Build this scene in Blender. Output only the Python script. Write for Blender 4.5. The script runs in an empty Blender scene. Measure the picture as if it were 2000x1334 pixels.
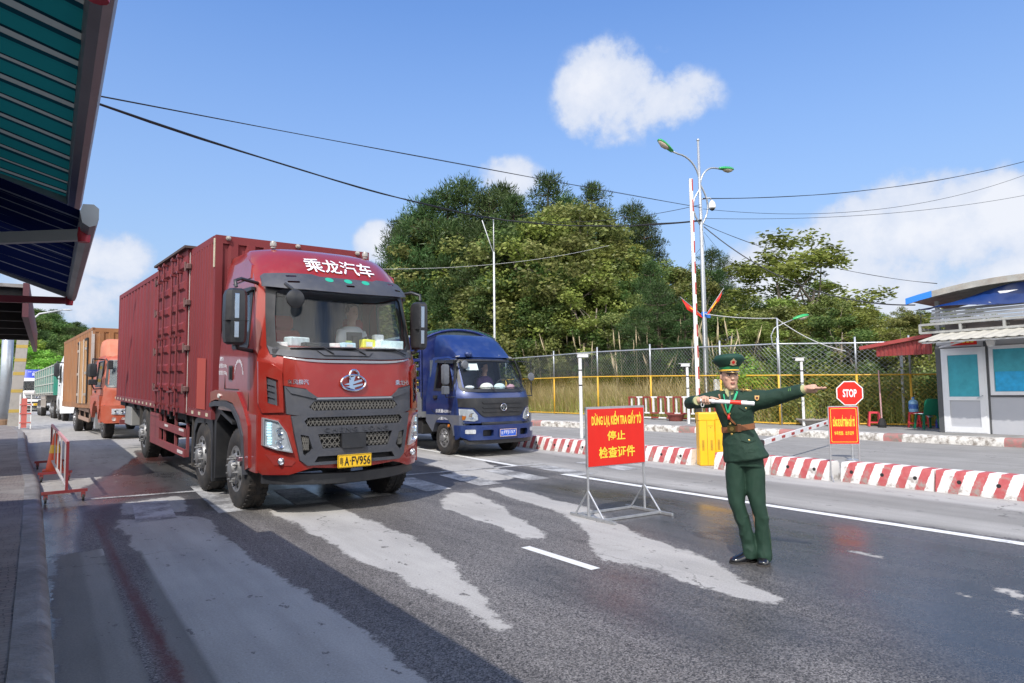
import bpy, bmesh, math, random
import numpy as np
from mathutils import Vector, Matrix
from mathutils.noise import noise as pnoise, fractal
R = math.radians
PI = math.pi
scn = bpy.context.scene
col = scn.collection
rnd = random.Random(7)
# ------------------------------------------------------------ camera
cam_d = bpy.data.cameras.new("camera")
cam = bpy.data.objects.new("camera", cam_d)
col.objects.link(cam)
cam_d.sensor_width = 36.0
cam_d.lens = 24.0
cam_d.clip_end = 4000
PITCH = math.atan(95 / 1333.); ROLL = 0.014; YAW = math.atan(905 / 1333.)
_f = Vector((math.sin(YAW) * math.cos(PITCH), math.cos(YAW) * math.cos(PITCH), math.sin(PITCH)))
_r0 = Vector((math.cos(YAW), -math.sin(YAW), 0)); _u0 = _r0.cross(_f)
_r = math.cos(ROLL) * _r0 - math.sin(ROLL) * _u0
_u = math.sin(ROLL) * _r0 + math.cos(ROLL) * _u0
_m = Matrix((_r, _u, -_f)).transposed().to_4x4()
_m.translation = Vector((0, 0, 1.5))
cam.matrix_world = _m
scn.camera = cam
# ------------------------------------------------------------ sky, sun, exposure
SUN = Vector((-.62, -.52, 1.0)).normalized()
EL = math.asin(SUN.z)
AZ = math.atan2(SUN.x, SUN.y)
world = bpy.data.worlds.new("World")
scn.world = world
world.use_nodes = True
sun_d = bpy.data.lights.new("sun", 'SUN')
sun_d.energy = 4.2
sun_d.angle = R(0.53)
sun_d.color = (1.0, 0.955, 0.89)
sun = bpy.data.objects.new("sun", sun_d)
col.objects.link(sun)
sun.rotation_euler = (-SUN).to_track_quat('-Z', 'Y').to_euler()
scn.view_settings.view_transform = 'Standard'
scn.view_settings.look = 'None'
scn.view_settings.exposure = 0.10
scn.view_settings.gamma = 1.0
scn.cycles.max_bounces = 6
scn.cycles.transparent_max_bounces = 12
def build_world():
 nt = world.node_tree
 N = nt.nodes; L = nt.links
 N.clear()
 out = N.new('ShaderNodeOutputWorld')
 sky = N.new('ShaderNodeTexSky')
 sky.sky_type = 'NISHITA'
 sky.sun_disc = False
 sky.sun_elevation = EL
 sky.sun_rotation = AZ
 sky.air_density = 1.6
 sky.dust_density = 0.3
 sky.ozone_density = 3.5
 bg = N.new('ShaderNodeBackground'); bg.inputs[1].default_value = 0.15
 hs = N.new('ShaderNodeHueSaturation'); hs.inputs['Saturation'].default_value = 1.12
 hs.inputs['Value'].default_value = 1.24
 L.new(sky.outputs[0], hs.inputs['Color'])
 tn = N.new('ShaderNodeMix'); tn.data_type = 'RGBA'; tn.blend_type = 'MULTIPLY'; tn.inputs[0].default_value = 1
 tn.inputs[7].default_value = (.74, .78, 1.0, 1)
 L.new(hs.outputs[0], tn.inputs[6]); L.new(tn.outputs[2], bg.inputs[0])
 tc = N.new('ShaderNodeTexCoord')
 nz = N.new('ShaderNodeTexNoise'); nz.inputs['Scale'].default_value = 6
 nz.inputs['Detail'].default_value = 8; nz.inputs['Roughness'].default_value = .58
 L.new(tc.outputs['Generated'], nz.inputs['Vector'])
 n2 = N.new('ShaderNodeTexNoise'); n2.inputs['Scale'].default_value = 19
 n2.inputs['Detail'].default_value = 8; n2.inputs['Roughness'].default_value = .62
 L.new(tc.outputs['Generated'], n2.inputs['Vector'])
 def math_(op, a, b=None, c=None, clamp=False):
  m = N.new('ShaderNodeMath'); m.operation = op; m.use_clamp = clamp
  for i, v in enumerate((a, b, c)):
   if v is None: continue
   if isinstance(v, (int, float)): m.inputs[i].default_value = v
   else: L.new(v, m.inputs[i])
  return m.outputs[0]
 total = None; back = None
 for (d, rx, rz, wgt) in CLOUDS + FILL_CLOUDS:
  d = Vector(d).normalized()
  rt = Vector((d.y, -d.x, 0)).normalized(); up = rt.cross(d)
  vs = []
  for ax, rad in ((rt, rx), (up, rz)):
   dp = N.new('ShaderNodeVectorMath'); dp.operation = 'DOT_PRODUCT'
   L.new(tc.outputs['Generated'], dp.inputs[0]); dp.inputs[1].default_value = ax
   q = math_('DIVIDE', dp.outputs['Value'], rad * 1.35)
   vs.append(math_('MULTIPLY', q, q))
  dq = N.new('ShaderNodeVectorMath'); dq.operation = 'DOT_PRODUCT'
  L.new(tc.outputs['Generated'], dq.inputs[0]); dq.inputs[1].default_value = d
  front = math_('GREATER_THAN', dq.outputs['Value'], 0.2)
  s = math_('ADD', vs[0], vs[1])
  g = math_('SUBTRACT', 1.0, s, clamp=True)
  g = math_('MULTIPLY', g, front)
  g = math_('MULTIPLY', g, wgt * 1.15)
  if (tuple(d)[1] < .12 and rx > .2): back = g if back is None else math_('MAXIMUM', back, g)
  else: total = g if total is None else math_('MAXIMUM', total, g)
 k = math_('SUBTRACT', nz.outputs[0], 0.5)
 k2 = math_('SUBTRACT', n2.outputs[0], 0.5)
 e = math_('MULTIPLY_ADD', k, 2.6, total)
 e = math_('MULTIPLY_ADD', k2, 1.1, e)
 has = math_('MULTIPLY', total, 2.2, clamp=True)
 ramp = N.new('ShaderNodeMapRange'); ramp.interpolation_type = 'SMOOTHSTEP'
 ramp.inputs[1].default_value = .30; ramp.inputs[2].default_value = .80
 L.new(e, ramp.inputs[0])
 fac = math_('MULTIPLY', ramp.outputs[0], has)
 fac = math_('MULTIPLY', fac, .93)
 sp = N.new('ShaderNodeSeparateXYZ'); L.new(tc.outputs['Generated'], sp.inputs[0])
 hz = N.new('ShaderNodeMapRange'); hz.inputs[1].default_value = 0.0; hz.inputs[2].default_value = 0.50
 hz.inputs[3].default_value = .85; hz.inputs[4].default_value = .0
 L.new(sp.outputs[2], hz.inputs[0])
 bh = N.new('ShaderNodeBackground'); bh.inputs[0].default_value = (.33, .46, .70, 1); bh.inputs[1].default_value = .97
 mh = N.new('ShaderNodeMixShader'); L.new(hz.outputs[0], mh.inputs[0]); L.new(bg.outputs[0], mh.inputs[1]); L.new(bh.outputs[0], mh.inputs[2])
 bc = N.new('ShaderNodeBackground')
 cr = N.new('ShaderNodeMapRange'); cr.inputs[1].default_value = .2; cr.inputs[2].default_value = 1.2
 L.new(e, cr.inputs[0])
 mc = N.new('ShaderNodeMix'); mc.data_type = 'RGBA'
 mc.inputs[6].default_value = (.50, .60, .80, 1); mc.inputs[7].default_value = (.84, .86, .92, 1)
 L.new(cr.outputs[0], mc.inputs[0]); L.new(mc.outputs[2], bc.inputs[0]); bc.inputs[1].default_value = 1.0
 mx = N.new('ShaderNodeMixShader')
 L.new(fac, mx.inputs[0]); L.new(mh.outputs[0], mx.inputs[1]); L.new(bc.outputs[0], mx.inputs[2])
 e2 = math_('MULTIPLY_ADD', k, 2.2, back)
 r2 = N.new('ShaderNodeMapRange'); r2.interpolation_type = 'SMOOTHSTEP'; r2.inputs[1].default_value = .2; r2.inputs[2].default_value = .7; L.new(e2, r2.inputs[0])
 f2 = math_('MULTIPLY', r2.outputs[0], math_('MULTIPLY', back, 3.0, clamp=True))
 b2 = N.new('ShaderNodeBackground'); b2.inputs[0].default_value = (1, .97, .93, 1); b2.inputs[1].default_value = 2.3  # overbright white of the added unseen clouds, fills the shade
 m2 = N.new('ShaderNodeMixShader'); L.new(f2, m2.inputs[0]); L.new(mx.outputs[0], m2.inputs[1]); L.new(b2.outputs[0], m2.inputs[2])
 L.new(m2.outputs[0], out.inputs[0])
CLOUDS = [((0.623, 0.673, 0.398), 0.067, 0.067, 1.0),
   ((0.674, 0.628, 0.389), 0.076, 0.042, 0.75),
   ((0.532, 0.791, 0.301), 0.055, 0.029, 0.75),
   ((0.591, 0.671, 0.449), 0.021, 0.017, 0.4),
   ((0.859, 0.495, 0.13), 0.175, 0.074, 1.0),
   ((0.894, 0.406, 0.188), 0.121, 0.07, 1.05),
   ((0.924, 0.328, 0.197), 0.066, 0.054, 1.0),
   ((0.934, 0.336, 0.123), 0.158, 0.036, 0.8),
   ((0.054, 0.984, 0.171), 0.054, 0.038, 1.0),
   ((0.026, 0.991, 0.128), 0.082, 0.038, 0.9),
   ((0.387, 0.898, 0.208), 0.036, 0.033, 0.95),
   ((0.434, 0.869, 0.237), 0.029, 0.026, 0.6),
   ((0.657, 0.609, 0.444), 0.047, 0.017, 0.28)]
FILL_CLOUDS = [((-.35, -.75, .5), .55, .30, 1.25), ((.75, -.55, .45), .40, .22, 1.2), ((-.9, .05, .42), .45, .25, 1.25), ((-.5, .55, .75), .25, .16, .9)]  # added clouds out of view, put in to brighten the shaded areas
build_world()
# ------------------------------------------------------------ helpers
def tag(o, label=None, cat=None, group=None, kind=None):
 if label: o['label'] = label
 if cat: o['category'] = cat
 if group: o['group'] = group
 if kind: o['kind'] = kind
 return o
def empty(name, loc=(0, 0, 0), rz=0, label=None, cat=None, group=None, rx=0):
 o = bpy.data.objects.new(name, None)
 o.empty_display_size = .2
 col.objects.link(o)
 o.location = loc
 o.rotation_euler = (rx, 0, rz)
 return tag(o, label, cat, group)
def kids(o):
 return [c for c in bpy.data.objects if c.parent is o]
def copy_tree(o, parent=None, tree=None):
 if tree is None:
  tree = {}
  for c in bpy.data.objects:
   if c.parent: tree.setdefault(c.parent.name, []).append(c)
 c = o.copy()
 col.objects.link(c)
 c.parent = parent
 for ch in tree.get(o.name, []):
  copy_tree(ch, c, tree)
 return c
def link(name, me, mat=None, parent=None, smooth=False, auto=None):
 o = bpy.data.objects.new(name, me)
 col.objects.link(o)
 if parent: o.parent = parent
 if mat is not None:
  for m in (mat if isinstance(mat, (list, tuple)) else [mat]):
   me.materials.append(m)
 if smooth or auto:
  me.polygons.foreach_set('use_smooth', [True] * len(me.polygons))
  if auto:
   try: me.set_sharp_from_angle(angle=R(auto))
   except Exception: pass
 return o
def interp(pts, z):
 if z <= pts[0][0]: return pts[0][1]
 for (a, b), (c, d) in zip(pts, pts[1:]):
  if z <= c: return b + (d - b) * (z - a) / (c - a)
 return pts[-1][1]
def rrect(x0, z0, x1, z1, r, n=4):
 o = []
 for cx, cz, a in ((x1 - r, z1 - r, 0), (x0 + r, z1 - r, 90), (x0 + r, z0 + r, 180), (x1 - r, z0 + r, 270)):
  for i in range(n + 1):
   t = R(a + 90 * i / n)
   o.append((cx + r * math.cos(t), cz + r * math.sin(t)))
 return o
def circ(cx, cz, r, n=16, rz=None):
 return [(cx + r * math.cos(2 * PI * i / n), cz + (rz or r) * math.sin(2 * PI * i / n)) for i in range(n)]
class MB:
 """collects shapes, then links them as ONE mesh object"""
 def __init__(s): s.v = []; s.f = []; s.m = []; s.mi = 0
 def add(s, vs, fs):
  b = len(s.v)
  s.v += [tuple(p) for p in vs]
  for f in fs:
   s.f.append([i + b for i in f]); s.m.append(s.mi)
  return s
 def mat(s, i): s.mi = i; return s
 def box(s, x0, y0, z0, x1, y1, z1, M=None, bev=0):
  if bev:
   b = bev
   ps = []
   for (x, sx) in ((x0, 1), (x1, -1)):
    for (y, sy) in ((y0, 1), (y1, -1)):
     for (z, sz) in ((z0, 1), (z1, -1)):
      ps += [(x + sx * b, y + sy * b, z), (x + sx * b, y, z + sz * b), (x, y + sy * b, z + sz * b)]
   bm = bmesh.new()
   for p in ps: bm.verts.new(p)
   bmesh.ops.convex_hull(bm, input=bm.verts)
   bm.verts.index_update()
   vs = [v.co.copy() for v in bm.verts]; fs = [[v.index for v in f.verts] for f in bm.faces]
   bm.free()
  else:
   vs = [Vector((x, y, z)) for x in (x0, x1) for y in (y0, y1) for z in (z0, z1)]
   fs = [(0, 1, 3, 2), (4, 6, 7, 5), (0, 4, 5, 1), (2, 3, 7, 6), (0, 2, 6, 4), (1, 5, 7, 3)]
  if M is not None: vs = [M @ Vector(p) for p in vs]
  return s.add(vs, fs)
 def bar(s, a, b, w, h=None, up=(0, 0, 1)):
  a = Vector(a); b = Vector(b); h = h or w
  d = (b - a); L_ = d.length
  if L_ < 1e-6: return s
  d.normalize(); up = Vector(up)
  if abs(d.dot(up)) > .98: up = Vector((1, 0, 0))
  x = d.cross(up).normalized(); z = x.cross(d)
  M = Matrix((x, d, z)).transposed().to_4x4(); M.translation = a
  return s.box(-w / 2, 0, -h / 2, w / 2, L_, h / 2, M)
 def tube(s, pts, r, n=8, cap=True):
  pts = [Vector(p) for p in pts]
  rs = r if isinstance(r, (list, tuple)) else [r] * len(pts)
  rings = []
  prev = None
  for i, p in enumerate(pts):
   t = (pts[min(i + 1, len(pts) - 1)] - pts[max(i - 1, 0)])
   if t.length < 1e-9: t = Vector((0, 0, 1))
   t.normalize()
   if prev is None:
    a = Vector((0, 0, 1)) if abs(t.z) < .9 else Vector((1, 0, 0))
    x = t.cross(a).normalized()
   else:
    x = (prev - t * prev.dot(t))
    x = x.normalized() if x.length > 1e-6 else t.orthogonal().normalized()
   prev = x
   y = t.cross(x)
   rings.append([p + (x * math.cos(2 * PI * k / n) + y * math.sin(2 * PI * k / n)) * rs[i] for k in range(n)])
  return s.loft(rings, cap=cap)
 def loft(s, rings, cap=True, closed=True):
  n = len(rings[0]); vs = [p for r_ in rings for p in r_]
  fs = []
  for i in range(len(rings) - 1):
   for k in range(n if closed else n - 1):
    k2 = (k + 1) % n
    fs.append((i * n + k, i * n + k2, (i + 1) * n + k2, (i + 1) * n + k))
  if cap and closed:
   fs.append(tuple(reversed(range(n))))
   fs.append(tuple((len(rings) - 1) * n + k for k in range(n)))
  return s.add(vs, fs)
 def lathe(s, prof, c=(0, 0, 0), axis='z', n=20, cap=True):
  rings = []
  for (r_, h) in prof:
   ring = []
   for k in range(n):
    a = 2 * PI * k / n
    if axis == 'z': p = (c[0] + r_ * math.cos(a), c[1] + r_ * math.sin(a), c[2] + h)
    elif axis == 'x': p = (c[0] + h, c[1] + r_ * math.cos(a), c[2] + r_ * math.sin(a))
    else: p = (c[0] + r_ * math.cos(a), c[1] + h, c[2] + r_ * math.sin(a))
    ring.append(p)
   rings.append(ring)
  return s.loft(rings, cap=cap)
 def sphere(s, c, r, n=12, m=8):
  r = r if isinstance(r, (list, tuple)) else (r, r, r)
  rings = []
  for j in range(m + 1):
   b = PI * j / m - PI / 2
   q = max(.02, math.cos(b))
   rings.append([(c[0] + r[0] * q * math.cos(2 * PI * k / n), c[1] + r[1] * q * math.sin(2 * PI * k / n), c[2] + r[2] * math.sin(b)) for k in range(n)])
  return s.loft(rings)
 def poly(s, outer, M, holes=(), off=0.0, thick=0.02, step=None):
  """flat outline (u,v), optional holes, laid on the mapping M(u,v,d) and given a thickness"""
  bm = bmesh.new()
  es = []
  for lp in [outer] + list(holes):
   vv = [bm.verts.new((p[0], p[1], 0)) for p in lp]
   for i in range(len(vv)):
    es.append(bm.edges.new((vv[i], vv[(i + 1) % len(vv)])))
  bmesh.ops.triangle_fill(bm, use_beauty=True, use_dissolve=False, edges=es)
  if step:
   us = [p[0] for p in outer]; vs_ = [p[1] for p in outer]
   sx, sz = step if isinstance(step, (tuple, list)) else (step, step)
   for lo, hi, st, no in ((min(us), max(us), sx, (1, 0, 0)), (min(vs_), max(vs_), sz, (0, 1, 0))):
    if not st: continue
    k = max(1, int((hi - lo) / st))
    for i in range(1, k):
     q = lo + (hi - lo) * i / k
     bmesh.ops.bisect_plane(bm, geom=bm.verts[:] + bm.edges[:] + bm.faces[:],
           plane_co=(q, q, 0), plane_no=no)
  bmesh.ops.recalc_face_normals(bm, faces=bm.faces)
  bm.verts.index_update()
  base = [v.co.copy() for v in bm.verts]
  nv = len(base)
  vs = [M(p.x, p.y, off) for p in base]
  fs = [[v.index for v in f.verts] for f in bm.faces]
  if thick:
   vs += [M(p.x, p.y, off - thick) for p in base]
   fs2 = [[i + nv for i in reversed(f)] for f in fs]
   sd = []
   for e in bm.edges:
    if len(e.link_faces) == 1:
     a, b = e.verts[0].index, e.verts[1].index
     fv = [v.index for v in e.link_faces[0].verts]
     i = fv.index(a)
     if fv[(i + 1) % len(fv)] == b: a, b = b, a
     sd.append((a, b, b + nv, a + nv))
   fs = fs + fs2 + sd
  bm.free()
  return s.add(vs, fs)
 def me(s, name):
  me = bpy.data.meshes.new(name)
  me.from_pydata([tuple(p) for p in s.v], [], s.f)
  if s.m and max(s.m) > 0: me.polygons.foreach_set('material_index', s.m)
  bm = bmesh.new(); bm.from_mesh(me)
  bmesh.ops.recalc_face_normals(bm, faces=bm.faces)
  bm.to_mesh(me); bm.free()
  me.update()
  return me
 def each(s, name, mat=None, parent=None, auto=None):
  """one object for every connected piece"""
  par = list(range(len(s.v)))
  def find(i):
   while par[i] != i: par[i] = par[par[i]]; i = par[i]
   return i
  for f in s.f:
   for i in f[1:]: par[find(i)] = find(f[0])
  gr = {}
  for f, mi in zip(s.f, s.m): gr.setdefault(find(f[0]), []).append((f, mi))
  for fs in gr.values():
   q = MB(); mp = {}
   for f, mi in fs:
    for i in f:
     if i not in mp: mp[i] = len(q.v); q.v.append(s.v[i])
    q.f.append([mp[i] for i in f]); q.m.append(mi)
   q.build(name, mat, parent, auto=auto)
 def build(s, name, mat=None, parent=None, smooth=False, auto=None):
  return link(name, s.me(name), mat, parent, smooth, auto)
def MX(x, sgn=-1):      # mapping onto a plane x = const: u -> y, v -> z, outward sgn
 return lambda u, v, d: (x + sgn * d, u, v)
def MY(y, sgn=-1):      # plane y = const: u -> x, v -> z
 return lambda u, v, d: (u, y + sgn * d, v)
def MZ(z):
 return lambda u, v, d: (u, v, z + d)
_txt = {}
def text2d(body, bold=0.0, spacing=1.0):
 """outline mesh of built-in font lettering, in 0..1 box coordinates"""
 key = (body, bold, spacing)
 if key in _txt: return _txt[key]
 cu = bpy.data.curves.new('t', 'FONT')
 cu.body = body
 cu.offset = bold
 cu.space_character = spacing
 cu.resolution_u = 3
 cu.fill_mode = 'FRONT'
 ob = bpy.data.objects.new('t', cu)
 col.objects.link(ob)
 dg = bpy.context.evaluated_depsgraph_get()
 me = bpy.data.meshes.new_from_object(ob.evaluated_get(dg))
 vs = [(v.co.x, v.co.y) for v in me.vertices]; fs = [list(p.vertices) for p in me.polygons]
 bpy.data.objects.remove(ob); bpy.data.curves.remove(cu); bpy.data.meshes.remove(me)
 x0 = min(v[0] for v in vs); x1 = max(v[0] for v in vs); y0 = min(v[1] for v in vs); y1 = max(v[1] for v in vs)
 vs = [((x - x0) / (x1 - x0), (y - y0) / (y1 - y0)) for x, y in vs]
 _txt[key] = (vs, fs)
 return _txt[key]
def text(mb, body, M, u0, v0, u1, v1, off=0.004, bold=0.0, step=.05, spacing=1.0, shear=0, th=0):
 vs, fs = text2d(body, bold, spacing)
 bm = bmesh.new()
 bv = [bm.verts.new((u0 + (u1 - u0) * x, v0 + (v1 - v0) * y, 0)) for x, y in vs]
 for f in fs:
  try: bm.faces.new([bv[i] for i in f])
  except Exception: pass
 if step:
  k = max(1, int(abs(u1 - u0) / step))
  for i in range(1, k):
   q = u0 + (u1 - u0) * i / k
   bmesh.ops.bisect_plane(bm, geom=bm.verts[:] + bm.edges[:] + bm.faces[:], plane_co=(q, 0, 0), plane_no=(1, 0, 0))
 bm.verts.index_update()
 V = [M(v.co.x + shear * (v.co.y - v0), v.co.y, off) for v in bm.verts]
 mb.add(V, [[v.index for v in f.verts] for f in bm.faces])
 if th:
  n = len(V)
  V2 = [M(v.co.x + shear * (v.co.y - v0), v.co.y, off - th) for v in bm.verts]
  fs_ = []
  for e in bm.edges:
   if len(e.link_faces) == 1: fs_.append((e.verts[0].index, e.verts[1].index, e.verts[1].index + n, e.verts[0].index + n))
  mb.add(V + V2, fs_)
 bm.free()
 return mb
def gz(X, Y):
 t = min(1, max(0, (Y - 8) / 16.)); return .22 * t * t * (3 - 2 * t)
# ------------------------------------------------------------ materials
_M = {}
def mat(name, c, rough=.6, metal=0., var=.0, vs=3., bump=0., bs=30., coat=0., spec=.5, dirt=0., dc=(.22, .18, .14), ds=2.0, trans=0, emis=0, obj_rand=0, vsx=None):
 if name in _M: return _M[name]
 m = bpy.data.materials.new(name)
 m.use_nodes = True
 nt = m.node_tree; N = nt.nodes; L = nt.links
 b = N['Principled BSDF']
 b.inputs['Roughness'].default_value = rough
 b.inputs['Metallic'].default_value = metal
 b.inputs['Specular IOR Level'].default_value = spec
 b.inputs['Base Color'].default_value = (*c, 1)
 if coat: b.inputs['Coat Weight'].default_value = coat; b.inputs['Coat Roughness'].default_value = .08
 if emis:
  b.inputs['Emission Color'].default_value = (*c, 1); b.inputs['Emission Strength'].default_value = emis
 tc = N.new('ShaderNodeTexCoord')
 vec = tc.outputs['Object']
 if vsx:
  mp = N.new('ShaderNodeMapping'); mp.inputs['Scale'].default_value = vsx
  L.new(vec, mp.inputs[0]); vec = mp.outputs[0]
 cur = None
 if var:
  nz = N.new('ShaderNodeTexNoise'); nz.inputs['Scale'].default_value = vs; nz.inputs['Detail'].default_value = 6
  nz.inputs['Roughness'].default_value = .65
  L.new(vec, nz.inputs['Vector'])
  mr = N.new('ShaderNodeMapRange'); mr.inputs[1].default_value = .3; mr.inputs[2].default_value = .7
  mr.inputs[3].default_value = 1 - var; mr.inputs[4].default_value = 1 + var
  L.new(nz.outputs[0], mr.inputs[0])
  mu = N.new('ShaderNodeMix'); mu.data_type = 'RGBA'; mu.blend_type = 'MULTIPLY'; mu.inputs[0].default_value = 1
  mu.inputs[6].default_value = (*c, 1)
  cb = N.new('ShaderNodeCombineColor')
  for i in range(3): L.new(mr.outputs[0], cb.inputs[i])
  L.new(cb.outputs[0], mu.inputs[7])
  cur = mu.outputs[2]
 if dirt:
  nz = N.new('ShaderNodeTexNoise'); nz.inputs['Scale'].default_value = ds; nz.inputs['Detail'].default_value = 8
  nz.inputs['Roughness'].default_value = .7
  L.new(tc.outputs['Object'], nz.inputs['Vector'])
  mr = N.new('ShaderNodeMapRange'); mr.inputs[1].default_value = .48; mr.inputs[2].default_value = .78
  mr.inputs[4].default_value = dirt; L.new(nz.outputs[0], mr.inputs[0])
  mx = N.new('ShaderNodeMix'); mx.data_type = 'RGBA'
  mx.inputs[6].default_value = (*c, 1); mx.inputs[7].default_value = (*dc, 1)
  if cur: L.new(cur, mx.inputs[6])
  L.new(mr.outputs[0], mx.inputs[0]); cur = mx.outputs[2]
  m2 = N.new('ShaderNodeMath'); m2.operation = 'MULTIPLY_ADD'; m2.use_clamp = True
  L.new(mr.outputs[0], m2.inputs[0]); m2.inputs[1].default_value = .5; m2.inputs[2].default_value = rough
  L.new(m2.outputs[0], b.inputs['Roughness'])
 if obj_rand:
  oi = N.new('ShaderNodeObjectInfo')
  mr = N.new('ShaderNodeMapRange'); mr.inputs[3].default_value = 1 - obj_rand; mr.inputs[4].default_value = 1 + obj_rand
  L.new(oi.outputs['Random'], mr.inputs[0])
  hs = N.new('ShaderNodeHueSaturation'); hs.inputs['Color'].default_value = (*c, 1)
  if cur: L.new(cur, hs.inputs['Color'])
  L.new(mr.outputs[0], hs.inputs['Value']); cur = hs.outputs[0]
 if cur: L.new(cur, b.inputs['Base Color'])
 if bump:
  nz = N.new('ShaderNodeTexNoise'); nz.inputs['Scale'].default_value = bs; nz.inputs['Detail'].default_value = 4
  L.new(tc.outputs['Object'], nz.inputs['Vector'])
  bp = N.new('ShaderNodeBump'); bp.inputs['Strength'].default_value = bump; bp.inputs['Distance'].default_value = .02
  L.new(nz.outputs[0], bp.inputs['Height']); L.new(bp.outputs[0], b.inputs['Normal'])
 _M[name] = m
 return m
def glass(name, tint=(.62, .74, .76), refl=1.0, film=0.0, filmc=(.55, .6, .62)):
 if name in _M: return _M[name]
 m = bpy.data.materials.new(name); m.use_nodes = True
 nt = m.node_tree; N = nt.nodes; L = nt.links; N.clear()
 out = N.new('ShaderNodeOutputMaterial')
 tr = N.new('ShaderNodeBsdfTransparent'); tr.inputs[0].default_value = (*tint, 1)
 gl = N.new('ShaderNodeBsdfGlossy'); gl.inputs['Roughness'].default_value = .03
 fr = N.new('ShaderNodeLayerWeight'); fr.inputs[0].default_value = .5
 pw = N.new('ShaderNodeMath'); pw.operation = 'POWER'; pw.inputs[1].default_value = 4.5; L.new(fr.outputs['Facing'], pw.inputs[0])
 ml = N.new('ShaderNodeMath'); ml.operation = 'MULTIPLY_ADD'; ml.inputs[1].default_value = .9 * refl; ml.inputs[2].default_value = .05 * refl; ml.use_clamp = True
 L.new(pw.outputs[0], ml.inputs[0])
 mx = N.new('ShaderNodeMixShader')
 L.new(ml.outputs[0], mx.inputs[0]); L.new(tr.outputs[0], mx.inputs[1]); L.new(gl.outputs[0], mx.inputs[2])
 last = mx.outputs[0]
 if film:    # dusty film
  df = N.new('ShaderNodeBsdfDiffuse'); df.inputs[0].default_value = (*filmc, 1)
  m2 = N.new('ShaderNodeMixShader'); m2.inputs[0].default_value = film
  L.new(last, m2.inputs[1]); L.new(df.outputs[0], m2.inputs[2]); last = m2.outputs[0]
 L.new(last, out.inputs[0])
 _M[name] = m
 return m
rubber = mat('rubber', (.028, .026, .025), .8, var=.3, vs=9, dirt=.75, dc=(.12, .095, .075), ds=5)
black_pl = mat('black_plastic', (.022, .023, .026), .42, var=.2, vs=6, dirt=.3, dc=(.1, .09, .08), ds=4)
grey_pl = mat('dark_grey_plastic', (.052, .055, .066), .52, var=.15, vs=5, dirt=.35, dc=(.12, .11, .1), ds=6)
dark = mat('dark_steel', (.018, .018, .019), .75, var=.3, vs=5, dirt=.4, dc=(.07, .055, .045), ds=4)
chrome = mat('chrome', (.75, .75, .77), .13, 1.0, dirt=.25, dc=(.4, .38, .35), ds=9)
steel = mat('galvanised_steel', (.46, .48, .50), .45, .65, var=.15, vs=20, dirt=.3, dc=(.3, .28, .25), ds=8)
rimm = mat('rim_metal', (.30, .30, .30), .5, .6, var=.25, vs=12, dirt=.8, dc=(.14, .12, .1), ds=10)
white_pt = mat('white_paint', (.74, .74, .73), .5, var=.08, vs=5, dirt=.35, dc=(.42, .39, .35), ds=5)
red_pt = mat('red_enamel', (.38, .035, .03), .5, var=.15, vs=6, dirt=.3, dc=(.2, .12, .1), ds=7)
lens = glass('lamp_lens', (.85, .88, .9), 1.6)
lampin = mat('lamp_reflector', (.60, .62, .64), .25, .25, var=.2, vs=25)
orange_lens = mat('orange_lens', (.55, .16, .02), .3)
led = mat('led_strip', (.55, .85, .95), .3, emis=.9)
skin_m = mat('skin', (.58, .34, .235), .5, var=.08, vs=30)
hair_m = mat('hair', (.012, .01, .009), .5)
# ------------------------------------------------------------ ground, road
KERB_R = [(18.9, -30), (18.9, 2), (18.8, 7), (18.5, 10), (17.9, 12.3), (16.6, 15), (15.6, 17.5), (14.7, 20.3), (13.8, 24), (13.2, 30), (12.8, 60), (12.8, 260)]
KERB_L = [(0.07, -12), (0.07, 4.4), (0.01, 9), (-.06, 13), (-.30, 18), (-.6, 28), (-1.2, 36), (-2.6, 42), (-6, 50), (-14, 64)]
FENCE = [(17.2, 44), (18.3, 34), (18.83, 24.4), (18.70, 21.3), (18.97, 18.6), (19.6, 13.5), (21.3, 12.0), (22.5, 10.2), (22.9, 6.5), (22.9, 0), (22.9, -14)]
def fdist(X, Y):
 """distance beyond the fence line (positive on the hill side)"""
 ys = sorted([(b, a) for a, b in FENCE])
 return X - interp(ys, Y)
def terr(X, Y):
 d = fdist(X, Y) - .6
 if d <= 0: return gz(X, Y) + .12
 h = gz(X, Y) + .12
 ridge = interp([(.3, .35), (.45, .5), (.95, .5), (1.1, .36), (1.3, .2), (1.6, .12), (2.2, .08)], X / max(Y, 1.0))
 s = min(d, 26)
 h += ridge * (s * s / (s + 5.0)) * .95 + .25 * min(1, d)
 if d > 26: h -= min((d - 26) * .22, h * .9)
 h += .35 * pnoise(Vector((X * .25, Y * .25, 0))) * min(1, d / 4)
 far = math.hypot(X, Y)
 return h
def farhill(x, y):
 a = 13.5 * math.exp(-((x + 12) / 26.) ** 2 - ((y - 190) / 42.) ** 2)
 b = 9.5 * math.exp(-((x - 150) / 45.) ** 2 - ((y - 55) / 60.) ** 2) if x > 60 else 0
 return a + b
def axis(parts):
 o = []
 for a, b, st in parts:
  n = max(1, int(round((b - a) / st)))
  o += [a + (b - a) * i / n for i in range(n)]
 o.append(parts[-1][1])
 return o
def grid(xs, ys, zf):
 nx = len(xs); v = []; f = []
 for y in ys:
  for x in xs: v.append((x, y, zf(x, y)))
 for j in range(len(ys) - 1):
  for i in range(nx - 1):
   a = j * nx + i; f.append((a, a + 1, a + nx + 1, a + nx))
 return v, f
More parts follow.
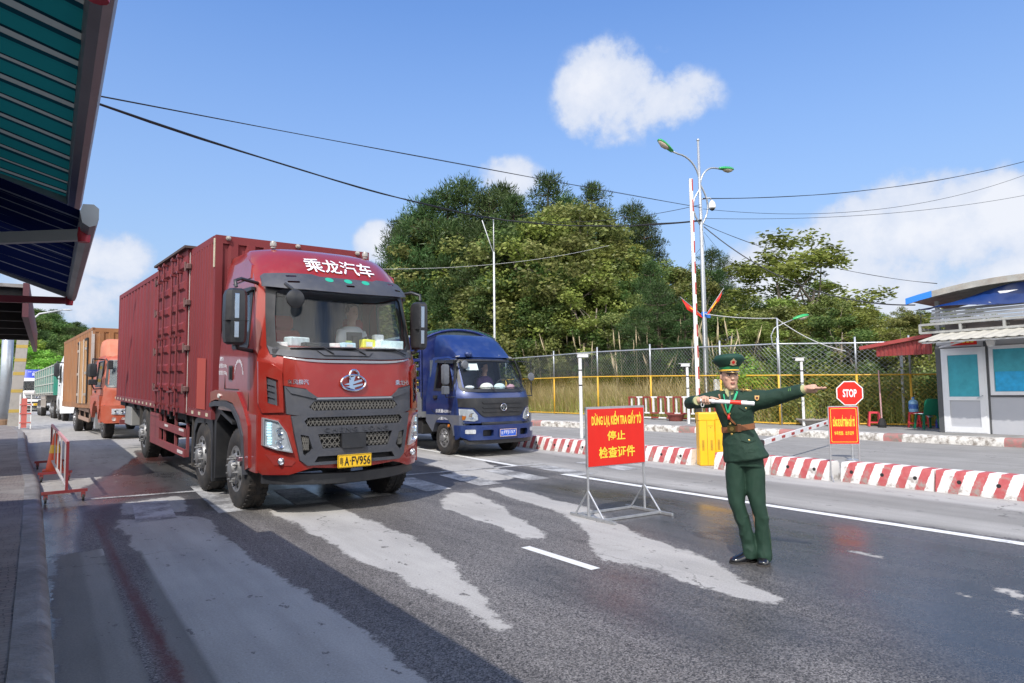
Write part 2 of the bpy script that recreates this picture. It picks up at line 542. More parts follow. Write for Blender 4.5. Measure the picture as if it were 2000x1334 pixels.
DRY = [
 [(0.76, 9.6), (1.28, 9.49), (1.63, 9.14), (1.58, 7.73), (1.6, 6.73), (1.62, 5.94), (1.65, 5.2), (1.69, 4.66), (1.71, 4.26), (1.7, 3.84), (1.68, 3.53), (1.68, 3.25), (1.8, 2.2), (1.5, 1.2), (.6, 1.2), (0.65, 3.41), (0.64, 4.66), (0.67, 5.63), (0.73, 6.62), (0.74, 7.79), (0.71, 8.73)],
 [(0.86, 10.85), (1.23, 11.09), (1.6, 11.19), (1.67, 10.76), (1.55, 9.75), (1.12, 9.75), (0.81, 9.95)],
 [(2.35, 9.11), (3.15, 9.11), (3.2, 8.13), (3.17, 7.15), (3.09, 6.11), (2.95, 5.35), (2.73, 4.55), (2.56, 4.01), (2.46, 3.74), (2.38, 3.69), (2.37, 3.89), (2.39, 4.27), (2.39, 4.65), (2.41, 5.24), (2.34, 5.93), (2.36, 6.82), (2.39, 8.15)],
 [(4.56, 8.54), (4.97, 8.99), (5.18, 8.76), (5.03, 7.89), (4.68, 6.95), (4.51, 6.29), (4.33, 5.75), (4.13, 5.59), (4.07, 5.85), (4.16, 6.38), (4.17, 6.94), (4.23, 7.53), (4.23, 7.91)],
 [(5.6, 8.94), (5.94, 9.01), (5.91, 8.23), (5.75, 7.41), (5.75, 6.78), (5.36, 5.88), (5.1, 5.14), (4.92, 4.43), (4.71, 3.8), (4.49, 3.39), (4.37, 3.09), (4.23, 3.0), (4.12, 3.2), (4.11, 3.51), (4.14, 3.84), (4.13, 4.23), (4.11, 4.58), (4.28, 5.06), (4.71, 5.61), (5.11, 6.4), (5.3, 7.15), (5.34, 7.91)],
 [(6.6, 16), (6.6, 13.9), (6.2, 11.5), (5.9, 9.9), (6.2, 9.6), (6.7, 9.75), (7.2, 11.2), (7.8, 13.0), (8.4, 16)],
 [(6.06, 3.53), (6.1, 3.36), (6.08, 3.2), (6.01, 3.25), (6.03, 3.42)],
 [(5.88, 3.1), (5.9, 2.98), (5.84, 3.0)], [(5.47, 2.41), (5.50, 2.36), (5.43, 2.28), (5.42, 2.33)],
 [(5.8, 2.25), (5.84, 2.15), (5.64, 2.02), (5.66, 2.1)], [(5.29, 2.04), (5.36, 1.98), (5.23, 1.85), (5.2, 1.9)],
 [(-30, 80), (8, 80), (8, 20.5), (3.4, 19.5), (1.76, 18.95), (1.64, 17.3), (1.38, 16.14), (0.98, 14.58), (0.64, 13.32), (0.40, 12.6), (-3, 12.57)],
]
PUD = [
 ([(6.2, 9.1), (7.1, 8.7), (7.35, 6), (7.35, 3), (7.2, -3), (3.2, -3), (3.6, 1.6), (4.4, 2.6), (4.9, 3.9), (5.4, 5.4), (5.9, 6.6), (6.0, 8.0)], .92, .9),
 ([(.5, 12.5), (1.7, 18.5), (2.2, 18), (2.2, 12.2), (4.6, 11.2), (4.9, 9.2), (2.0, 9.5), (1.66, 9.7), (1.66, 11.1), (1.2, 11.15), (.8, 10.9), (.45, 10.6)], .8, .3),
 ([(4.5, 12.5), (7.6, 12.2), (7.4, 9.6), (4.9, 9.1), (4.3, 9.4)], .55, .3),
 ([(-.1, 12.4), (.40, 12.2), (.40, 9.8), (.30, 8.6), (.30, 7.2), (.16, 6.8), (.12, 5), (.15, 3), (-.02, 3)], .9, .10),
 ([(3.1, 4.6), (3.6, 5.0), (4.3, 3.6), (4.0, 2.2), (3.0, 2.6)], .55, .5),
]
RED = [
 ([(0.46, 12.6), (.7, 13.6), (1.1, 15.2), (1.45, 14.4), (1.5, 11.6), (1.0, 11.3), (.8, 11.0), (.78, 10.4), (.66, 9.6), (.56, 8.8), (.47, 9.6)], .50, .3),
 ([(0.49, 9.8), (.56, 9.8), (.575, 7.8), (.60, 6.2), (.64, 5.0), (.68, 4.0), (.70, 2), (.565, 2), (.565, 4), (.545, 5.7), (.515, 7.9)], 1.0, .05),
]
def sdf(poly, X, Y):
 P = np.array(poly, float); n = len(P)
 d = np.full(X.shape, 1e9); ins = np.zeros(X.shape, bool)
 for i in range(n):
  a = P[i]; b = P[(i + 1) % n]; e = b - a
  wx = X - a[0]; wy = Y - a[1]
  t = np.clip((wx * e[0] + wy * e[1]) / (e @ e), 0, 1)
  d = np.minimum(d, (wx - e[0] * t) ** 2 + (wy - e[1] * t) ** 2)
  c = ((a[1] > Y) != (b[1] > Y)) & (X < (b[0] - a[0]) * (Y - a[1]) / ((b[1] - a[1]) or 1e-9) + a[0])
  ins ^= c
 return np.sqrt(d) * np.where(ins, 1, -1)
def road_material():
 m = bpy.data.materials.new('wet_and_dry_asphalt'); m.use_nodes = True
 nt = m.node_tree; N = nt.nodes; L = nt.links
 b = N['Principled BSDF']
 def at(n):
  a = N.new('ShaderNodeAttribute'); a.attribute_name = n; return a.outputs['Fac']
 geo = N.new('ShaderNodeNewGeometry')
 pos = geo.outputs['Position']
 def noise(s, d=4, r=.6, scale=None):
  n = N.new('ShaderNodeTexNoise'); n.inputs['Scale'].default_value = s; n.inputs['Detail'].default_value = d
  n.inputs['Roughness'].default_value = r
  if scale:
   mp = N.new('ShaderNodeMapping'); mp.inputs['Scale'].default_value = scale
   L.new(pos, mp.inputs[0]); L.new(mp.outputs[0], n.inputs['Vector'])
  else: L.new(pos, n.inputs['Vector'])
  return n.outputs[0]
 def mth(op, a, b_=None, c=None, clamp=False):
  q = N.new('ShaderNodeMath'); q.operation = op; q.use_clamp = clamp
  for i, v in enumerate((a, b_, c)):
   if v is None: continue
   if isinstance(v, (int, float)): q.inputs[i].default_value = v
   else: L.new(v, q.inputs[i])
  return q.outputs[0]
 def mr(v, a, b_, c, d, smooth=False):
  q = N.new('ShaderNodeMapRange')
  if smooth: q.interpolation_type = 'SMOOTHSTEP'
  for i, x in enumerate((a, b_, c, d)): q.inputs[i + 1].default_value = x
  L.new(v, q.inputs[0]); return q.outputs[0]
 def mixc(f, a, b_, bt='MIX'):
  q = N.new('ShaderNodeMix'); q.data_type = 'RGBA'; q.blend_type = bt
  if isinstance(f, (int, float)): q.inputs[0].default_value = f
  else: L.new(f, q.inputs[0])
  for i, v in ((6, a), (7, b_)):
   if isinstance(v, tuple): q.inputs[i].default_value = (*v, 1)
   else: L.new(v, q.inputs[i])
  return q.outputs[2]
 def grey(v):
  q = N.new('ShaderNodeCombineColor')
  for i in range(3): L.new(v, q.inputs[i])
  return q.outputs[0]
 edge = mth('MULTIPLY', mth('SUBTRACT', noise(16, 8, .75), .5), .22)
 edge2 = mth('MULTIPLY', mth('SUBTRACT', noise(2.6, 4, .6, (1.4, .6, 1)), .5), .34)
 sd = mth('ADD', mth('ADD', at('dry'), edge), edge2)
 dry = mr(sd, -.02, .03, 0, 1, True)
 dots = mr(noise(5.5, 3, .7, (1.3, .7, 1)), .645, .665, 0, 1)
 dry = mth('SUBTRACT', dry, mth('MULTIPLY', dots, .85), clamp=True)
 stone = noise(85, 5, .8)
 fine = noise(60, 4, .7)
 streak = noise(1.6, 6, .62, (2.2, .22, 1))
 blot = noise(.9, 5, .6)
 tone = at('tone')
 dcol = mth('MULTIPLY', tone, mr(stone, .25, .75, .80, 1.2))
 dcol = mth('MULTIPLY', dcol, mr(fine, .35, .65, .90, 1.08))
 dcol = mth('MULTIPLY', dcol, mr(streak, .3, .7, .86, 1.12))
 dcol = mth('MULTIPLY', dcol, mr(blot, .3, .7, .90, 1.08))
 dcol = mixc(1.0, grey(dcol), (1.0, .965, .91), 'MULTIPLY')
 vs_ = N.new('ShaderNodeTexVoronoi'); vs_.inputs['Scale'].default_value = 105; L.new(pos, vs_.inputs['Vector'])
 sc_ = N.new('ShaderNodeSeparateColor'); L.new(vs_.outputs['Color'], sc_.inputs[0]); grain = sc_.outputs[0]
 wv = mth('MULTIPLY', mth('MULTIPLY', mr(stone, .40, .62, .55, 1.6), mr(grain, .0, 1, .25, 2.0)), mr(fine, .3, .7, .8, 1.25))
 wv = mth('MULTIPLY', mth('MULTIPLY', wv, .105), mr(streak, .3, .7, .72, 1.3))
 wcol = mixc(1.0, grey(wv), (1.0, .93, .87), 'MULTIPLY')
 pud = mth('MULTIPLY', at('pud'), mr(noise(1.3, 6, .65, (1.6, .6, 1)), .3, .6, .60, 1.0))
 pud = mth('MULTIPLY', pud, mth('SUBTRACT', 1.0, dry))
 wcol = mixc(mth('MULTIPLY', pud, .94), wcol, (.024, .026, .031))
 redf = mth('MULTIPLY', at('red'), mr(noise(5, 5, .7, (1.5, .6, 1)), .3, .62, .35, 1.0), clamp=True)
 wcol = mixc(redf, wcol, (.085, .018, .014))
 colr = mixc(dry, wcol, dcol)
 dd = mixc(mth('MULTIPLY', redf, .25), colr, (.14, .05, .04))
 vo = N.new('ShaderNodeTexVoronoi'); vo.feature = 'DISTANCE_TO_EDGE'; vo.inputs['Scale'].default_value = .22
 wp = N.new('ShaderNodeVectorMath'); wp.operation = 'ADD'
 nn = N.new('ShaderNodeTexNoise'); nn.inputs['Scale'].default_value = 2.5; nn.inputs['Detail'].default_value = 6
 L.new(pos, nn.inputs['Vector'])
 sc = N.new('ShaderNodeVectorMath'); sc.operation = 'SCALE'; sc.inputs[3].default_value = 1.3
 L.new(nn.outputs['Color'], sc.inputs[0]); L.new(pos, wp.inputs[0]); L.new(sc.outputs[0], wp.inputs[1]); L.new(wp.outputs[0], vo.inputs['Vector'])
 crack = mr(vo.outputs['Distance'], .0015, .005, .55, 0)
 fin = mixc(mth('MULTIPLY', crack, mr(blot, .45, .6, 0, 1)), dd, (.03, .03, .03))
 L.new(fin, b.inputs['Base Color'])
 rw = mr(pud, 0, 1, .62, .17)
 rw = mth('ADD', rw, mr(fine, .3, .7, -.05, .06))
 rr = N.new('ShaderNodeMix'); L.new(dry, rr.inputs[0]); L.new(rw, rr.inputs[2]); rr.inputs[3].default_value = .9
 L.new(rr.outputs[0], b.inputs['Roughness'])
 sp = N.new('ShaderNodeMix'); L.new(dry, sp.inputs[0]); sp.inputs[2].default_value = .42; sp.inputs[3].default_value = .15
 L.new(sp.outputs[0], b.inputs['Specular IOR Level'])
 bp = N.new('ShaderNodeBump'); bp.inputs['Distance'].default_value = .004
 L.new(mr(pud, .0, .8, .55, .10), bp.inputs['Strength'])
 L.new(stone, bp.inputs['Height']); L.new(bp.outputs[0], b.inputs['Normal'])
 return m
def paint_material(name, c, worn=.45, rough=.6):
 """worn road paint: chips show the asphalt colour"""
 m = bpy.data.materials.new(name); m.use_nodes = True
 nt = m.node_tree; N = nt.nodes; L = nt.links; b = N['Principled BSDF']
 g = N.new('ShaderNodeNewGeometry')
 n = N.new('ShaderNodeTexNoise'); n.inputs['Scale'].default_value = 22; n.inputs['Detail'].default_value = 9; n.inputs['Roughness'].default_value = .8
 L.new(g.outputs['Position'], n.inputs['Vector'])
 n2 = N.new('ShaderNodeTexNoise'); n2.inputs['Scale'].default_value = 2.2; n2.inputs['Detail'].default_value = 5
 L.new(g.outputs['Position'], n2.inputs['Vector'])
 mr = N.new('ShaderNodeMapRange'); mr.inputs[1].default_value = worn; mr.inputs[2].default_value = worn + .12
 ad = N.new('ShaderNodeMath'); ad.operation = 'MULTIPLY_ADD'; ad.inputs[1].default_value = .5;
 L.new(n2.outputs[0], ad.inputs[0]);
 a2 = N.new('ShaderNodeMath'); a2.operation = 'MULTIPLY'; a2.inputs[1].default_value = .5; L.new(n.outputs[0], a2.inputs[0]); L.new(a2.outputs[0], ad.inputs[2])
 L.new(ad.outputs[0], mr.inputs[0])
 mx = N.new('ShaderNodeMix'); mx.data_type = 'RGBA'; mx.inputs[6].default_value = (*c, 1); mx.inputs[7].default_value = (.16, .155, .15, 1)
 L.new(mr.outputs[0], mx.inputs[0]); L.new(mx.outputs[2], b.inputs['Base Color'])
 b.inputs['Roughness'].default_value = rough
 bp = N.new('ShaderNodeBump'); bp.inputs['Strength'].default_value = .3; bp.inputs['Distance'].default_value = .004
 L.new(n.outputs[0], bp.inputs['Height']); L.new(bp.outputs[0], b.inputs['Normal'])
 return m
def build_ground():
 xs = axis([(-1800, -200, 200), (-200, -30, 17), (-30, 16, 2), (16, 60, 1.0), (60, 140, 5), (140, 400, 40), (400, 1800, 200)])
 ys = axis([(-600, -20, 60), (-20, 70, 1.0), (70, 250, 6), (250, 400, 30), (400, 2200, 200)])
 def zf(x, y):
  z = terr(x, y) - .12 if fdist(x, y) > 0 else gz(x, y)
  z = max(z, farhill(x, y))
  return z - .10
 v, f = grid(xs, ys, zf)
 me = bpy.data.meshes.new('ground'); me.from_pydata(v, [], f)
 gm = mat('hill_soil', (.085, .085, .03), .95, var=.5, vs=.8, bump=.5, bs=4, dirt=.5, dc=(.13, .10, .045), ds=.6)
 o = link('ground', me, gm, smooth=True); tag(o, kind='structure')
 xs = axis([(-14, -2, 1.0), (-2, -.2, .3), (-.2, 1.0, .04), (1.0, 7.6, .07), (7.6, 11, .2), (11, 19.2, .8)])
 ys = axis([(-25, -2, 1.0), (-2, 1.2, .2), (1.2, 13, .085), (13, 21, .16), (21, 40, 1), (40, 160, 5), (160, 400, 60)])
 v, f = grid(xs, ys, lambda x, y: gz(x, y) + (-.012 if x < -.15 else 0))
 me = bpy.data.meshes.new('road'); me.from_pydata(v, [], f)
 A = np.array(v); X = A[:, 0]; Y = A[:, 1]
 dry = np.full(X.shape, -1.0)
 for p in DRY: dry = np.maximum(dry, sdf(p, X, Y))
 dry = np.maximum(dry, np.minimum(X - 7.75, 3))
 dry = np.maximum(dry, np.minimum(Y - 22, 3))
 dry = np.maximum(dry, np.minimum(np.minimum(X - .13, .49 - X), np.minimum(7.9 - Y, 1)) * 1.0 + .04)
 dry = np.where((X > .495) & (X < .60) & (Y < 8.5), -.3, dry)
 tone = np.full(X.shape, .37)
 tone = np.where(X > 7.75, .235, tone)
 tone = np.where((X > 7.8) & (X < 8.5), .31, tone)
 tone = np.where(X > 9.45, .37, tone)
 tone = np.where(X > 10.6, .27, tone)
 tone = np.where((X < .46) & (Y < 12), .20, tone)
 tone = np.where((X < .8) & (X > .3) & (Y < 7.6), .2, tone)
 tone = np.where((X < 8) & (Y > 12), .34, tone)
 tone = np.where((X > .3) & (X < .45) & (Y < 12), .25, tone)
 pud = np.zeros(X.shape)
 for p, s, fe in PUD: pud = np.maximum(pud, s * np.clip(sdf(p, X, Y) / fe + .5, 0, 1))
 red = np.zeros(X.shape)
 for p, s, fe in RED: red = np.maximum(red, s * np.clip(sdf(p, X, Y) / fe + .5, 0, 1))
 for n, d in (('dry', dry), ('tone', tone), ('pud', pud), ('red', red)):
  a = me.attributes.new(n, 'FLOAT', 'POINT'); a.data.foreach_set('value', d.astype(np.float32))
 o = link('road', me, road_material(), smooth=True); tag(o, kind='structure')
 wp = paint_material('worn_white_road_paint', (.62, .61, .59), .46)
 wl = paint_material('white_line_paint', (.68, .68, .66), .58)
 wd = paint_material('faded_road_paint', (.46, .455, .44), .44)
 def quad(mb, x0, y0, x1, y1, sk=0, z=.004):
  ys_ = axis([(y0, y1, .5)]) if y1 - y0 > 1 else [y0, y1]
  n = len(ys_)
  vs = []
  for y in ys_:
   t = (y - y0) / (y1 - y0)
   vs += [(x0 + sk * t, y, gz(0, y) + z), (x1 + sk * t, y, gz(0, y) + z)]
  mb.add(vs, [(2 * i, 2 * i + 1, 2 * i + 3, 2 * i + 2) for i in range(n - 1)])
 mb = MB()
 for k, x in enumerate([-.0, .9, 1.82, 2.8, 3.75, 4.72, 5.66, 6.62, 7.62, 8.75]):
  if x < .5: continue
  quad(mb, x, 9.3, x + .44, 10.85 + (1.2 if k == 2 else 0), .1)
 o = mb.build('crosswalk_marking', wd); tag(o, kind='structure')
 mb = MB(); quad(mb, 7.50, -20, 7.64, 9.6); quad(mb, 7.54, 11.1, 7.68, 60)
 o = mb.build('lane_edge_line', wl); tag(o, kind='structure')
 mb = MB()
 quad(mb, 3.77, 4.43, 3.87, 5.45)
 o = mb.build('lane_dash_marking', wl); tag(o, kind='structure')
 mb = MB()
 for (x0, y0, x1, y1) in ((.55, 11.53, 2.3, 11.38), (4.4, 11.2, 8.3, 11.0)):
  mb.add([(x0, y0, gz(0, y0) + .005), (x1, y1, gz(0, y1) + .005), (x1, y1 + .12, gz(0, y1 + .1) + .005), (x0, y0 + .12, gz(0, y0 + .1) + .005)], [(0, 1, 2, 3)])
 o = mb.build('stop_line_marking', wd); tag(o, kind='structure')
def ribbon_kerb(name, line, w, h, material, side, z0=0.0, r=.06, label=None, step=.25, rough=.012, seed=1):
 """kerb running along a polyline: rounded top edge towards the road; side=+1: the road lies at larger x"""
 pts = []
 for (a, b), (c, d) in zip(line, line[1:]):
  n = max(1, int(math.hypot(c - a, d - b) / step)) if abs(b) < 40 else 4
  for i in range(n): pts.append((a + (c - a) * i / n, b + (d - b) * i / n))
 pts.append(line[-1])
 rings = []
 for i, (x, y) in enumerate(pts):
  a = pts[max(0, i - 1)]; b = pts[min(len(pts) - 1, i + 1)]
  t = Vector((b[0] - a[0], b[1] - a[1], 0)).normalized()
  nrm = Vector((t.y, -t.x, 0)) * side
  q = pnoise(Vector((x * 3, y * 3, seed))) * rough
  q2 = pnoise(Vector((x * 9, y * 9, seed + 4))) * rough * .7
  prof = [(0.0, -.05), (0.0 + q, h - r * 1.2)] + [(-(1 - math.cos(R(a_))) * r + q, h - r + math.sin(R(a_)) * r + q2) for a_ in (20, 45, 70, 90)] + [(-w, h + q2 * .5), (-w, -.05)]
  rings.append([Vector((x, y, gz(x, y))) + nrm * u + Vector((0, 0, v)) for u, v in prof])
 mb = MB(); mb.loft(rings, closed=False)
 o = mb.build(name, material, smooth=False, auto=45)
 return o
def old_paint_kerb_mat():
 m = bpy.data.materials.new('flaking_painted_kerb'); m.use_nodes = True
 nt = m.node_tree; N = nt.nodes; L = nt.links; b = N['Principled BSDF']
 g = N.new('ShaderNodeNewGeometry'); sx = N.new('ShaderNodeSeparateXYZ'); L.new(g.outputs['Position'], sx.inputs[0])
 wv = N.new('ShaderNodeMath'); wv.operation = 'PINGPONG'; wv.inputs[1].default_value = 1.35
 L.new(sx.outputs[1], wv.inputs[0])
 st = N.new('ShaderNodeMath'); st.operation = 'GREATER_THAN'; st.inputs[1].default_value = 1.12
 L.new(wv.outputs[0], st.inputs[0])
 mc = N.new('ShaderNodeMix'); mc.data_type = 'RGBA'; mc.inputs[6].default_value = (.60, .58, .54, 1); mc.inputs[7].default_value = (.36, .15, .14, 1)
 L.new(st.outputs[0], mc.inputs[0])
 n = N.new('ShaderNodeTexNoise'); n.inputs['Scale'].default_value = 5.5; n.inputs['Detail'].default_value = 9; n.inputs['Roughness'].default_value = .72
 L.new(g.outputs['Position'], n.inputs['Vector'])
 mr = N.new('ShaderNodeMapRange'); mr.inputs[1].default_value = .44; mr.inputs[2].default_value = .60; L.new(n.outputs[0], mr.inputs[0])
 m2 = N.new('ShaderNodeMix'); m2.data_type = 'RGBA'; m2.inputs[7].default_value = (.20, .175, .15, 1)
 L.new(mr.outputs[0], m2.inputs[0]); L.new(mc.outputs[2], m2.inputs[6])
 L.new(m2.outputs[2], b.inputs['Base Color']); b.inputs['Roughness'].default_value = .9
 bp = N.new('ShaderNodeBump'); bp.inputs['Strength'].default_value = .6; bp.inputs['Distance'].default_value = .01
 L.new(n.outputs[0], bp.inputs['Height']); L.new(bp.outputs[0], b.inputs['Normal'])
 return m
def paver_mat():
 m = bpy.data.materials.new('old_pavers'); m.use_nodes = True
 nt = m.node_tree; N = nt.nodes; L = nt.links; b = N['Principled BSDF']
 g = N.new('ShaderNodeNewGeometry')
 br = N.new('ShaderNodeTexBrick'); br.inputs['Scale'].default_value = 5.0; br.inputs['Mortar Size'].default_value = .022
 br.inputs['Color1'].default_value = (.22, .18, .165, 1); br.inputs['Color2'].default_value = (.15, .135, .13, 1); br.inputs['Mortar'].default_value = (.07, .065, .06, 1)
 nn = N.new('ShaderNodeTexNoise'); nn.inputs['Scale'].default_value = 2.2; nn.inputs['Detail'].default_value = 4
 L.new(g.outputs['Position'], nn.inputs['Vector'])
 ad = N.new('ShaderNodeVectorMath'); ad.operation = 'MULTIPLY_ADD'; ad.inputs[1].default_value = (.16, .16, 0)
 L.new(nn.outputs['Color'], ad.inputs[0]); L.new(g.outputs['Position'], ad.inputs[2]); L.new(ad.outputs[0], br.inputs['Vector'])
 n = N.new('ShaderNodeTexNoise'); n.inputs['Scale'].default_value = 1.3; n.inputs['Detail'].default_value = 9; n.inputs['Roughness'].default_value = .7
 L.new(g.outputs['Position'], n.inputs['Vector'])
 mr = N.new('ShaderNodeMapRange'); mr.inputs[1].default_value = .42; mr.inputs[2].default_value = .66; L.new(n.outputs[0], mr.inputs[0])
 m2 = N.new('ShaderNodeMix'); m2.data_type = 'RGBA'; m2.inputs[7].default_value = (.24, .225, .205, 1)
 L.new(mr.outputs[0], m2.inputs[0]); L.new(br.outputs[0], m2.inputs[6]); L.new(m2.outputs[2], b.inputs['Base Color'])
 b.inputs['Roughness'].default_value = .85
 bp = N.new('ShaderNodeBump'); bp.inputs['Strength'].default_value = .7; bp.inputs['Distance'].default_value = .012
 L.new(br.outputs[0], bp.inputs['Height']); L.new(bp.outputs[0], b.inputs['Normal'])
 return m
def strip_between(name, A, B, mt, z=.13, ys=None):
 """pavement surface between two polylines x = A(y), x = B(y)"""
 sa = sorted([(b, a) for a, b in A]); sb = sorted([(b, a) for a, b in B])
 v = []; f = []; n = 6
 for y in ys:
  xa = interp(sa, y); xb = interp(sb, y)
  for i in range(n + 1):
   x = xa + (xb - xa) * i / n
   v.append((x, y, gz(x, y) + z + .012 * pnoise(Vector((x * 1.3, y * 1.3, 3)))))
 for j in range(len(ys) - 1):
  for i in range(n):
   a = j * (n + 1) + i; f.append((a, a + 1, a + n + 2, a + n + 1))
 me = bpy.data.meshes.new(name); me.from_pydata(v, [], f)
 o = link(name, me, mt, smooth=True); tag(o, kind='structure')
 return o
build_ground()
kerb_grey = mat('stained_concrete_kerb', (.17, .16, .15), .6, var=.4, vs=2.2, bump=.5, bs=40, dirt=.8, dc=(.42, .42, .43), ds=3.0)
ok_ = ribbon_kerb('kerb', KERB_L, .20, .135, kerb_grey, 1, r=.085); tag(ok_, kind='structure')
ok_ = ribbon_kerb('kerb', KERB_R, .30, .20, old_paint_kerb_mat(), -1, r=.10, rough=.03, seed=8); tag(ok_, kind='structure')
YS = axis([(-24, -2, 2), (-2, 36, .5), (36, 46, 2)])
strip_between('pavement', [(a - 7.5, b) for a, b in KERB_L], [(a - .19, b) for a, b in KERB_L], paver_mat(), .13, YS)
conc = mat('pavement_concrete', (.25, .245, .235), .9, var=.2, vs=1.5, bump=.3, bs=30, dirt=.5, dc=(.15, .14, .12), ds=1.2)
strip_between('pavement', [(a + .28, b) for a, b in KERB_R], [(a + .8, b) for a, b in FENCE], conc, .195, YS)
# ------------------------------------------------------------ vehicle kit
class Cab:
 """cab-over shape: y of the front face as a function of height, half width as a function of height"""
 def __init__(s, cx, prof, hws, sweep=.42, power=4, back=.95):
  s.cx = cx; s.prof = prof; s.hws = hws; s.sweep = sweep; s.power = power; s.back = back
 def hw(s, z): return interp(s.hws, z)
 def f(s, x, z):
  u = min(1.0, abs(x - s.cx) / s.hw(z))
  return interp(s.prof, z) + s.sweep * u ** s.power
 def F(s, u, v, d):          # front mapping: x, z, outward
  return (u, s.f(u, v) - d, v)
 def SL(s, u, v, d): return (s.cx - s.hw(v) - d, u, v)
 def SR(s, u, v, d): return (s.cx + s.hw(v) + d, u, v)
 def shell(s, name, zs, m, parent, win=None, sidewin=None, top=True, back=True, closed_bottom=False):
  us = [-1, -.985, -.95, -.9, -.84, -.7, -.5, -.25, 0, .25, .5, .7, .84, .9, .95, .985, 1]
  ysd = [.12, .3]  # fractions
  rings = []
  for z in zs:
   hw = s.hw(z); yc = interp(s.prof, z) + s.sweep
   ring = []
   ya, yb = (sidewin[0], sidewin[1]) if sidewin else (yc + .3, yc + .9)
   side = [ya, yb, s.back]
   side = [max(q, yc + .02) for q in side]
   for y in reversed(side): ring.append((s.cx - hw, y, z))
   for u in us: ring.append((s.cx + u * hw, interp(s.prof, z) + s.sweep * abs(u) ** s.power, z))
   for y in side: ring.append((s.cx + hw, y, z))
   rings.append(ring)
  n = len(rings[0]); vs = [p for r_ in rings for p in r_]; fs = []
  for i in range(len(zs) - 1):
   zc = (zs[i] + zs[i + 1]) / 2
   for k in range(n - 1):
    if win and win[0] < zc < win[1] and 3 <= k - 0 and 3 + 4 <= k < 3 + 12: continue
    if sidewin and sidewin[2] < zc < sidewin[3] and k in (1, n - 3): continue
    fs.append((i * n + k, i * n + k + 1, (i + 1) * n + k + 1, (i + 1) * n + k))
   if back: fs.append((i * n + n - 1, i * n, (i + 1) * n, (i + 1) * n + n - 1))
  if top:
   b = (len(zs) - 1) * n
   fs.append(tuple(b + k for k in range(n)))
  if closed_bottom: fs.append(tuple(reversed(range(n))))
  mb = MB(); mb.add(vs, fs)
  return mb.build(name, m, parent, auto=38)
def wheel(parent, x, y, r, w, side=-1, lugs=10, style='hd', rm=None, name='wheel', hub_out=.022):
 """wheel at axle point; side -1: outer face towards -x. mesh of the tyre with its rim as a child"""
 ir = r * .56
 mb = MB(); s = side
 prof = [(ir, .0), (ir + .02, -.012), (r * .80, -.014), (r * .93, .0), (r * .985, .02), (r, .045), (r, w * .5), (r, w - .045), (r * .985, w - .02), (r * .9, w), (ir, w)]
 xo = x
 ring = [(a, -s * h) for a, h in prof]
 mb.lathe(ring, (xo, y, r), 'x', 48, cap=False)
 for q in (.22, .5, .78):
  mb.lathe([(r, -s * (w * q - .018)), (r + .006, -s * (w * q - .016)), (r + .006, -s * (w * q + .016)), (r, -s * (w * q + .018))], (xo, y, r), 'x', 48, cap=False)
 for k in range(40):
  a = 2 * PI * k / 40
  for q in (.06, w - .06):
   M = Matrix.Translation((xo - s * q, y, r)) @ Matrix.Rotation(a, 4, 'X')
   mb.box(-.04, -.016, r - .012, .04, .016, r + .008, M)
 ty = mb.build(name, rubber, parent, auto=40)
 mb = MB()
 if style == 'hd':        # deep dished steel rim with hub and long nuts
  mb.lathe([(ir + .012, 0 * s), (ir + .012, -s * -.006), (ir - .01, -s * -.004), (ir - .03, -s * .05), (ir * .80, -s * .055), (ir * .72, s * .0), (ir * .66, s * .03), (ir * .42, s * .035), (ir * .36, s * .085), (ir * .2, s * .10), (.01, s * .10)], (xo, y, r), 'x', 32, cap=True)
  for k in range(lugs):
   a = 2 * PI * k / lugs + .2
   c = (xo, y + math.cos(a) * ir * .55, r + math.sin(a) * ir * .55)
   mb.lathe([(.019, s * .03), (.019, s * .065), (.012, s * .068), (.011, s * (.068 + hub_out))], c, 'x', 8)
  mb.mat(1)
  for k in range(8):
   a = 2 * PI * (k + .5) / 8
   c = (xo + s * .002, y + math.cos(a) * ir * .78, r + math.sin(a) * ir * .78)
   mb.lathe([(.001, s * .012), (.03, s * .010), (.03, s * -.03)], c, 'x', 10)
 else:                     # flat spoke openings
  mb.lathe([(ir + .012, 0), (ir - .01, -s * -.006), (ir - .02, -s * .03), (ir * .82, -s * .03), (ir * .7, s * .012), (ir * .4, s * .016), (ir * .34, s * .05), (.01, s * .06)], (xo, y, r), 'x', 32, cap=True)
  for k in range(6):
   a = 2 * PI * k / 6
   c = (xo, y + math.cos(a) * ir * .48, r + math.sin(a) * ir * .48)
   mb.lathe([(.016, s * .01), (.016, s * .04), (.001, s * .045)], c, 'x', 6)
  mb.mat(1)
  for k in range(6):
   a = 2 * PI * (k + .5) / 6
   c = (xo + s * .0, y + math.cos(a) * ir * .72, r + math.sin(a) * ir * .72)
   mb.lathe([(.001, s * .014), (.024, s * .012), (.024, s * -.02)], c, 'x', 10)
 mb.build('rim', [rm or rimm, dark], ty, auto=35)
 return ty
def corrugated(name, L_, z0, z1, m, parent, mapf, pitch=.27, depth=.035, h=None, seg=None):
 """trapezoid corrugation running vertically along u in 0..L_"""
 mb = MB()
 us = []; u = 0; n = max(1, int(round(L_ / pitch))); p = L_ / n
 for i in range(n):
  b = i * p
  us += [(b, 0), (b + p * .30, 0), (b + p * .45, -depth), (b + p * .85, -depth), (b + p, 0)]
 rings = []
 zz = seg or [z0, z1]
 vs = [mapf(u, z, d) for z in zz for u, d in us]
 k = len(us)
 fs = [(j * k + i, j * k + i + 1, (j + 1) * k + i + 1, (j + 1) * k + i) for j in range(len(zz) - 1) for i in range(k - 1)]
 mb.add(vs, fs)
 return mb.build(name, m, parent)
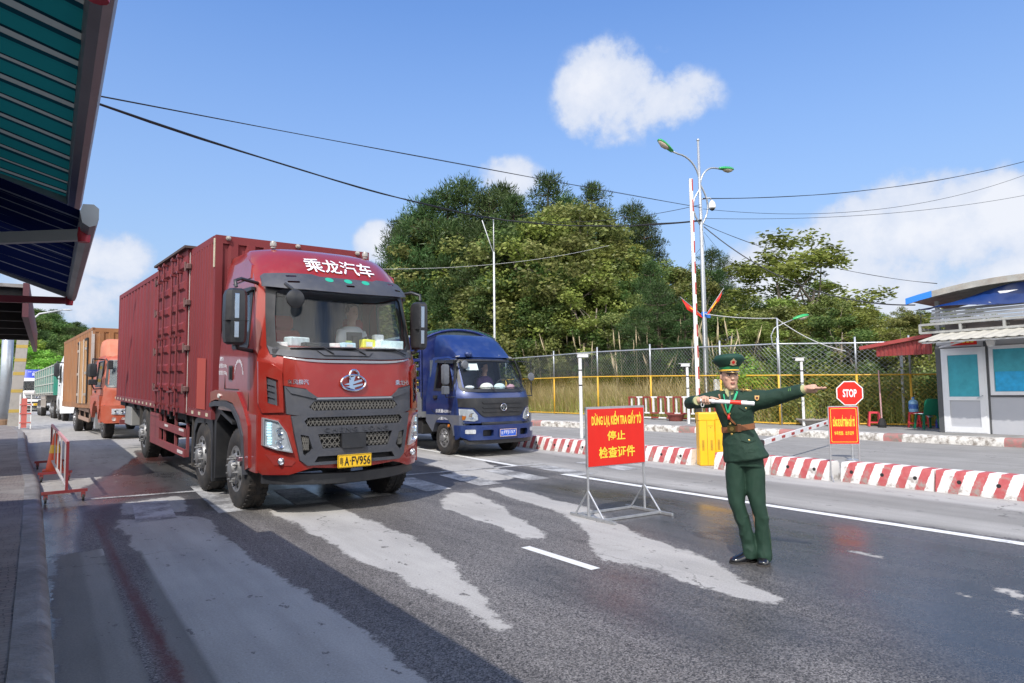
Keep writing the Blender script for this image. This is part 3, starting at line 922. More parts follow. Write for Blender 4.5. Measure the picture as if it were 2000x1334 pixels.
def hexmesh(mb, C, x0, z0, x1, z1, off, w=.006, cell=.095):
 """net of slanting bars on the cab front"""
 n = max(2, int((x1 - x0) / cell)); c = (x1 - x0) / n
 h = z1 - z0; rows = max(1, round(h / (cell * .95))); rh = h / rows
 for j in range(rows):
  for i in range(n):
   a = x0 + i * c; zb = z0 + j * rh
   for (p, q) in (((a, zb), (a + c / 2, zb + rh)), ((a + c / 2, zb + rh), (a + c, zb)), ((a, zb + rh), (a + c / 2, zb)), ((a + c / 2, zb), (a + c, zb + rh)), ((a, zb + rh * .5), (a + c, zb + rh * .5))):
    P = C.F(p[0], p[1], off); Q = C.F(q[0], q[1], off)
    mb.bar(P, Q, w, w * 1.6)
def mirror_housing(parent, name, pts, w, d, m=None, strip=True):
 """tall mirror housing between two heights; pts = centre (x,y), z0,z1"""
 (x, y), z0, z1 = pts
 mb = MB()
 rings = []
 for t, sc in ((0, .62), (.04, .9), (.12, 1), (.5, 1.04), (.88, 1), (.96, .88), (1, .6)):
  z = z0 + (z1 - z0) * t
  rings.append([(x + a * w * sc / 2, y + b * d * sc / 2, z) for a, b in ((-1, .9), (-1, -.3), (-.62, -.95), (.62, -.95), (1, -.3), (1, .9))])
 mb.loft(rings)
 if strip:
  mb.mat(1); h = z1 - z0
  mb.box(x - .045, y - d * .53, z0 + h * .12, x + .012, y - d * .40, z0 + h * .40, bev=.004)
  mb.box(x - .045, y - d * .53, z0 + h * .46, x + .012, y - d * .40, z0 + h * .90, bev=.004)
  mb.mat(2); mb.box(x - w * .52, y - d * .5, z0 + h * .42, x + w * .52, y + d * .3, z0 + h * .428)
 return mb.build(name, [m or black_pl, chrome, dark], parent, auto=30)
def simple_person(name, label, loc, rz, shirt, parent=None, scale=1.0, hair_c=None):
 """seated driver seen through the windscreen from the chest up"""
 t = empty(name, loc, rz, label, 'person')
 mb = MB()
 def ring(cx, cy, z, rx, ry, n=14, p=2.3):
  o = []
  for k in range(n):
   a = 2 * PI * k / n; c, s_ = math.cos(a), math.sin(a)
   o.append((cx + rx * abs(c) ** (2 / p) * (1 if c > 0 else -1), cy + ry * abs(s_) ** (2 / p) * (1 if s_ > 0 else -1), z))
  return o
 mb.loft([ring(0, 0, 0, .17, .12), ring(0, 0, .2, .17, .12), ring(0, -.01, .38, .185, .12), ring(0, -.01, .46, .18, .10), ring(0, 0, .52, .12, .08),
    ring(0, 0, .555, .058, .058), ring(0, -.005, .61, .055, .056), ring(0, -.02, .635, .05, .065), ring(0, -.02, .66, .062, .083), ring(0, -.015, .70, .07, .092), ring(0, -.01, .75, .074, .096), ring(0, -.005, .80, .074, .095), ring(0, 0, .84, .064, .08), ring(0, 0, .865, .03, .04)])
 mb.sphere((0, -.112, .715), (.012, .018, .02), 8, 6)
 for s_ in (-1, 1): mb.sphere((s_ * .077, 0, .72), (.012, .02, .03), 8, 6)
 for s_ in (-1, 1):
  mb.tube([(s_ * .18, 0, .44), (s_ * .235, -.05, .25), (s_ * .2, -.2, .12), (s_ * .14, -.36, .2)], [.055, .045, .038, .028], 10)
 body = mb.build('body', skin_m, t, smooth=True)
 mb = MB()
 mb.loft([ring(0, 0, -.01, .185, .135), ring(0, 0, .2, .185, .135), ring(0, -.01, .38, .2, .135), ring(0, -.01, .465, .195, .115), ring(0, 0, .525, .135, .095), ring(0, 0, .535, .10, .085)])
 for s_ in (-1, 1):
  mb.tube([(s_ * .165, 0, .46), (s_ * .225, -.03, .32), (s_ * .235, -.05, .24)], [.075, .066, .06], 12)
 mb.build('shirt', shirt, t, smooth=True)
 mb = MB()
 mb.loft([ring(0, .018, .745, .080, .088), ring(0, .012, .79, .082, .098), ring(0, .005, .845, .074, .088), ring(0, .005, .878, .04, .05)])
 mb.build('hair', hair_m, t, smooth=True)
 mb = MB()
 for s_ in (-1, 1): mb.sphere((s_ * .03, -.098, .752), (.011, .008, .006), 8, 5)
 mb.build('eyes', hair_m, t, smooth=True)
 t.scale = (scale,) * 3
 return t
# ------------------------------------------------------------ the red box truck
satin = mat('satin_chrome', (.34, .34, .36), .4, .85)
red_paint = mat('metallic_red_paint', (.30, .020, .011), .30, .25, coat=.8, var=.08, vs=2, dirt=.40, dc=(.22, .09, .065), ds=2.6)
box_red = mat('weathered_maroon_box', (.180, .026, .030), .62, spec=.3, var=.16, vs=1.1, dirt=.65, dc=(.14, .045, .045), ds=1.3, vsx=(1, 1, .3))
box_red_dk = mat('maroon_rail', (.20, .035, .04), .55, var=.2, vs=3, dirt=.5, dc=(.12, .07, .06), ds=3)
interior = mat('cab_interior', (.10, .12, .15), .9, var=.3, vs=3)
curtain = mat('blue_grey_curtain', (.09, .12, .17), .95, var=.25, vs=7, vsx=(8, 8, .3))
dash_red = mat('red_dash_cloth', (.40, .05, .04), .9, var=.3, vs=20)
windscreen = glass('windscreen_glass', (.92, .97, .98), .75, .02)
sideglass = glass('side_window_glass', (.62, .70, .70), 1.1)
yellow_plate = mat('yellow_plate', (.80, .48, .015), .45, var=.08, vs=20)
blue_plate = mat('blue_plate', (.015, .10, .55), .4, var=.1, vs=20)
black_ink = mat('black_lettering', (.012, .012, .012), .5)
white_ink = mat('white_lettering', (.72, .72, .74), .55, var=.1, vs=40)
yellow_ink = mat('yellow_lettering', (.82, .62, .06), .5)
def red_truck():
 t = empty('box_truck', (2.079, 9.586, .0), .052, 'large red truck with maroon corrugated cargo box heading the queue by the kerb', 'truck', rx=.026)
 C = Cab(1.1, [(.4, -1.2), (.6, -1.27), (1.3, -1.26), (1.95, -1.2), (2.05, -1.14), (2.85, -.92), (2.95, -.88), (3.1, -.75), (3.3, -.52), (3.42, -.34), (3.49, -.12), (3.52, .1)],
   [(.5, 1.1), (1.9, 1.11), (2.85, 1.05), (3.0, 1.045), (3.3, 1.0), (3.40, .97), (3.46, .93), (3.50, .80), (3.52, .6)])
 zs = [1.26, 1.4, 1.6, 1.8, 1.95, 2.07, 2.12, 2.4, 2.6, 2.84, 2.9, 2.97]
 C.shell('cab_body', zs, red_paint, t, win=(2.07, 2.84), sidewin=(-.42, .30, 2.12, 2.84), top=True)
 C.shell('roof_fairing', [2.96, 3.05, 3.15, 3.25, 3.33, 3.42, 3.46, 3.49, 3.52], red_paint, t, back=True)
 mb = MB();
 for s in (C.SL, C.SR):
  mb.poly([(-.3, 3.02), (.55, 3.02), (.62, 3.10), (.62, 3.3), (-.05, 3.3), (-.25, 3.2)], s, off=.015, thick=.03, step=.15)
 mb.each('fairing_flute', red_paint, t, auto=30)
 mb = MB()
 def mirr(P): return P + [(2.2 - x, z) for x, z in reversed(P)]
 outer = mirr([(.34, 1.27), (.02, 1.27), (.0, 1.0), (.0, .62), (.06, .56), (.28, .55), (.5, .56)])
 hole = mirr([(.27, 1.26), (.33, 1.0), (.38, .72), (.44, .67), (.52, .66)])
 rings_out = [(.0, 1.27), (.0, .62), (.06, .56), (.28, .55), (.55, .56), (1.1, .55)]
 left = [(.30, 1.265), (-.0, 1.265), (-.0, .60), (.05, .54), (.30, .545), (.46, .60), (.56, .625), (.86, .60), (1.34, .60), (1.64, .625), (1.74, .60), (1.90, .545), (2.15, .54), (2.2, .60), (2.2, 1.265), (1.90, 1.265),
   (1.86, 1.0), (1.80, .71), (1.70, .655), (.50, .655), (.40, .71), (.34, 1.0)]
 mb.poly(left, C.F, off=.02, thick=.06, step=.11)
 mb.build('bumper', red_paint, t, auto=30)
 for S, nm in ((C.SL, 'l'), (C.SR, 'r')):
  mb = MB(); mb.poly([(-.87, 1.265), (-.87, .56), (-.50, .56), (-.50, .95), (-.42, 1.265)], S, off=.012, thick=.05)
  mb.build('bumper_corner', red_paint, t, auto=30)
 mb = MB()
 g_out = mirr([(.31, 1.255), (.35, 1.0), (.40, .73), (.46, .67), (.54, .655)])
 g_out = [(.30, 1.255), (.345, 1.0), (.40, .72), (.48, .655), (1.72, .655), (1.80, .72), (1.855, 1.0), (1.90, 1.255)]
 holes = [[(.48, 1.235), (.44, 1.19), (.48, 1.125), (1.72, 1.125), (1.76, 1.19), (1.72, 1.235)],
    [(.60, 1.03), (.66, .85), (1.54, .85), (1.60, 1.03)],
    [(.40, 1.03), (.49, 1.01), (.54, .85), (.46, .77), (.43, .80)],
    [(1.80, 1.03), (1.71, 1.01), (1.66, .85), (1.74, .77), (1.77, .80)],
    [(.60, .76), (.56, .69), (1.64, .69), (1.60, .76)]]
 mb.poly(g_out, C.F, holes, off=.055, thick=.09, step=.11)
 mb.build('grille', grey_pl, t, auto=30)
 mb = MB(); mb.poly([(.31, 1.25), (.40, .70), (.5, .66), (1.7, .66), (1.8, .70), (1.89, 1.25)], C.F, off=-.03, thick=.02, step=.15)
 mb.build('grille_backing', dark, t)
 for (a, b, c, d) in ((.47, 1.13, 1.73, 1.232), (.62, .855, .88, 1.025), (1.22, .855, 1.56, 1.025), (.42, .84, .50, 1.01), (1.70, .84, 1.78, 1.01)):
  mb = MB(); hexmesh(mb, C, a, b, c, d, .03)
  mb.build('grille_mesh', mat('dusty_mesh', (.11, .105, .095), .7, dirt=.5, dc=(.2, .18, .14), ds=8), t)
 mb = MB(); mb.poly(rrect(.89, .845, 1.21, 1.025, .015), C.F, off=.085, thick=.06, step=.12); mb.build('radar_cover', black_pl, t, auto=30)
 mb = MB(); text(mb, 'CHENG LONG', C.F, .67, 1.055, 1.53, 1.105, .066, spacing=1.35, th=.015); mb.build('moulded_lettering', grey_pl, t)
 mb = MB(); mb.poly([(.24, 1.615), (.26, 1.28), (.45, 1.245), (1.75, 1.245), (1.94, 1.28), (1.96, 1.615), (1.72, 1.575), (1.62, 1.462), (.58, 1.462), (.48, 1.575)], C.F,
      [[(.56, 1.43), (.50, 1.36), (.56, 1.315), (1.64, 1.315), (1.70, 1.36), (1.64, 1.43)]], off=.03, thick=.05, step=.11)
 mb.poly([(.25, 1.60), (.5, 1.55), (.6, 1.475), (.55, 1.465), (.3, 1.53)], C.F, off=.05, thick=.03, step=.1)
 mb.poly([(1.95, 1.60), (1.70, 1.55), (1.60, 1.475), (1.65, 1.465), (1.90, 1.53)], C.F, off=.05, thick=.03, step=.1)
 mb.build('black_band', grey_pl, t, auto=30)
 mb = MB(); mb.poly([(.5, 1.43), (.5, 1.31), (1.7, 1.31), (1.7, 1.43)], C.F, off=.004, thick=.01, step=.2); mb.build('grille_backing', dark, t)
 mb = MB(); hexmesh(mb, C, .52, 1.318, 1.68, 1.428, .02); mb.build('grille_mesh', _M['dusty_mesh'], t)
 mb = MB(); mb.poly([(.58, 1.475), (.585, 1.452), (1.615, 1.452), (1.62, 1.475)], C.F, off=.045, thick=.03, step=.1); mb.build('chrome_strip', satin, t)
 top = [(x, 1.895 + .07 * ((x - 1.1) / .88) ** 4) for x in [.24 + 1.72 * i / 14 for i in range(15)]]
 hp = top + [(1.975, 1.625), (1.73, 1.585), (1.63, 1.48), (.57, 1.48), (.47, 1.585), (.225, 1.625)]
 mb = MB(); mb.poly(hp, C.F, off=.022, thick=.02, step=.11); mb.build('hood_panel', red_paint, t, auto=30)
 up = [(x, z + .010) for x, z in top] + [(x, z + .014 + .030 * (1 - abs((x - 1.1) / .9) ** 3)) for x, z in reversed(top)]
 mb = MB(); mb.poly(up, C.F, off=.034, thick=.015, step=.11); mb.build('chrome_strip', satin, t)
 ex, ez = 1.06, 1.655
 mb = MB()
 def tor(cx, cz, rx, rz, w, a0=0, a1=360, off=.05, n=36):
  P = []
  for i in range(n + 1):
   a = R(a0 + (a1 - a0) * i / n); P.append(C.F(cx + rx * math.cos(a), cz + rz * math.sin(a), off))
  mb.tube(P, w, 6)
 tor(ex, ez, .165, .098, .013)
 tor(ex + .012, ez + .085, .062, .078, .015, -20, 215)
 mb.poly([(ex - .13, ez - .02), (ex + .11, ez + .045), (ex + .12, ez + .022), (ex - .04, ez - .03)], C.F, off=.06, thick=.02)
 mb.poly([(ex - .11, ez - .05), (ex + .13, ez - .01), (ex + .12, ez - .03), (ex - .02, ez - .07)], C.F, off=.06, thick=.02)
 mb.poly([(ex - .055, ez + .06), (ex + .03, ez + .09), (ex - .01, ez - .02), (ex + .02, ez - .085), (ex - .05, ez - .07), (ex - .06, ez - .01)], C.F, off=.058, thick=.02)
 mb.build('emblem', chrome, t, auto=40)
 mb = MB(); text(mb, '东风柳汽', C.F, .27, 1.635, .50, 1.70, .03, .008); text(mb, '乘龙H5', C.F, 1.68, 1.62, 1.93, 1.69, .03, .008)
 mb.build('badge_lettering', chrome, t)
 for sgn in (0, 1):
  q = (lambda x: x) if not sgn else (lambda x: 2.2 - x)
  mb = MB(); mb.poly([(q(.075), 1.72), (q(.165), 1.68), (q(.175), 1.38), (q(.085), 1.42)], C.F, off=.012, thick=.02, step=.04)
  for k in range(4):
   z = 1.66 - k * .075
   mb.poly([(q(.075), z), (q(.14), z - .035), (q(.14), z - .045), (q(.075), z - .02)], C.F, off=.04, thick=.03)
  mb.build('corner_vent', grey_pl, t)
  mb = MB(); mb.poly([(q(.0), 1.92), (q(.10), 1.90), (q(.215), 1.80), (q(.225), 1.30), (q(.03), 1.29), (q(.0), 1.40)], C.F, [[(q(.068), 1.735), (q(.175), 1.69), (q(.185), 1.37), (q(.078), 1.41)]], off=.05, thick=.07, step=.05)
  mb.build('corner_deflector', red_paint, t, auto=30)
  lp = [(q(.035), 1.235), (q(.165), 1.20), (q(.25), 1.06), (q(.315), .815), (q(.15), .85), (q(.035), .90)]
  mb = MB(); mb.poly(lp, C.F, off=.040, thick=.04, step=.05); hl = mb.build('headlight', lampin, t)
  mb = MB()
  for (cx, cz, rr) in ((.19, 1.08, .048), (.20, .935, .062)):
   x = q(cx); y = C.f(x, cz) - .05
   mb.lathe([(rr, 0), (rr, -.02), (rr * .75, -.012), (rr * .4, .01), (.004, -.012)], (x, y, cz), 'y', 18)
  mb.mat(1)
  for k in range(8):
   z = .925 + k * .034
   x = q(.092 + .006 * (k < 3)); mb.poly(rrect(x - .018, z - .012, x + .018, z + .012, .005, 2), C.F, off=.056, thick=.014)
  mb.build('lamp_units', [chrome, led], hl, auto=30)
  mb = MB(); mb.poly(lp, C.F, off=.075, thick=.0, step=.05); mb.build('lens', lens, hl, smooth=True)
  mb = MB(); mb.poly(lp, C.F, [[(a * .92 + q(.15) * .08, b * .92 + 1.03 * .08) for a, b in lp]], off=.077, thick=.05, step=.05); mb.build('bezel', mat('lamp_bezel', (.5, .5, .52), .3, .6), hl)
  mb = MB(); mb.poly([(q(.07), .79), (q(.19), .775), (q(.36), .705), (q(.32), .655), (q(.15), .66)], C.F, off=.026, thick=.02, step=.06); mb.build('fog_recess', mat('recess_red', (.22, .02, .015), .5), t)
  mb = MB(); x = q(.205); mb.lathe([(.042, 0), (.042, -.03), (.034, -.034), (.026, -.02), (.004, -.03)], (x, C.f(x, .71) - .03, .712), 'y', 16); mb.build('fog_lamp', chrome, t, auto=30)
  S = C.SL if not sgn else C.SR
  arch = []
  for i in range(15):
   a = R(12 + 150 * i / 14); arch.append((0.02 - .66 * math.cos(a), .56 + .72 * math.sin(a)))
  arch = [(-.60, .70)] + [(max(-.62, y_), z_) for y_, z_ in arch]
  outer = [(-.52, 1.27), (-.30, 1.40), (-.12, 1.53), (.95, 1.53), (1.28, 1.50), (1.30, 1.30), (.70, 1.02)]
  band = [(-.64, .60), (-.60, 1.12), (-.40, 1.33), (-.10, 1.53), (1.0, 1.54), (1.27, 1.50), (1.28, 1.36), (1.0, 1.40), (.45, 1.41), (.1, 1.38), (-.22, 1.22), (-.42, 1.0), (-.50, .56)]
  mb = MB(); mb.poly(band, S, off=.035, thick=.25, step=.2); mb.build('fender', red_paint, t, auto=30)
  lip = [(-.50, .50), (-.42, .98), (-.22, 1.20), (.1, 1.36), (.45, 1.39), (1.0, 1.38), (1.28, 1.34), (1.28, 1.28), (1.0, 1.31), (.45, 1.32), (.12, 1.29), (-.17, 1.14), (-.36, .94), (-.44, .50)]
  mb = MB(); mb.poly(lip, S, off=.05, thick=.28, step=.2); mb.build('fender_trim', grey_pl, t, auto=30)
  mb = MB(); mb.poly([(.30, 1.12), (.98, 1.28), (1.28, 1.28), (1.28, 1.2), (1.22, .26), (1.16, .26), (1.12, 1.08), (.9, 1.2), (.3, 1.08)], S, off=-.02, thick=.30, step=.2); mb.build('mudguard', black_pl, t)
  mb = MB(); mb.poly(circ(.75, 1.46, .055, 10, .03), S, off=.055, thick=.03); mb.build('marker_lamp', mat('clear_marker', (.7, .68, .62), .3), t)
  mb = MB(); mb.poly(rrect(.24, 1.68, .40, 1.88, .02), S, off=.012, thick=.02); mb.poly(rrect(.27, 1.70, .31, 1.86, .01), S, off=.03, thick=.02); mb.build('door_handle', black_pl, t)
  mb = MB(); mb.poly(rrect(-.46, .66, -.36, .72, .01), S, off=.10, thick=.10); mb.build('step', chrome, t)
  mb = MB()
  seam = [(-.50, 1.30), (-.50, 2.86), (.42, 2.86), (.62, 2.70), (.62, 1.56), (-.05, 1.56)]
  for a, b in zip(seam, seam[1:]):
   mb.bar(S(a[0], a[1], .004), S(b[0], b[1], .004), .012, .012)
  mb.build('door_seam', dark, t)
  wf = rrect(-.44, 2.10, .33, 2.86, .05)
  wh = [(-.40, 2.14), (.29, 2.14), (.29, 2.80), (.25, 2.82), (-.30, 2.82), (-.40, 2.5)]
  mb = MB(); mb.poly(wf, S, [wh], off=.012, thick=.03, step=.2); f_ = mb.build('side_window', black_pl, t, auto=30)
  mb = MB(); mb.poly(rrect(-.40, 2.13, .30, 2.83, .02), S, off=-.012, thick=.0); mb.build('pane', sideglass, f_)
  mb = MB(); mb.poly([(-.5, 2.84), (-.5, 2.88), (.38, 2.9), (.40, 2.86), (-.3, 2.83)], S, off=.05, thick=.05); mb.build('rain_visor', black_pl, t)
 so = [(.10, 2.10), (.13, 2.04), (.3, 2.02), (1.9, 2.02), (2.07, 2.04), (2.10, 2.10), (2.085, 2.5), (2.06, 2.88), (.14, 2.88), (.115, 2.5)]
 sh = [(.19, 2.17), (.24, 2.12), (.34, 2.095), (1.86, 2.095), (1.96, 2.12), (2.01, 2.17), (2.0, 2.5), (1.97, 2.80), (1.90, 2.84), (.30, 2.84), (.23, 2.80), (.20, 2.5)]
 mb = MB(); mb.poly(so, C.F, [sh], off=.014, thick=.03, step=.09); mb.build('windscreen_seal', black_pl, t, auto=30)
 mb = MB(); mb.poly([(.15, 2.07), (2.05, 2.07), (2.0, 2.86), (.2, 2.86)], C.F, off=-.008, thick=.0, step=(.09, .2)); mb.build('windscreen', windscreen, t, smooth=True)
 cw = [(x, 1.955 + .05 * ((x - 1.1) / .95) ** 4) for x in [.12 + 1.96 * i / 14 for i in range(15)]]
 mb = MB(); mb.poly(cw + [(2.10, 2.12), (2.02, 2.075), (1.8, 2.06), (.4, 2.06), (.18, 2.075), (.10, 2.12)], C.F, off=.03, thick=.05, step=.09)
 mb.poly([(.62, 2.06), (.7, 2.0), (1.30, 2.0), (1.36, 2.05)], C.F, off=.05, thick=.03, step=.1)
 mb.build('cowl', grey_pl, t, auto=30)
 for (a, b, p) in (((.75, 2.095), (1.18, 2.10), (1.25, 2.02)), ((1.28, 2.09), (1.84, 2.10), (1.90, 2.03)), ((.32, 2.085), (.78, 2.10), (.82, 2.02))):
  mb = MB(); n = 6
  mb.tube([C.F(a[0] + (b[0] - a[0]) * i / n, a[1] + (b[1] - a[1]) * i / n, .03) for i in range(n + 1)], .010, 6)
  mb.tube([C.F(p[0], p[1], .06), C.F((a[0] + b[0]) / 2 + .15, b[1] + .0, .06), C.F((a[0] + b[0]) / 2, (a[1] + b[1]) / 2, .045)], .011, 6)
  mb.build('wiper', black_pl, t)
 vt = [(.10, 3.03), (.14, 3.06), (.66, 3.06), (.75, 3.035), (1.5, 3.035), (1.58, 3.06), (2.06, 3.06), (2.10, 3.03)]
 vb = [(2.12, 2.90), (1.9, 2.865), (1.5, 2.85), (1.1, 2.845), (.7, 2.85), (.3, 2.865), (.08, 2.90)]
 def VF(u, v, d):
  x, y, z = C.F(u, v, d); k = max(0, (3.06 - v) / .2)
  return (x, y - .06 - .12 * k, z - .03 * k)
 slots = [rrect(.34, 3.01, .46, 3.03, .008, 2), rrect(1.74, 3.01, 1.86, 3.03, .008, 2), rrect(.33, 2.935, .47, 2.957, .009, 2), rrect(1.06, 2.925, 1.18, 2.947, .009, 2), rrect(1.82, 2.935, 1.94, 2.957, .009, 2)]
 mb = MB(); mb.poly(vt + vb, VF, slots, off=.0, thick=.025, step=.09); sv = mb.build('sun_visor', grey_pl, t, auto=40)
 gr = mat('green_disc', (.02, .33, .22), .5)
 mb = MB()
 for x in (.86, 1.12, 1.37): mb.poly(circ(x, 3.0, .055, 16, .028), VF, off=.004, thick=.003)
 mb.build('green_dots', gr, sv)
 mb = MB(); FB = lambda u, v, d: (u, max(C.f(u, v), C.f(u, v + .03), C.f(u, v - .03)) - .03 * 0 - d, v)
 text(mb, '乘龙汽车', C.F, .64, 3.11, 1.62, 3.325, .02, .010, step=.06); mb.build('roof_lettering', white_ink, t)
 for (x, y) in ((.42, -.02), (1.78, -.02)):
  mb = MB(); mb.lathe([(.035, 0), (.035, .02), (.045, .03), (.045, .07), (.03, .1), (.002, .105)], (x, y, 3.49), 'z', 12); mb.build('roof_beacon', mat('smoky_lens', (.3, .29, .27), .3), t, auto=30)
 for s, x in ((-1, -.27), (1, 2.27)):
  m_ = mirror_housing(t, 'mirror', ((x, -.82), 2.12, 2.80), .25 if s < 0 else .2, .22)
  mb = MB(); xi = .08 if s < 0 else 2.12
  mb.tube([(x, -.82, 2.82), (x + .01 * s, -.80, 2.90), (x - .08 * s, -.72, 2.94), (xi, -.50, 2.93)], .022, 8)
  mb.tube([(x, -.80, 2.18), (x - .05 * s, -.76, 2.08), (xi, -.56, 2.04)], .026, 8)
  mb.each('mirror_arm', black_pl, m_, auto=60)
 mb = MB(); P = Vector(C.F(.37, 2.70, .20))
 mb.lathe([(.002, -.045), (.07, -.04), (.11, -.02), (.118, .0), (.11, .02), (.002, .025)], P, 'y', 24); rm_ = mb.build('kerb_mirror', black_pl, t, auto=30)
 mb = MB(); mb.tube([P + Vector((0, 0, .02)), P + Vector((-.03, .02, .12)), (.30, C.f(.3, 2.86) - .12, 2.9)], .02, 8); mb.build('mirror_arm', black_pl, rm_)
 mb = MB()
 FL = lambda u, v, d: (C.cx - C.hw(v) - d, -u, v)
 text(mb, '限乘2人', FL, -.90, 1.955, -.70, 2.015, .005, .02); text(mb, '总质量25550kg', FL, -.93, 1.845, -.52, 1.915, .005, .01); text(mb, '载质量15700kg', FL, -.93, 1.745, -.50, 1.815, .005, .01)
 for i, ch in enumerate('广州市货物运输有限公司'):
  a = R(165 - 150 * i / 10); cx, cz = .06 + .20 * math.cos(a), 1.72 + .22 * math.sin(a)
  text(mb, ch, FL, cx - .024, cz - .024, cx + .024, cz + .024, .005, .02, step=None)
 mb.build('door_lettering', white_ink, t)
 mb = MB(); mb.poly(rrect(.83, .605, 1.28, .765, .01), C.F, off=.10, thick=.012, step=.1); pl = mb.build('number_plate', yellow_plate, t)
 mb = MB(); text(mb, '粤', C.F, .852, .635, .90, .735, .104); text(mb, 'A', C.F, .915, .63, .975, .74, .104, .02); text(mb, '·', C.F, .985, .68, 1.0, .695, .104)
 text(mb, 'FV956', C.F, 1.01, .63, 1.262, .74, .104, .015)
 for a, b, c, d in ((.835, .61, 1.275, .614), (.835, .756, 1.275, .760), (.835, .61, .839, .76), (1.271, .61, 1.275, .76)):
  mb.poly([(a, b), (c, b), (c, d), (a, d)], C.F, off=.1035, thick=0, step=.1)
 mb.build('plate_lettering', black_ink, pl)
 mb = MB()
 lp = []
 for i in range(13):
  u = -1 + 2 * i / 12; lp.append(((1.1 + u * 1.03), interp(C.prof, .6) + .05 + .36 * abs(u) ** 3))
 r1 = [[(x, y + dy, z + (.03 * abs(i - 6) / 6)) for dy, z in ((0, .53), (-.015, .52), (-.015, .40), (0, .39), (.05, .40), (.05, .53))] for i, (x, y) in enumerate(lp)]
 mb.loft(r1); mb.build('rubber_lip', black_pl, t, auto=40)
 mb = MB()
 mb.box(.08, .78, 1.4, 2.12, .82, 2.93); mb.box(.08, -.9, 1.38, 2.12, .8, 1.42)
 mb.build('cabin_lining', interior, t)
 mb = MB(); n = 40
 mb.loft([[(.12 + 1.7 * i / n, .30 + .025 * math.sin(i * 1.7), z) for i in range(n + 1)] for z in (1.5, 2.88)], closed=False)
 mb.build('curtain', curtain, t, smooth=True)
 mb = MB(); mb.box(.14, -.98, 1.7, 2.06, -.45, 2.10, bev=.03); mb.build('dashboard', mat('dash', (.05, .05, .055), .8), t)
 mb = MB(); mb.box(.2, -.92, 2.102, 2.0, -.5, 2.112); mb.build('dash_cloth', dash_red, t)
 for x in (.6, 1.65):
  mb = MB(); mb.box(x - .25, .02, 1.5, x + .25, .2, 2.38, bev=.05); mb.box(x - .15, .04, 2.38, x + .15, .16, 2.58, bev=.04); mb.build('seat', mat('red_seat', (.30, .04, .04), .9), t)
 mb = MB()
 P = [Vector((1.68 + .2 * math.cos(a), -.42 - .06 * math.sin(a), 2.12 + .2 * math.sin(a) * .9)) for a in [2 * PI * i / 20 for i in range(21)]]
 mb.tube(P, .015, 6); mb.build('steering_wheel', dark, t)
 mb = MB(); mb.box(.2, -.7, 2.845, 2.0, .1, 2.86); mb.build('headliner', interior, t)
 bm_ = empty_part = None
 x0, x1, y0, y1, z0, z1 = -.03, 2.42, 1.208, 11.05, 1.10, 3.83
 yd0, yd1 = 2.80, 5.35
 b = MB()
 b.box(x0, y0, z0, x0 + .10, y0 + .12, z1); b.box(x1 - .10, y0, z0, x1, y0 + .12, z1)
 b.box(x0, y1 - .12, z0, x0 + .10, y1, z1); b.box(x1 - .10, y1 - .12, z0, x1, y1, z1)
 b.box(x0 - .006, y0 + .12, z1 - .10, x0 + .08, y1 - .12, z1 - .001); b.box(x1 - .08, y0 + .12, z1 - .10, x1 + .006, y1 - .12, z1 - .001)
 b.box(x0 + .1, y0 - .004, z1 - .12, x1 - .1, y0 + .10, z1 - .001); b.box(x0 + .1, y0 - .004, z0, x1 - .1, y0 + .10, z0 + .14)
 b.box(x0 + .08, y0 + .1, z1 - .05, x1 - .08, y1 - .1, z1 - .03)
 b.box(x0 + .1, y1 - .06, z0, x1 - .1, y1 - .01, z1 - .1)
 cbx = b.build('cargo_box', box_red, t)
 b = MB(); b.box(x0 - .012, y0 - .006, z0 - .0, x0 + .10, y1 + .004, z0 + .13); b.box(x1 - .10, y0 - .006, z0, x1 + .012, y1 + .004, z0 + .13); b.build('bottom_rail', box_red_dk, cbx)
 F1 = lambda u, z, d: (x0 + .02 - d, u + y0 + .12, z)
 corrugated('side_wall', yd0 - y0 - .12, z0 + .12, z1 - .09, box_red, cbx, F1, .155, -.035)
 F2 = lambda u, z, d: (x0 + .02 - d, u + yd1, z)
 corrugated('side_wall', y1 - .12 - yd1, z0 + .12, z1 - .09, box_red, cbx, F2, .42, -.022)
 F3 = lambda u, z, d: (x1 - .02 + d, u + y0 + .12, z)
 corrugated('side_wall', y1 - y0 - .24, z0 + .12, z1 - .09, box_red, cbx, F3, .31, -.035)
 F4 = lambda u, z, d: (u + x0 + .10, y0 + .03 - d, z)
 corrugated('front_wall', x1 - x0 - .2, z0 + .14, z1 - .11, box_red, cbx, F4, .25, -.05)
 mb = MB(); mb.poly([(1.55, 1.23), (2.1, 1.23), (2.1, 2.02), (1.55, 2.0)], MX(x0 - .018), off=.002, thick=.0)
 mb.build('repaint_patch', mat('bright_repaint', (.40, .045, .02), .45), cbx)
 mb = MB(); mb.box(x0 - .05, yd0, z0 + .02, x0 + .02, (yd0 + yd1) / 2 - .008, z1 + .02); mb.box(x0 - .05, (yd0 + yd1) / 2 + .008, z0 + .02, x0 + .02, yd1, z1 + .02)
 sd = mb.build('side_door', box_red, cbx)
 mb = MB()
 for (ya, yb) in ((yd0 + .10, (yd0 + yd1) / 2 - .08), ((yd0 + yd1) / 2 + .08, yd1 - .1)):
  for k in range(7):
   z = z0 + .34 + k * .345
   for (a, b2) in ((ya, ya + (yb - ya) * .42), (ya + (yb - ya) * .55, yb)):
    mb.loft([[(x0 - .05, a, z), (x0 - .05, b2, z), (x0 - .05, b2, z + .17), (x0 - .05, a, z + .17)], [(x0 - .085, a + .03, z + .04), (x0 - .085, b2 - .03, z + .04), (x0 - .085, b2 - .03, z + .13), (x0 - .085, a + .03, z + .13)]])
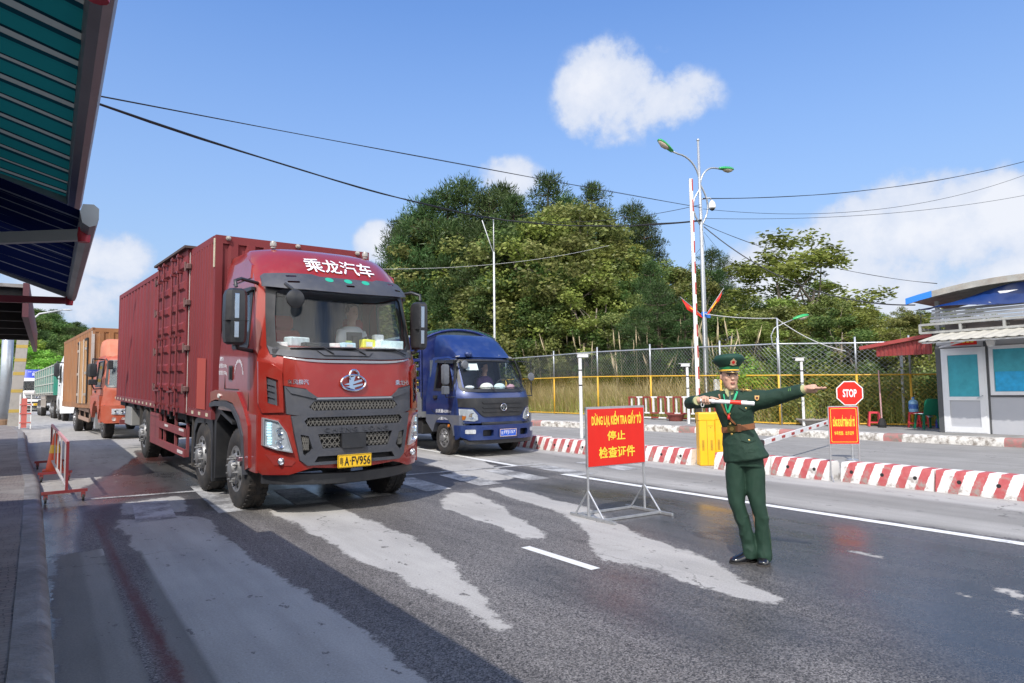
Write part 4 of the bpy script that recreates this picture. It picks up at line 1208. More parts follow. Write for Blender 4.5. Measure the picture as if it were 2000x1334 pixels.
 mb.build('pressed_ribs', box_red, sd)
 mb = MB()
 for y in (yd0 + .42, yd0 + .90, yd1 - .90, yd1 - .42):
  mb.tube([(x0 - .115, y, z0 - .03), (x0 - .115, y, z1 - .02)], .017, 8)
  for z in (z0 + .1, z0 + .42, z0 + 1.3, z1 - .35, z1 - .08): mb.box(x0 - .14, y - .045, z, x0 - .05, y + .045, z + .035)
 for y in (yd0 + .66, yd1 - .66):
  mb.bar((x0 - .15, y - .24, z0 + .38), (x0 - .15, y + .24, z0 + .36), .02, .03)
 mb.build('lock_bars', mat('maroon_bar', (.19, .035, .04), .45, .2, dirt=.5, dc=(.1, .07, .06), ds=9), sd)
 for y in (yd0 - .02, yd1 + .02):
  for z in (z0 + .38, z0 + 1.05, z0 + 1.8, z0 + 2.4): mb = MB(); mb.box(x0 - .085, y - .09, z, x0 - .01, y + .09, z + .09, bev=.01); mb.tube([(x0 - .09, y, z - .03), (x0 - .09, y, z + .12)], .018, 8); mb.build('hinge', mat('rusty_hinge', (.17, .09, .085), .7, .3, dirt=.5, dc=(.2, .17, .15), ds=12), sd)
 mb = MB(); mb.box(x0 - .028, yd1 - .012, z0 + .05, x0 - .02, yd1 + .014, z1 - .05); mb.box(x0 - .028, yd0 - .05, z0 + .05, x0 - .02, yd0 - .035, z1 - .05)
 mb.build('door_gasket', mat('pale_gasket', (.55, .5, .47), .7), sd)
 mb = MB(); mb.box(x0 - .12, yd0 - .08, z1 + .02, x0 + .15, yd1 + .1, z1 + .06); mb.build('rain_gutter', mat('old_dark_gutter', (.07, .045, .04), .8), cbx)
 mb = MB()
 for i in range(22):
  y = y0 + .25 + i * .46; mb.box(x0 - .018, y - .06, z0 + .035, x0 - .0125, y + .06, z0 + .085)
 mb.box(x0 - .018, y0 + .02, z0 + 2.25, x0 - .002, y0 + .06, z1 - .05)
 mb.build('reflectors', mat('dirty_reflector', (.55, .5, .36), .5, var=.2, vs=9), cbx)
 for (x, y) in ((.14, y0 - .03), (1.19, y0 - .03), (2.2, y0 - .03)):
  mb = MB(); mb.lathe([(.022, .0), (.028, -.02), (.022, -.035), (.004, -.04)], (x, y, z1 - .04), 'y', 12); mb.lathe([(.035, .03), (.038, .0), (.035, -.01)], (x, y, z1 - .04), 'y', 12); mb.build('marker_lamp', mat('clear_marker2', (.38, .36, .32), .3), cbx)
 mb = MB()
 mb.box(.70, -.8, .72, .80, 10.8, .98); mb.box(1.48, -.8, .72, 1.58, 10.8, .98)
 mb.box(.05, 1.4, .98, 2.3, 10.9, 1.08)
 for y in (1.7, 3.0, 4.3, 5.6, 8.4, 9.7): mb.box(.0, y, .95, 2.35, y + .08, 1.09)
 mb.box(.35, -.12, .42, 1.85, .12, .62); mb.box(.35, 1.72, .42, 1.85, 1.96, .62); mb.tube([(.3, 6.93, .52), (1.9, 6.93, .52)], .14, 10)
 mb.box(.4, -1.0, .62, 1.8, -.5, 1.25); mb.box(.5, -.5, .55, 1.7, .9, 1.3)
 mb.lathe([(.28, -.3), (.3, -.25), (.3, .8), (.28, .85)], (1.9, 4.2, .70), 'y', 18)
 mb.box(.02, 2.35, .5, .45, 2.72, .95, bev=.03)
 mb.build('chassis', dark, t)
 for (x, y) in ((0, 0), (0, 1.84)):
  wheel(t, x, y, .52, .29);
  wheel(t, 2.28 - x, y, .52, .29, side=1)
 for y in (6.93,):
  wheel(t, .0, y, .52, .27); wheel(t, .33, y, .52, .25, style='x'); wheel(t, 2.28, y, .52, .27, side=1)
 mb = MB()
 for y in (1.20, 1.22): pass
 mb.poly([(1.24, .20), (1.28, 1.2), (1.55, 1.2), (1.7, 1.12), (2.0, 1.12), (2.35, 1.05), (2.45, .9), (2.5, .35), (2.42, .35), (2.36, .85), (2.2, 1.0), (1.6, 1.03), (1.36, .9), (1.3, .2)], MX(.0), off=.0, thick=.3)
 mb.build('mudguard', black_pl, t)
 mb = MB(); mb.box(.0, 2.55, .28, .3, 2.57, 1.1); mb.box(-.01, 7.5, .3, .3, 7.53, 1.08); mb.box(-.01, 6.28, .5, .3, 6.31, 1.1); mb.build('mudflap', mat('mud_rubber', (.07, .065, .06), .85, dirt=.5, dc=(.16, .14, .12), ds=5), t)
 mb = MB()
 mb.bar((-.0, 3.05, .78), (-.0, 6.2, .82), .03, .13); mb.bar((-.0, 3.05, .44), (-.0, 6.2, .46), .03, .13)
 for y in (3.06, 4.0, 5.0): mb.box(.02, y - .03, .38, .06, y + .03, 1.1)
 mb.box(-.01, 5.3, .50, .04, 6.25, 1.0); mb.box(-.02, 5.32, .94, .02, 6.2, .97)
 mb.mat(1); mb.box(-.024, 3.1, .80, -.017, 3.45, .84); mb.box(-.024, 4.4, .80, -.017, 4.7, .84); mb.box(-.024, 3.15, .42, -.017, 3.55, .47)
 mb.build('side_guard', [mat('maroon_guard', (.22, .045, .05), .6, dirt=.6, dc=(.14, .1, .09), ds=4), mat('pale_tape', (.6, .56, .55), .6)], t)
 mb = MB(); mb.box(.02, 8.9, .55, .35, 9.9, 1.0, bev=.02); mb.build('tool_box', mat('grey_toolbox', (.28, .28, .27), .7, dirt=.5), t)
 mb = MB(); mb.bar((0, 10.6, .55), (2.3, 10.6, .55), .08, .12); mb.bar((.2, 10.6, .5), (.2, 10.6, 1.1), .06); mb.build('underrun_bar', box_red_dk, t)
 return t, C
RT, RC = red_truck()
RTM = Matrix.Translation((2.079, 9.586, 0)) @ Matrix.Rotation(.052, 4, 'Z') @ Matrix.Rotation(.026, 4, 'X')
def on_red(x, y, z): return tuple(RTM @ Vector((x, y, z)))
simple_person('person', 'driver in a white T-shirt at the wheel of the red truck', on_red(1.55, -.10, 1.92), .052 + .25, mat('white_tshirt', (.78, .78, .78), .9))
CL = [
 ('folded_carton', 'small grey carton behind the left of the red truck windscreen', 'box', (.52, -.72), (.30, .16, .11), (.55, .6, .62), .3),
 ('tissue_pack', 'white and red tissue pack on the dash of the red truck', 'tissue pack', (.95, -.8), (.22, .12, .05), (.7, .62, .6), -.2),
 ('snack_packet', 'light blue packet on the dash of the red truck', 'packet', (1.17, -.82), (.2, .12, .06), (.5, .7, .8), .3),
 ('phone_holder', 'black phone holder standing mid dash in the red truck', 'phone holder', (1.31, -.74), (.07, .05, .15), (.03, .03, .03), 0),
 ('yellow_carton', 'bright yellow carton in front of the red truck driver', 'box', (1.47, -.80), (.2, .12, .11), (.75, .72, .05), .15),
 ('paper_carton', 'white paper box right of the yellow carton in the red truck', 'box', (1.63, -.79), (.14, .12, .17), (.75, .75, .74), -.1),
 ('number_card', 'pale parking number card lying at the right of the dash', 'card', (1.80, -.88), (.36, .02, .10), (.62, .76, .76), .1),
 ('blue_toy', 'small blue round ornament at the right of the red truck dash', 'ornament', (1.90, -.72), (.09, .05, .10), (.1, .4, .7), 0),
 ('red_toy', 'red and orange ornament in the right corner of the windscreen', 'ornament', (1.97, -.66), (.10, .06, .11), (.75, .2, .03), 0),
 ('black_cloth', 'crumpled black cloth on the left half of the dash', 'cloth', (.72, -.84), (.34, .14, .05), (.02, .02, .022), .05),
 ('white_receipt', 'small white receipt at the lower left of the windscreen', 'paper', (.30, -.80), (.15, .02, .05), (.75, .77, .75), 0),
 ('black_screen', 'dark flat screen standing mid dash left of the driver', 'screen', (1.36, -.62), (.22, .03, .2), (.03, .035, .04), 0),
 ('green_packet', 'small lime green packet next to the phone holder', 'packet', (1.23, -.74), (.1, .06, .09), (.55, .65, .2), .6),
 ('paper_sheet', 'sheet of white paper spread along the right of the dash', 'paper', (1.66, -.92), (.30, .1, .02), (.7, .72, .7), -.1),
]
for (nm, lb, ct, (x, y), (a, b, h), c, rz) in CL:
 mb = MB(); mb.box(-a / 2, -b / 2, 0, a / 2, b / 2, h, bev=min(a, b, h) * .12)
 if nm in ('tissue_pack', 'snack_packet', 'yellow_carton'):
  mb.mat(1); mb.box(-a * .3, -b / 2 - .003, h * .2, a * .2, -b / 2 + .001, h * .7)
 y = max(y, RC.f(x, 2.12) + .06 + b / 2)
 o = mb.build(nm, [mat('clutter_' + nm, c, .6, var=.2, vs=20), mat('clutter_print', (.75, .75, .72), .6)], None)
 o.location = on_red(x, y, 2.113); o.rotation_euler = (0, 0, .052 + rz)
 tag(o, lb, ct, 'clutter on the red truck dashboard'); o.scale = (1, 1, 1.15)
# ------------------------------------------------------------ other trucks
def light_cab(t, C, pm, z0, zl, zb, zt, zr, ww, sw, trim=black_pl, dash=True, wt=None, gls=None, seat_c=(.08, .07, .06)):
 """cab with screen from zb to zt, roof at zr; ww = half width factor of the screen, sw = side window (y0,y1)"""
 cx = C.cx
 zs = sorted(set([z0, zl, (zl + zb) / 2, zb - .06, zb + .0, (zb + zt) / 2, zt, zt + .05, zr - .08, zr - .03, zr]))
 C.shell('cab_body', zs, pm, t, win=(zb - .001, zt + .001), sidewin=(sw[0], sw[1], zb - .001, zt + .001))
 hb, ht = C.hw(zb) * ww, C.hw(zt) * ww
 so = [(cx - hb - .06, zb + .03), (cx - hb - .02, zb - .05), (cx - hb * .6, zb - .07), (cx + hb * .6, zb - .07), (cx + hb + .02, zb - .05), (cx + hb + .06, zb + .03), (cx + ht + .05, zt - .03), (cx + ht, zt + .04), (cx - ht, zt + .04), (cx - ht - .05, zt - .03)]
 sh = [(cx - hb, zb + .05), (cx - hb + .06, zb + .0), (cx + hb - .06, zb + .0), (cx + hb, zb + .05), (cx + ht, zt - .06), (cx + ht - .06, zt - .01), (cx - ht + .06, zt - .01), (cx - ht, zt - .06)]
 mb = MB(); mb.poly(so, C.F, [sh], off=.012, thick=.03, step=.11); mb.build('windscreen_seal', trim, t, auto=30)
 mb = MB(); mb.poly([(cx - hb - .02, zb - .02), (cx + hb + .02, zb - .02), (cx + ht + .02, zt + .01), (cx - ht - .02, zt + .01)], C.F, off=-.006, thick=0, step=(.1, .2)); mb.build('windscreen', gls or windscreen, t, smooth=True)
 for k, S in enumerate((C.SL, C.SR)):
  mb = MB(); mb.poly([(sw[0] - .02, zb - .04), (sw[1] + .03, zb - .02), (sw[1] + .03, zt + .03), (sw[0] + .12, zt + .03), (sw[0] - .02, (zb + zt) / 2)], S, [[(sw[0] + .03, zb + .03), (sw[1] - .01, zb + .03), (sw[1] - .01, zt - .01), (sw[0] + .16, zt - .01), (sw[0] + .03, (zb + zt) / 2)]], off=.01, thick=.03, step=.3)
  f_ = mb.build('side_window', trim, t, auto=30)
  mb = MB(); mb.poly([(sw[0], zb), (sw[1], zb), (sw[1], zt), (sw[0], zt)], S, off=-.012, thick=0); mb.build('pane', sideglass, f_)
  mb = MB()
  seam = [(sw[0] - .12, zl - .1), (sw[0] - .12, zb), (sw[0] + .05, zt + .06), (sw[1] + .06, zt + .06), (sw[1] + .08, zl), (sw[1] - .2, zl - .12)]
  for a, b in zip(seam, seam[1:]): mb.bar(S(a[0], a[1], .003), S(b[0], b[1], .003), .009, .009)
  mb.build('door_seam', dark, t)
  mb = MB(); mb.poly(rrect(sw[1] - .18, zb - .20, sw[1] - .02, zb - .13, .01), S, off=.03, thick=.03); mb.build('door_handle', trim, t)
 mb = MB(); mb.box(cx - C.hw(zb) + .05, C.back - .10, z0, cx + C.hw(zb) - .05, C.back - .06, zt + .05); mb.box(cx - C.hw(zb) + .05, C.f(cx, zb) + .1, z0, cx + C.hw(zb) - .05, C.back - .1, z0 + .03)
 mb.build('cabin_lining', interior, t)
 if dash:
  mb = MB(); y = C.f(cx, zb)
  mb.box(cx - C.hw(zb) + .08, y + .10 + C.sweep * .55, zb - .35, cx + C.hw(zb) - .08, y + .50, zb - .0, bev=.02); mb.box(cx - C.hw(zb) * .6, y + .05, zb - .3, cx + C.hw(zb) * .6, y + .3, zb - .005); mb.build('dashboard', mat('dash_grey', (.10, .10, .10), .8), t)
  for x in (cx - .45, cx + .45):
   mb = MB(); mb.box(x - .23, C.back - .32, zb - .5, x + .23, C.back - .18, zb + .28, bev=.04); mb.box(x - .13, C.back - .30, zb + .28, x + .13, C.back - .2, zb + .45, bev=.03); mb.build('seat', mat('seat_cloth', seat_c, .9), t)
  P = [Vector((cx + .45 + .19 * math.cos(a), y + .55 - .07 * math.sin(a), zb + .05 + .18 * math.sin(a))) for a in [2 * PI * i / 18 for i in range(19)]]
  mb = MB(); mb.tube(P, .014, 6); mb.build('steering_wheel', dark, t)
 for i, x in enumerate((cx - .25, cx + .5)):
  mb = MB(); mb.tube([C.F(x - .4, zb + .02, .03), C.F(x, zb + .03, .035), C.F(x + .25, zb + .02, .03)], .008, 5); mb.tube([C.F(x + .1, zb - .07, .04), C.F(x, zb + .03, .045)], .009, 5); mb.build('wiper', black_pl, t)
def number_plate(t, C, x0, x1, z0, z1, txt, pm, ink, off, frame=None):
 mb = MB(); mb.poly(rrect(x0, z0, x1, z1, .008), C.F, off=off, thick=.01, step=.1); p = mb.build('number_plate', pm, t)
 if frame:
  mb = MB(); mb.poly(rrect(x0 - .012, z0 - .012, x1 + .012, z1 + .012, .01), C.F, [rrect(x0 + .004, z0 + .004, x1 - .004, z1 - .004, .006)], off=off + .006, thick=.015, step=.1); mb.build('plate_frame', frame, p)
 w = (x1 - x0)
 mb = MB()
 if txt[0]: text(mb, txt[0], C.F, x0 + w * .06, z0 + (z1 - z0) * .22, x0 + w * .2, z0 + (z1 - z0) * .8, off + .003)
 text(mb, txt[1], C.F, x0 + w * .25, z0 + (z1 - z0) * .2, x0 + w * .94, z0 + (z1 - z0) * .82, off + .003, .012)
 mb.build('plate_lettering', ink, p)
blue_paint = mat('dusty_blue_paint', (.012, .032, .14), .36, .15, coat=.35, var=.12, vs=2.5, dirt=.5, dc=(.09, .12, .2), ds=2.4)
blue_dk = mat('faded_blue_cargo', (.015, .03, .16), .55, .1, var=.25, vs=3, dirt=.5, dc=(.10, .11, .16), ds=4)
def blue_truck():
 hd = .03
 t = empty('small_truck', (7.46, 13.775, .065), hd, 'dark blue light lorry with roof deflector and netted cargo bed', 'truck')
 C = Cab(.95, [(.3, -1.02), (.68, -1.04), (.72, -.96), (1.25, -.95), (1.40, -.90), (1.47, -.84), (2.13, -.40), (2.18, -.36), (2.24, -.22)],
   [(.3, .98), (1.3, .99), (2.1, .86), (2.18, .84), (2.24, .78)], sweep=.34, power=3.6, back=.78)
 light_cab(t, C, blue_paint, .72, 1.0, 1.47, 2.12, 2.24, .87, (-.42, .42))
 mb = MB(); rings = []
 for (z, y, hw, yb) in ((2.20, -.34, .76, .70), (2.26, -.26, .77, .72), (2.42, -.06, .775, .74), (2.60, .14, .76, .75), (2.72, .32, .73, .76), (2.77, .45, .69, .76), (2.785, .6, .6, .76)):
  rings.append([(.95 - hw, yb, z), (.95 - hw, y + .25, z), (.95 - hw * .95, y + .08, z), (.95 - hw * .8, y, z), (.95 - hw * .3, y - .03, z), (.95, y - .035, z), (.95 + hw * .3, y - .03, z), (.95 + hw * .8, y, z), (.95 + hw * .95, y + .08, z), (.95 + hw, y + .25, z), (.95 + hw, yb, z)])
 mb.loft(rings); mb.build('roof_deflector', blue_paint, t, auto=40)
 mb = MB(); mb.tube([(.95 + x * .78, -.30 + .06 * abs(x), 2.235 - .02 * math.cos(x * 6)) for x in [-1 + i / 8 for i in range(17)]], .011, 5); mb.build('tie_rope', mat('pale_rope', (.45, .45, .46), .9), t)
 mb = MB(); mb.sphere((.45, -.34, 2.27), (.10, .07, .07), 12, 8); mb.build('horn_cover', blue_paint, t, smooth=True)
 cx = .95
 mb = MB()
 mb.poly([(-.03, 1.27), (-.02, 1.08), (.25, 1.06), (.40, .90), (.46, .86), (1.44, .86), (1.50, .90), (1.65, 1.06), (1.92, 1.08), (1.93, 1.27)], C.F, off=.018, thick=.03, step=.1)
 for z in (.96, 1.05, 1.15): mb.poly([(.42, z + .03), (1.48, z + .03), (1.46, z), (.44, z)], C.F, off=.035, thick=.02, step=.12)
 mb.poly([(.40, .74), (.40, .66), (1.5, .66), (1.5, .74)], C.F, off=.012, thick=.02, step=.12)
 for k in range(3): mb.poly([(.42, .672 + k * .022), (1.48, .672 + k * .022), (1.48, .684 + k * .022), (.42, .684 + k * .022)], C.F, off=.02, thick=.01, step=.2)
 mb.build('grille', black_pl, t, auto=30)
 mb = MB()
 mb.tube([C.F(cx + .075 * math.cos(a), 1.06 + .075 * math.sin(a), .055) for a in [2 * PI * i / 24 for i in range(25)]], .009, 6)
 mb.poly([(cx - .045, 1.09), (cx + .045, 1.09), (cx + .01, 1.02), (cx - .01, 1.005)], C.F, off=.06, thick=.012); mb.build('emblem', chrome, t)
 mb = MB(); mb.poly([(cx - .02, 1.08), (cx + .03, 1.08), (cx + .0, 1.03)], C.F, off=.064, thick=.003); mb.build('emblem_inlay', dark, t)
 for s in (0, 1):
  q = (lambda x: x) if not s else (lambda x: 1.9 - x)
  lp = [(q(-.01), 1.04), (q(.22), 1.02), (q(.32), .90), (q(.33), .79), (q(.25), .765), (q(-.0), .79)]
  mb = MB(); mb.poly(lp, C.F, off=.012, thick=.02, step=.06); h = mb.build('headlight', lampin, t)
  mb = MB(); x = q(.20); mb.lathe([(.065, 0), (.065, -.02), (.05, -.005), (.004, .02)], (x, C.f(x, .9) - .02, .89), 'y', 16); mb.mat(1)
  mb.poly([(q(.0), .89), (q(.10), .88), (q(.08), .80), (q(.0), .80)], C.F, off=.025, thick=.01, step=.05); mb.build('lamp_units', [chrome, orange_lens], h)
  mb = MB(); mb.poly(lp, C.F, off=.04, thick=0, step=.06); mb.build('lens', lens, h, smooth=True)
 mb = MB(); CB = Cab(.95, [(.3, -1.06), (.7, -1.08)], [(.3, 1.0), (.7, 1.0)], sweep=.34, power=4)
 mb.poly([(-.04, .68), (-.04, .44), (.1, .36), (1.8, .36), (1.94, .44), (1.94, .68)], CB.F, [rrect(.36, .44, .62, .58, .03), rrect(1.34, .44, 1.58, .58, .03)], off=.02, thick=.10, step=.1)
 for s in (-1, 1):
  S = C.SL if s < 0 else C.SR
  mb.poly([(-.74, .68), (-.74, .42), (-.55, .36), (-.50, .68)], S, off=.02, thick=.05)
 mb.build('bumper', blue_paint, t, auto=35)
 mb = MB(); mb.poly([(.02, .37), (1.88, .37), (1.8, .27), (.1, .27)], CB.F, off=-.02, thick=.05, step=.12); mb.poly([(.3, .62), (1.65, .62), (1.65, .4), (.3, .4)], CB.F, off=-.10, thick=.02, step=.2); mb.build('bumper_underside', black_pl, t)
 for x in (.12, 1.78):
  mb = MB(); mb.poly(rrect(x - .09, .50, x + .09, .59, .02), CB.F, off=.032, thick=.02, step=.06); mb.build('fog_lamp', lampin, t)
 number_plate(t, CB, .76, 1.19, .43, .575, ('桂', 'FFJ157'), blue_plate, white_ink, .06, chrome)
 mb = MB(); mb.lathe([(.035, 0), (.035, -.02), (.02, -.03), (.002, -.032)], (-.04, -.28, .66), 'x', 12); mb.build('side_marker', orange_lens, t)
 for s, S in ((0, C.SL), (1, C.SR)):
  arc = [(.0 + .46 * math.cos(R(a)), .40 + .46 * math.sin(R(a))) for a in range(165, 10, -12)]
  mb = MB(); mb.poly([(-.72, .74), (-.72, .45), (-.46, .45)] + arc + [(.48, .5), (.78, .74), (.78, .9), (-.72, .9)], S, off=.006, thick=.25, step=.2); mb.build('fender', mat('grey_sill', (.12, .13, .16), .6, dirt=.6, dc=(.2, .18, .16), ds=5), t, auto=30)
 for (s, x) in ((-1, -.26), (1, 2.12)):
  mb = MB(); rings = []
  for z, w in ((1.58, .7), (1.62, 1), (1.98, 1), (2.02, .7)): rings.append([(x + a * .09 * w, -.52 + b * .05 * w, z) for a, b in ((-1, .6), (-.7, -1), (.7, -1), (1, .6))])
  if s < 0: mb.loft(rings); mb.loft([[(p[0], p[1], 1.36 + (p[2] - 1.58) * .42) for p in r_] for r_ in rings])
  else: mb.lathe([(.002, -.03), (.09, -.02), (.10, 0), (.002, .02)], (x, -.5, 1.75), 'y', 16)
  m_ = mb.build('mirror', mat('grey_mirror', (.10, .11, .13), .5, dirt=.5, dc=(.3, .3, .3)), t, auto=30)
  mb = MB(); xi = .02 if s < 0 else 1.88
  mb.tube([(xi, -.50, 1.30), (x + .02, -.5, 1.30), (x, -.5, 1.4), (x, -.5, 2.1), (xi + .1 * -s, -.42, 2.12)], .014, 6); mb.build('mirror_arm', black_pl, m_)
 mb = MB(); mb.poly([(-.45, 2.12), (.42, 2.16), (.42, 2.10), (-.40, 2.05)], C.SL, off=.09, thick=.09); mb.build('rain_visor', black_pl, t)
 mb = MB(); P = Vector(C.F(.27, 2.02, .14)); mb.lathe([(.002, -.04), (.08, -.03), (.10, 0), (.002, .03)], P, 'y', 18); rm_ = mb.build('kerb_mirror', _M['grey_mirror'], t, auto=30)
 mb = MB(); mb.tube([P, P + Vector((-.08, .1, .12))], .015, 6); mb.build('mirror_arm', black_pl, rm_)
 mb = MB(); FL = lambda u, v, d: (C.cx - C.hw(v) - d, -u, v)
 text(mb, '总质量4290kg', FL, -.32, .93, .38, 1.03, .004, .02); text(mb, '载质量1400kg', FL, -.32, .77, .34, .87, .004, .02); mb.build('door_lettering', white_ink, t)
 x0, x1, y0, y1 = -.08, 2.06, .92, 5.0
 mb = MB(); mb.box(x0, y0, .82, x1, y1, .96); mb.box(x0, y0, .96, x0 + .04, y1, 1.42); mb.box(x1 - .04, y0, .96, x1, y1, 1.42); mb.box(x0, y1 - .04, .96, x1, y1, 1.42)
 for i in range(9): mb.box(x0 - .02, y0 + i * .5, .84, x0, y0 + .05 + i * .5, 1.42)
 bed = mb.build('cargo_bed', mat('grey_bed', (.26, .27, .28), .6, .3, dirt=.5, dc=(.2, .17, .14), ds=4), t)
 mb = MB()
 for x in (x0, x1 - .04):
  for k in range(8):
   y = y0 + k * (y1 - y0 - .05) / 7; mb.box(x, y, 1.42, x + .04, y + .05, 2.72)
  for z in (1.5, 1.72, 1.94, 2.16, 2.38, 2.60, 2.70): mb.box(x + .008, y0 + .02, z, x + .03, y1 - .02, z + .07)
 mb.box(x0, y0, .96, x1, y0 + .03, 2.78)
 mb.build('stake_sides', blue_dk, t)
 mb = MB(); n = 12
 def arch(y, dz=0, s=1): return [(x0 + (x1 - x0) * i / n, y, 2.72 + dz + .22 * (1 - abs(2 * i / n - 1) ** 2.6)) for i in range(n + 1)]
 mb.loft([arch(y0 + .02), arch(y0 + 1), arch(y0 + 2.4, .02), arch(y1)], closed=False)
 mb.loft([arch(y0 + .02), [(p[0], p[1], 2.66) for p in arch(y0 + .02)]], closed=False)
 cov = mb.build('cover', mat('grey_tarp', (.13, .16, .16), .85, var=.3, vs=6), t, smooth=True)
 mb = MB()
 nn = 46
 for k in range(7):
  y = y0 + .02 + k * .07
  P = [(x0 + (x1 - x0) * i / nn, y + .02 * math.sin(i * 1.3), 2.735 + .22 * (1 - abs(2 * i / nn - 1) ** 2.6) + .014 * math.sin(i * 2.1 + k)) for i in range(nn + 1)]
  mb.tube(P, .010, 5)
 for i in range(0, nn, 1):
  x = x0 + (x1 - x0) * i / nn; z = 2.74 + .22 * (1 - abs(2 * i / nn - 1) ** 2.6)
  mb.tube([(x, y0 - .01, z - .07), (x + .03, y0 + .0, z + .01), (x, y0 + .4, z + .01)], .009, 4)
 mb.build('cargo_net', mat('dark_green_net', (.015, .075, .06), .8, var=.4, vs=20), cov)
 mb = MB(); mb.tube([(x0 + (x1 - x0) * i / 12, y0 - .01, 2.66 + .28 * (1 - abs(2 * i / 12 - 1) ** 2.2)) for i in range(13)], .03, 6); mb.tube([(x0 - .02, y0 - .02, 1.3), (x0 - .03, y0 - .02, 2.6), (x0 + .06, y0 - .02, 2.72)], .018, 6); mb.build('cover_frame', blue_dk, t)
 mb = MB(); mb.box(.55, -.6, .50, .63, 4.9, .72); mb.box(1.3, -.6, .5, 1.38, 4.9, .72); mb.box(.3, -.8, .45, 1.6, .7, .75); mb.box(-.02, 1.0, .42, .35, 1.6, .78, bev=.02); mb.box(.2, -.08, .3, 1.7, .08, .45); mb.box(-.05, 2.0, .5, 0, 2.9, .55)
 mb.build('chassis', dark, t)
 wheel(t, 0, 0, .38, .2, style='x'); wheel(t, 1.86, 0, .38, .2, side=1, style='x')
 wheel(t, 0, 3.3, .38, .2, style='x'); wheel(t, 1.86, 3.3, .38, .2, side=1, style='x')
 M = Matrix.Translation((7.46, 13.775, .065)) @ Matrix.Rotation(hd, 4, 'Z')
 on = lambda x, y, z: tuple(M @ Vector((x, y, z)))
 simple_person('person', 'driver in a dark purple top inside the small blue lorry', on(1.30, .30, 1.28), hd + .2, mat('purple_top', (.10, .05, .16), .9), scale=.95)
 for nm, lb, x, y, r_, c in (('white_bundle', 'round white bundle on the dash of the blue lorry', .90, -.40, .17, (.75, .72, .66)), ('plastic_bag', 'clear plastic bag on the dash right of the white bundle', 1.25, -.42, .15, (.55, .66, .66)),
        ('pink_cloth', 'pinkish cloth in the right corner of the blue lorry windscreen', 1.66, -.28, .12, (.5, .28, .34)), ('white_papers', 'white papers at the left of the blue lorry dash', .45, -.38, .12, (.7, .7, .7))):
  mb = MB(); mb.sphere((0, 0, .05), (r_, r_ * .7, .045 if nm == 'white_papers' else r_ * .62), 14, 8)
  o = mb.build(nm, mat('m_' + nm, c, .8, var=.15, vs=9, bump=.6, bs=12), None, smooth=True); o.location = on(x, y, 1.46); tag(o, lb, nm.split('_')[1])
 mb = MB(); mb.poly([(.32, 2.05), (.62, 2.05), (.60, 1.90), (.32, 1.90)], C.F, off=-.012, thick=.002, step=.1); mb.build('windscreen_sticker', mat('pale_sticker', (.62, .66, .64), .7), t)
blue_truck()
orange_box = mat('weathered_ochre_box', (.27, .115, .040), .6, var=.22, vs=1.6, dirt=.55, dc=(.26, .19, .13), ds=2.5, vsx=(1, 1, .4))
orange_cab = mat('faded_orange_red_cab', (.40, .075, .032), .45, coat=.3, var=.1, vs=3, dirt=.4, dc=(.34, .2, .15), ds=3)
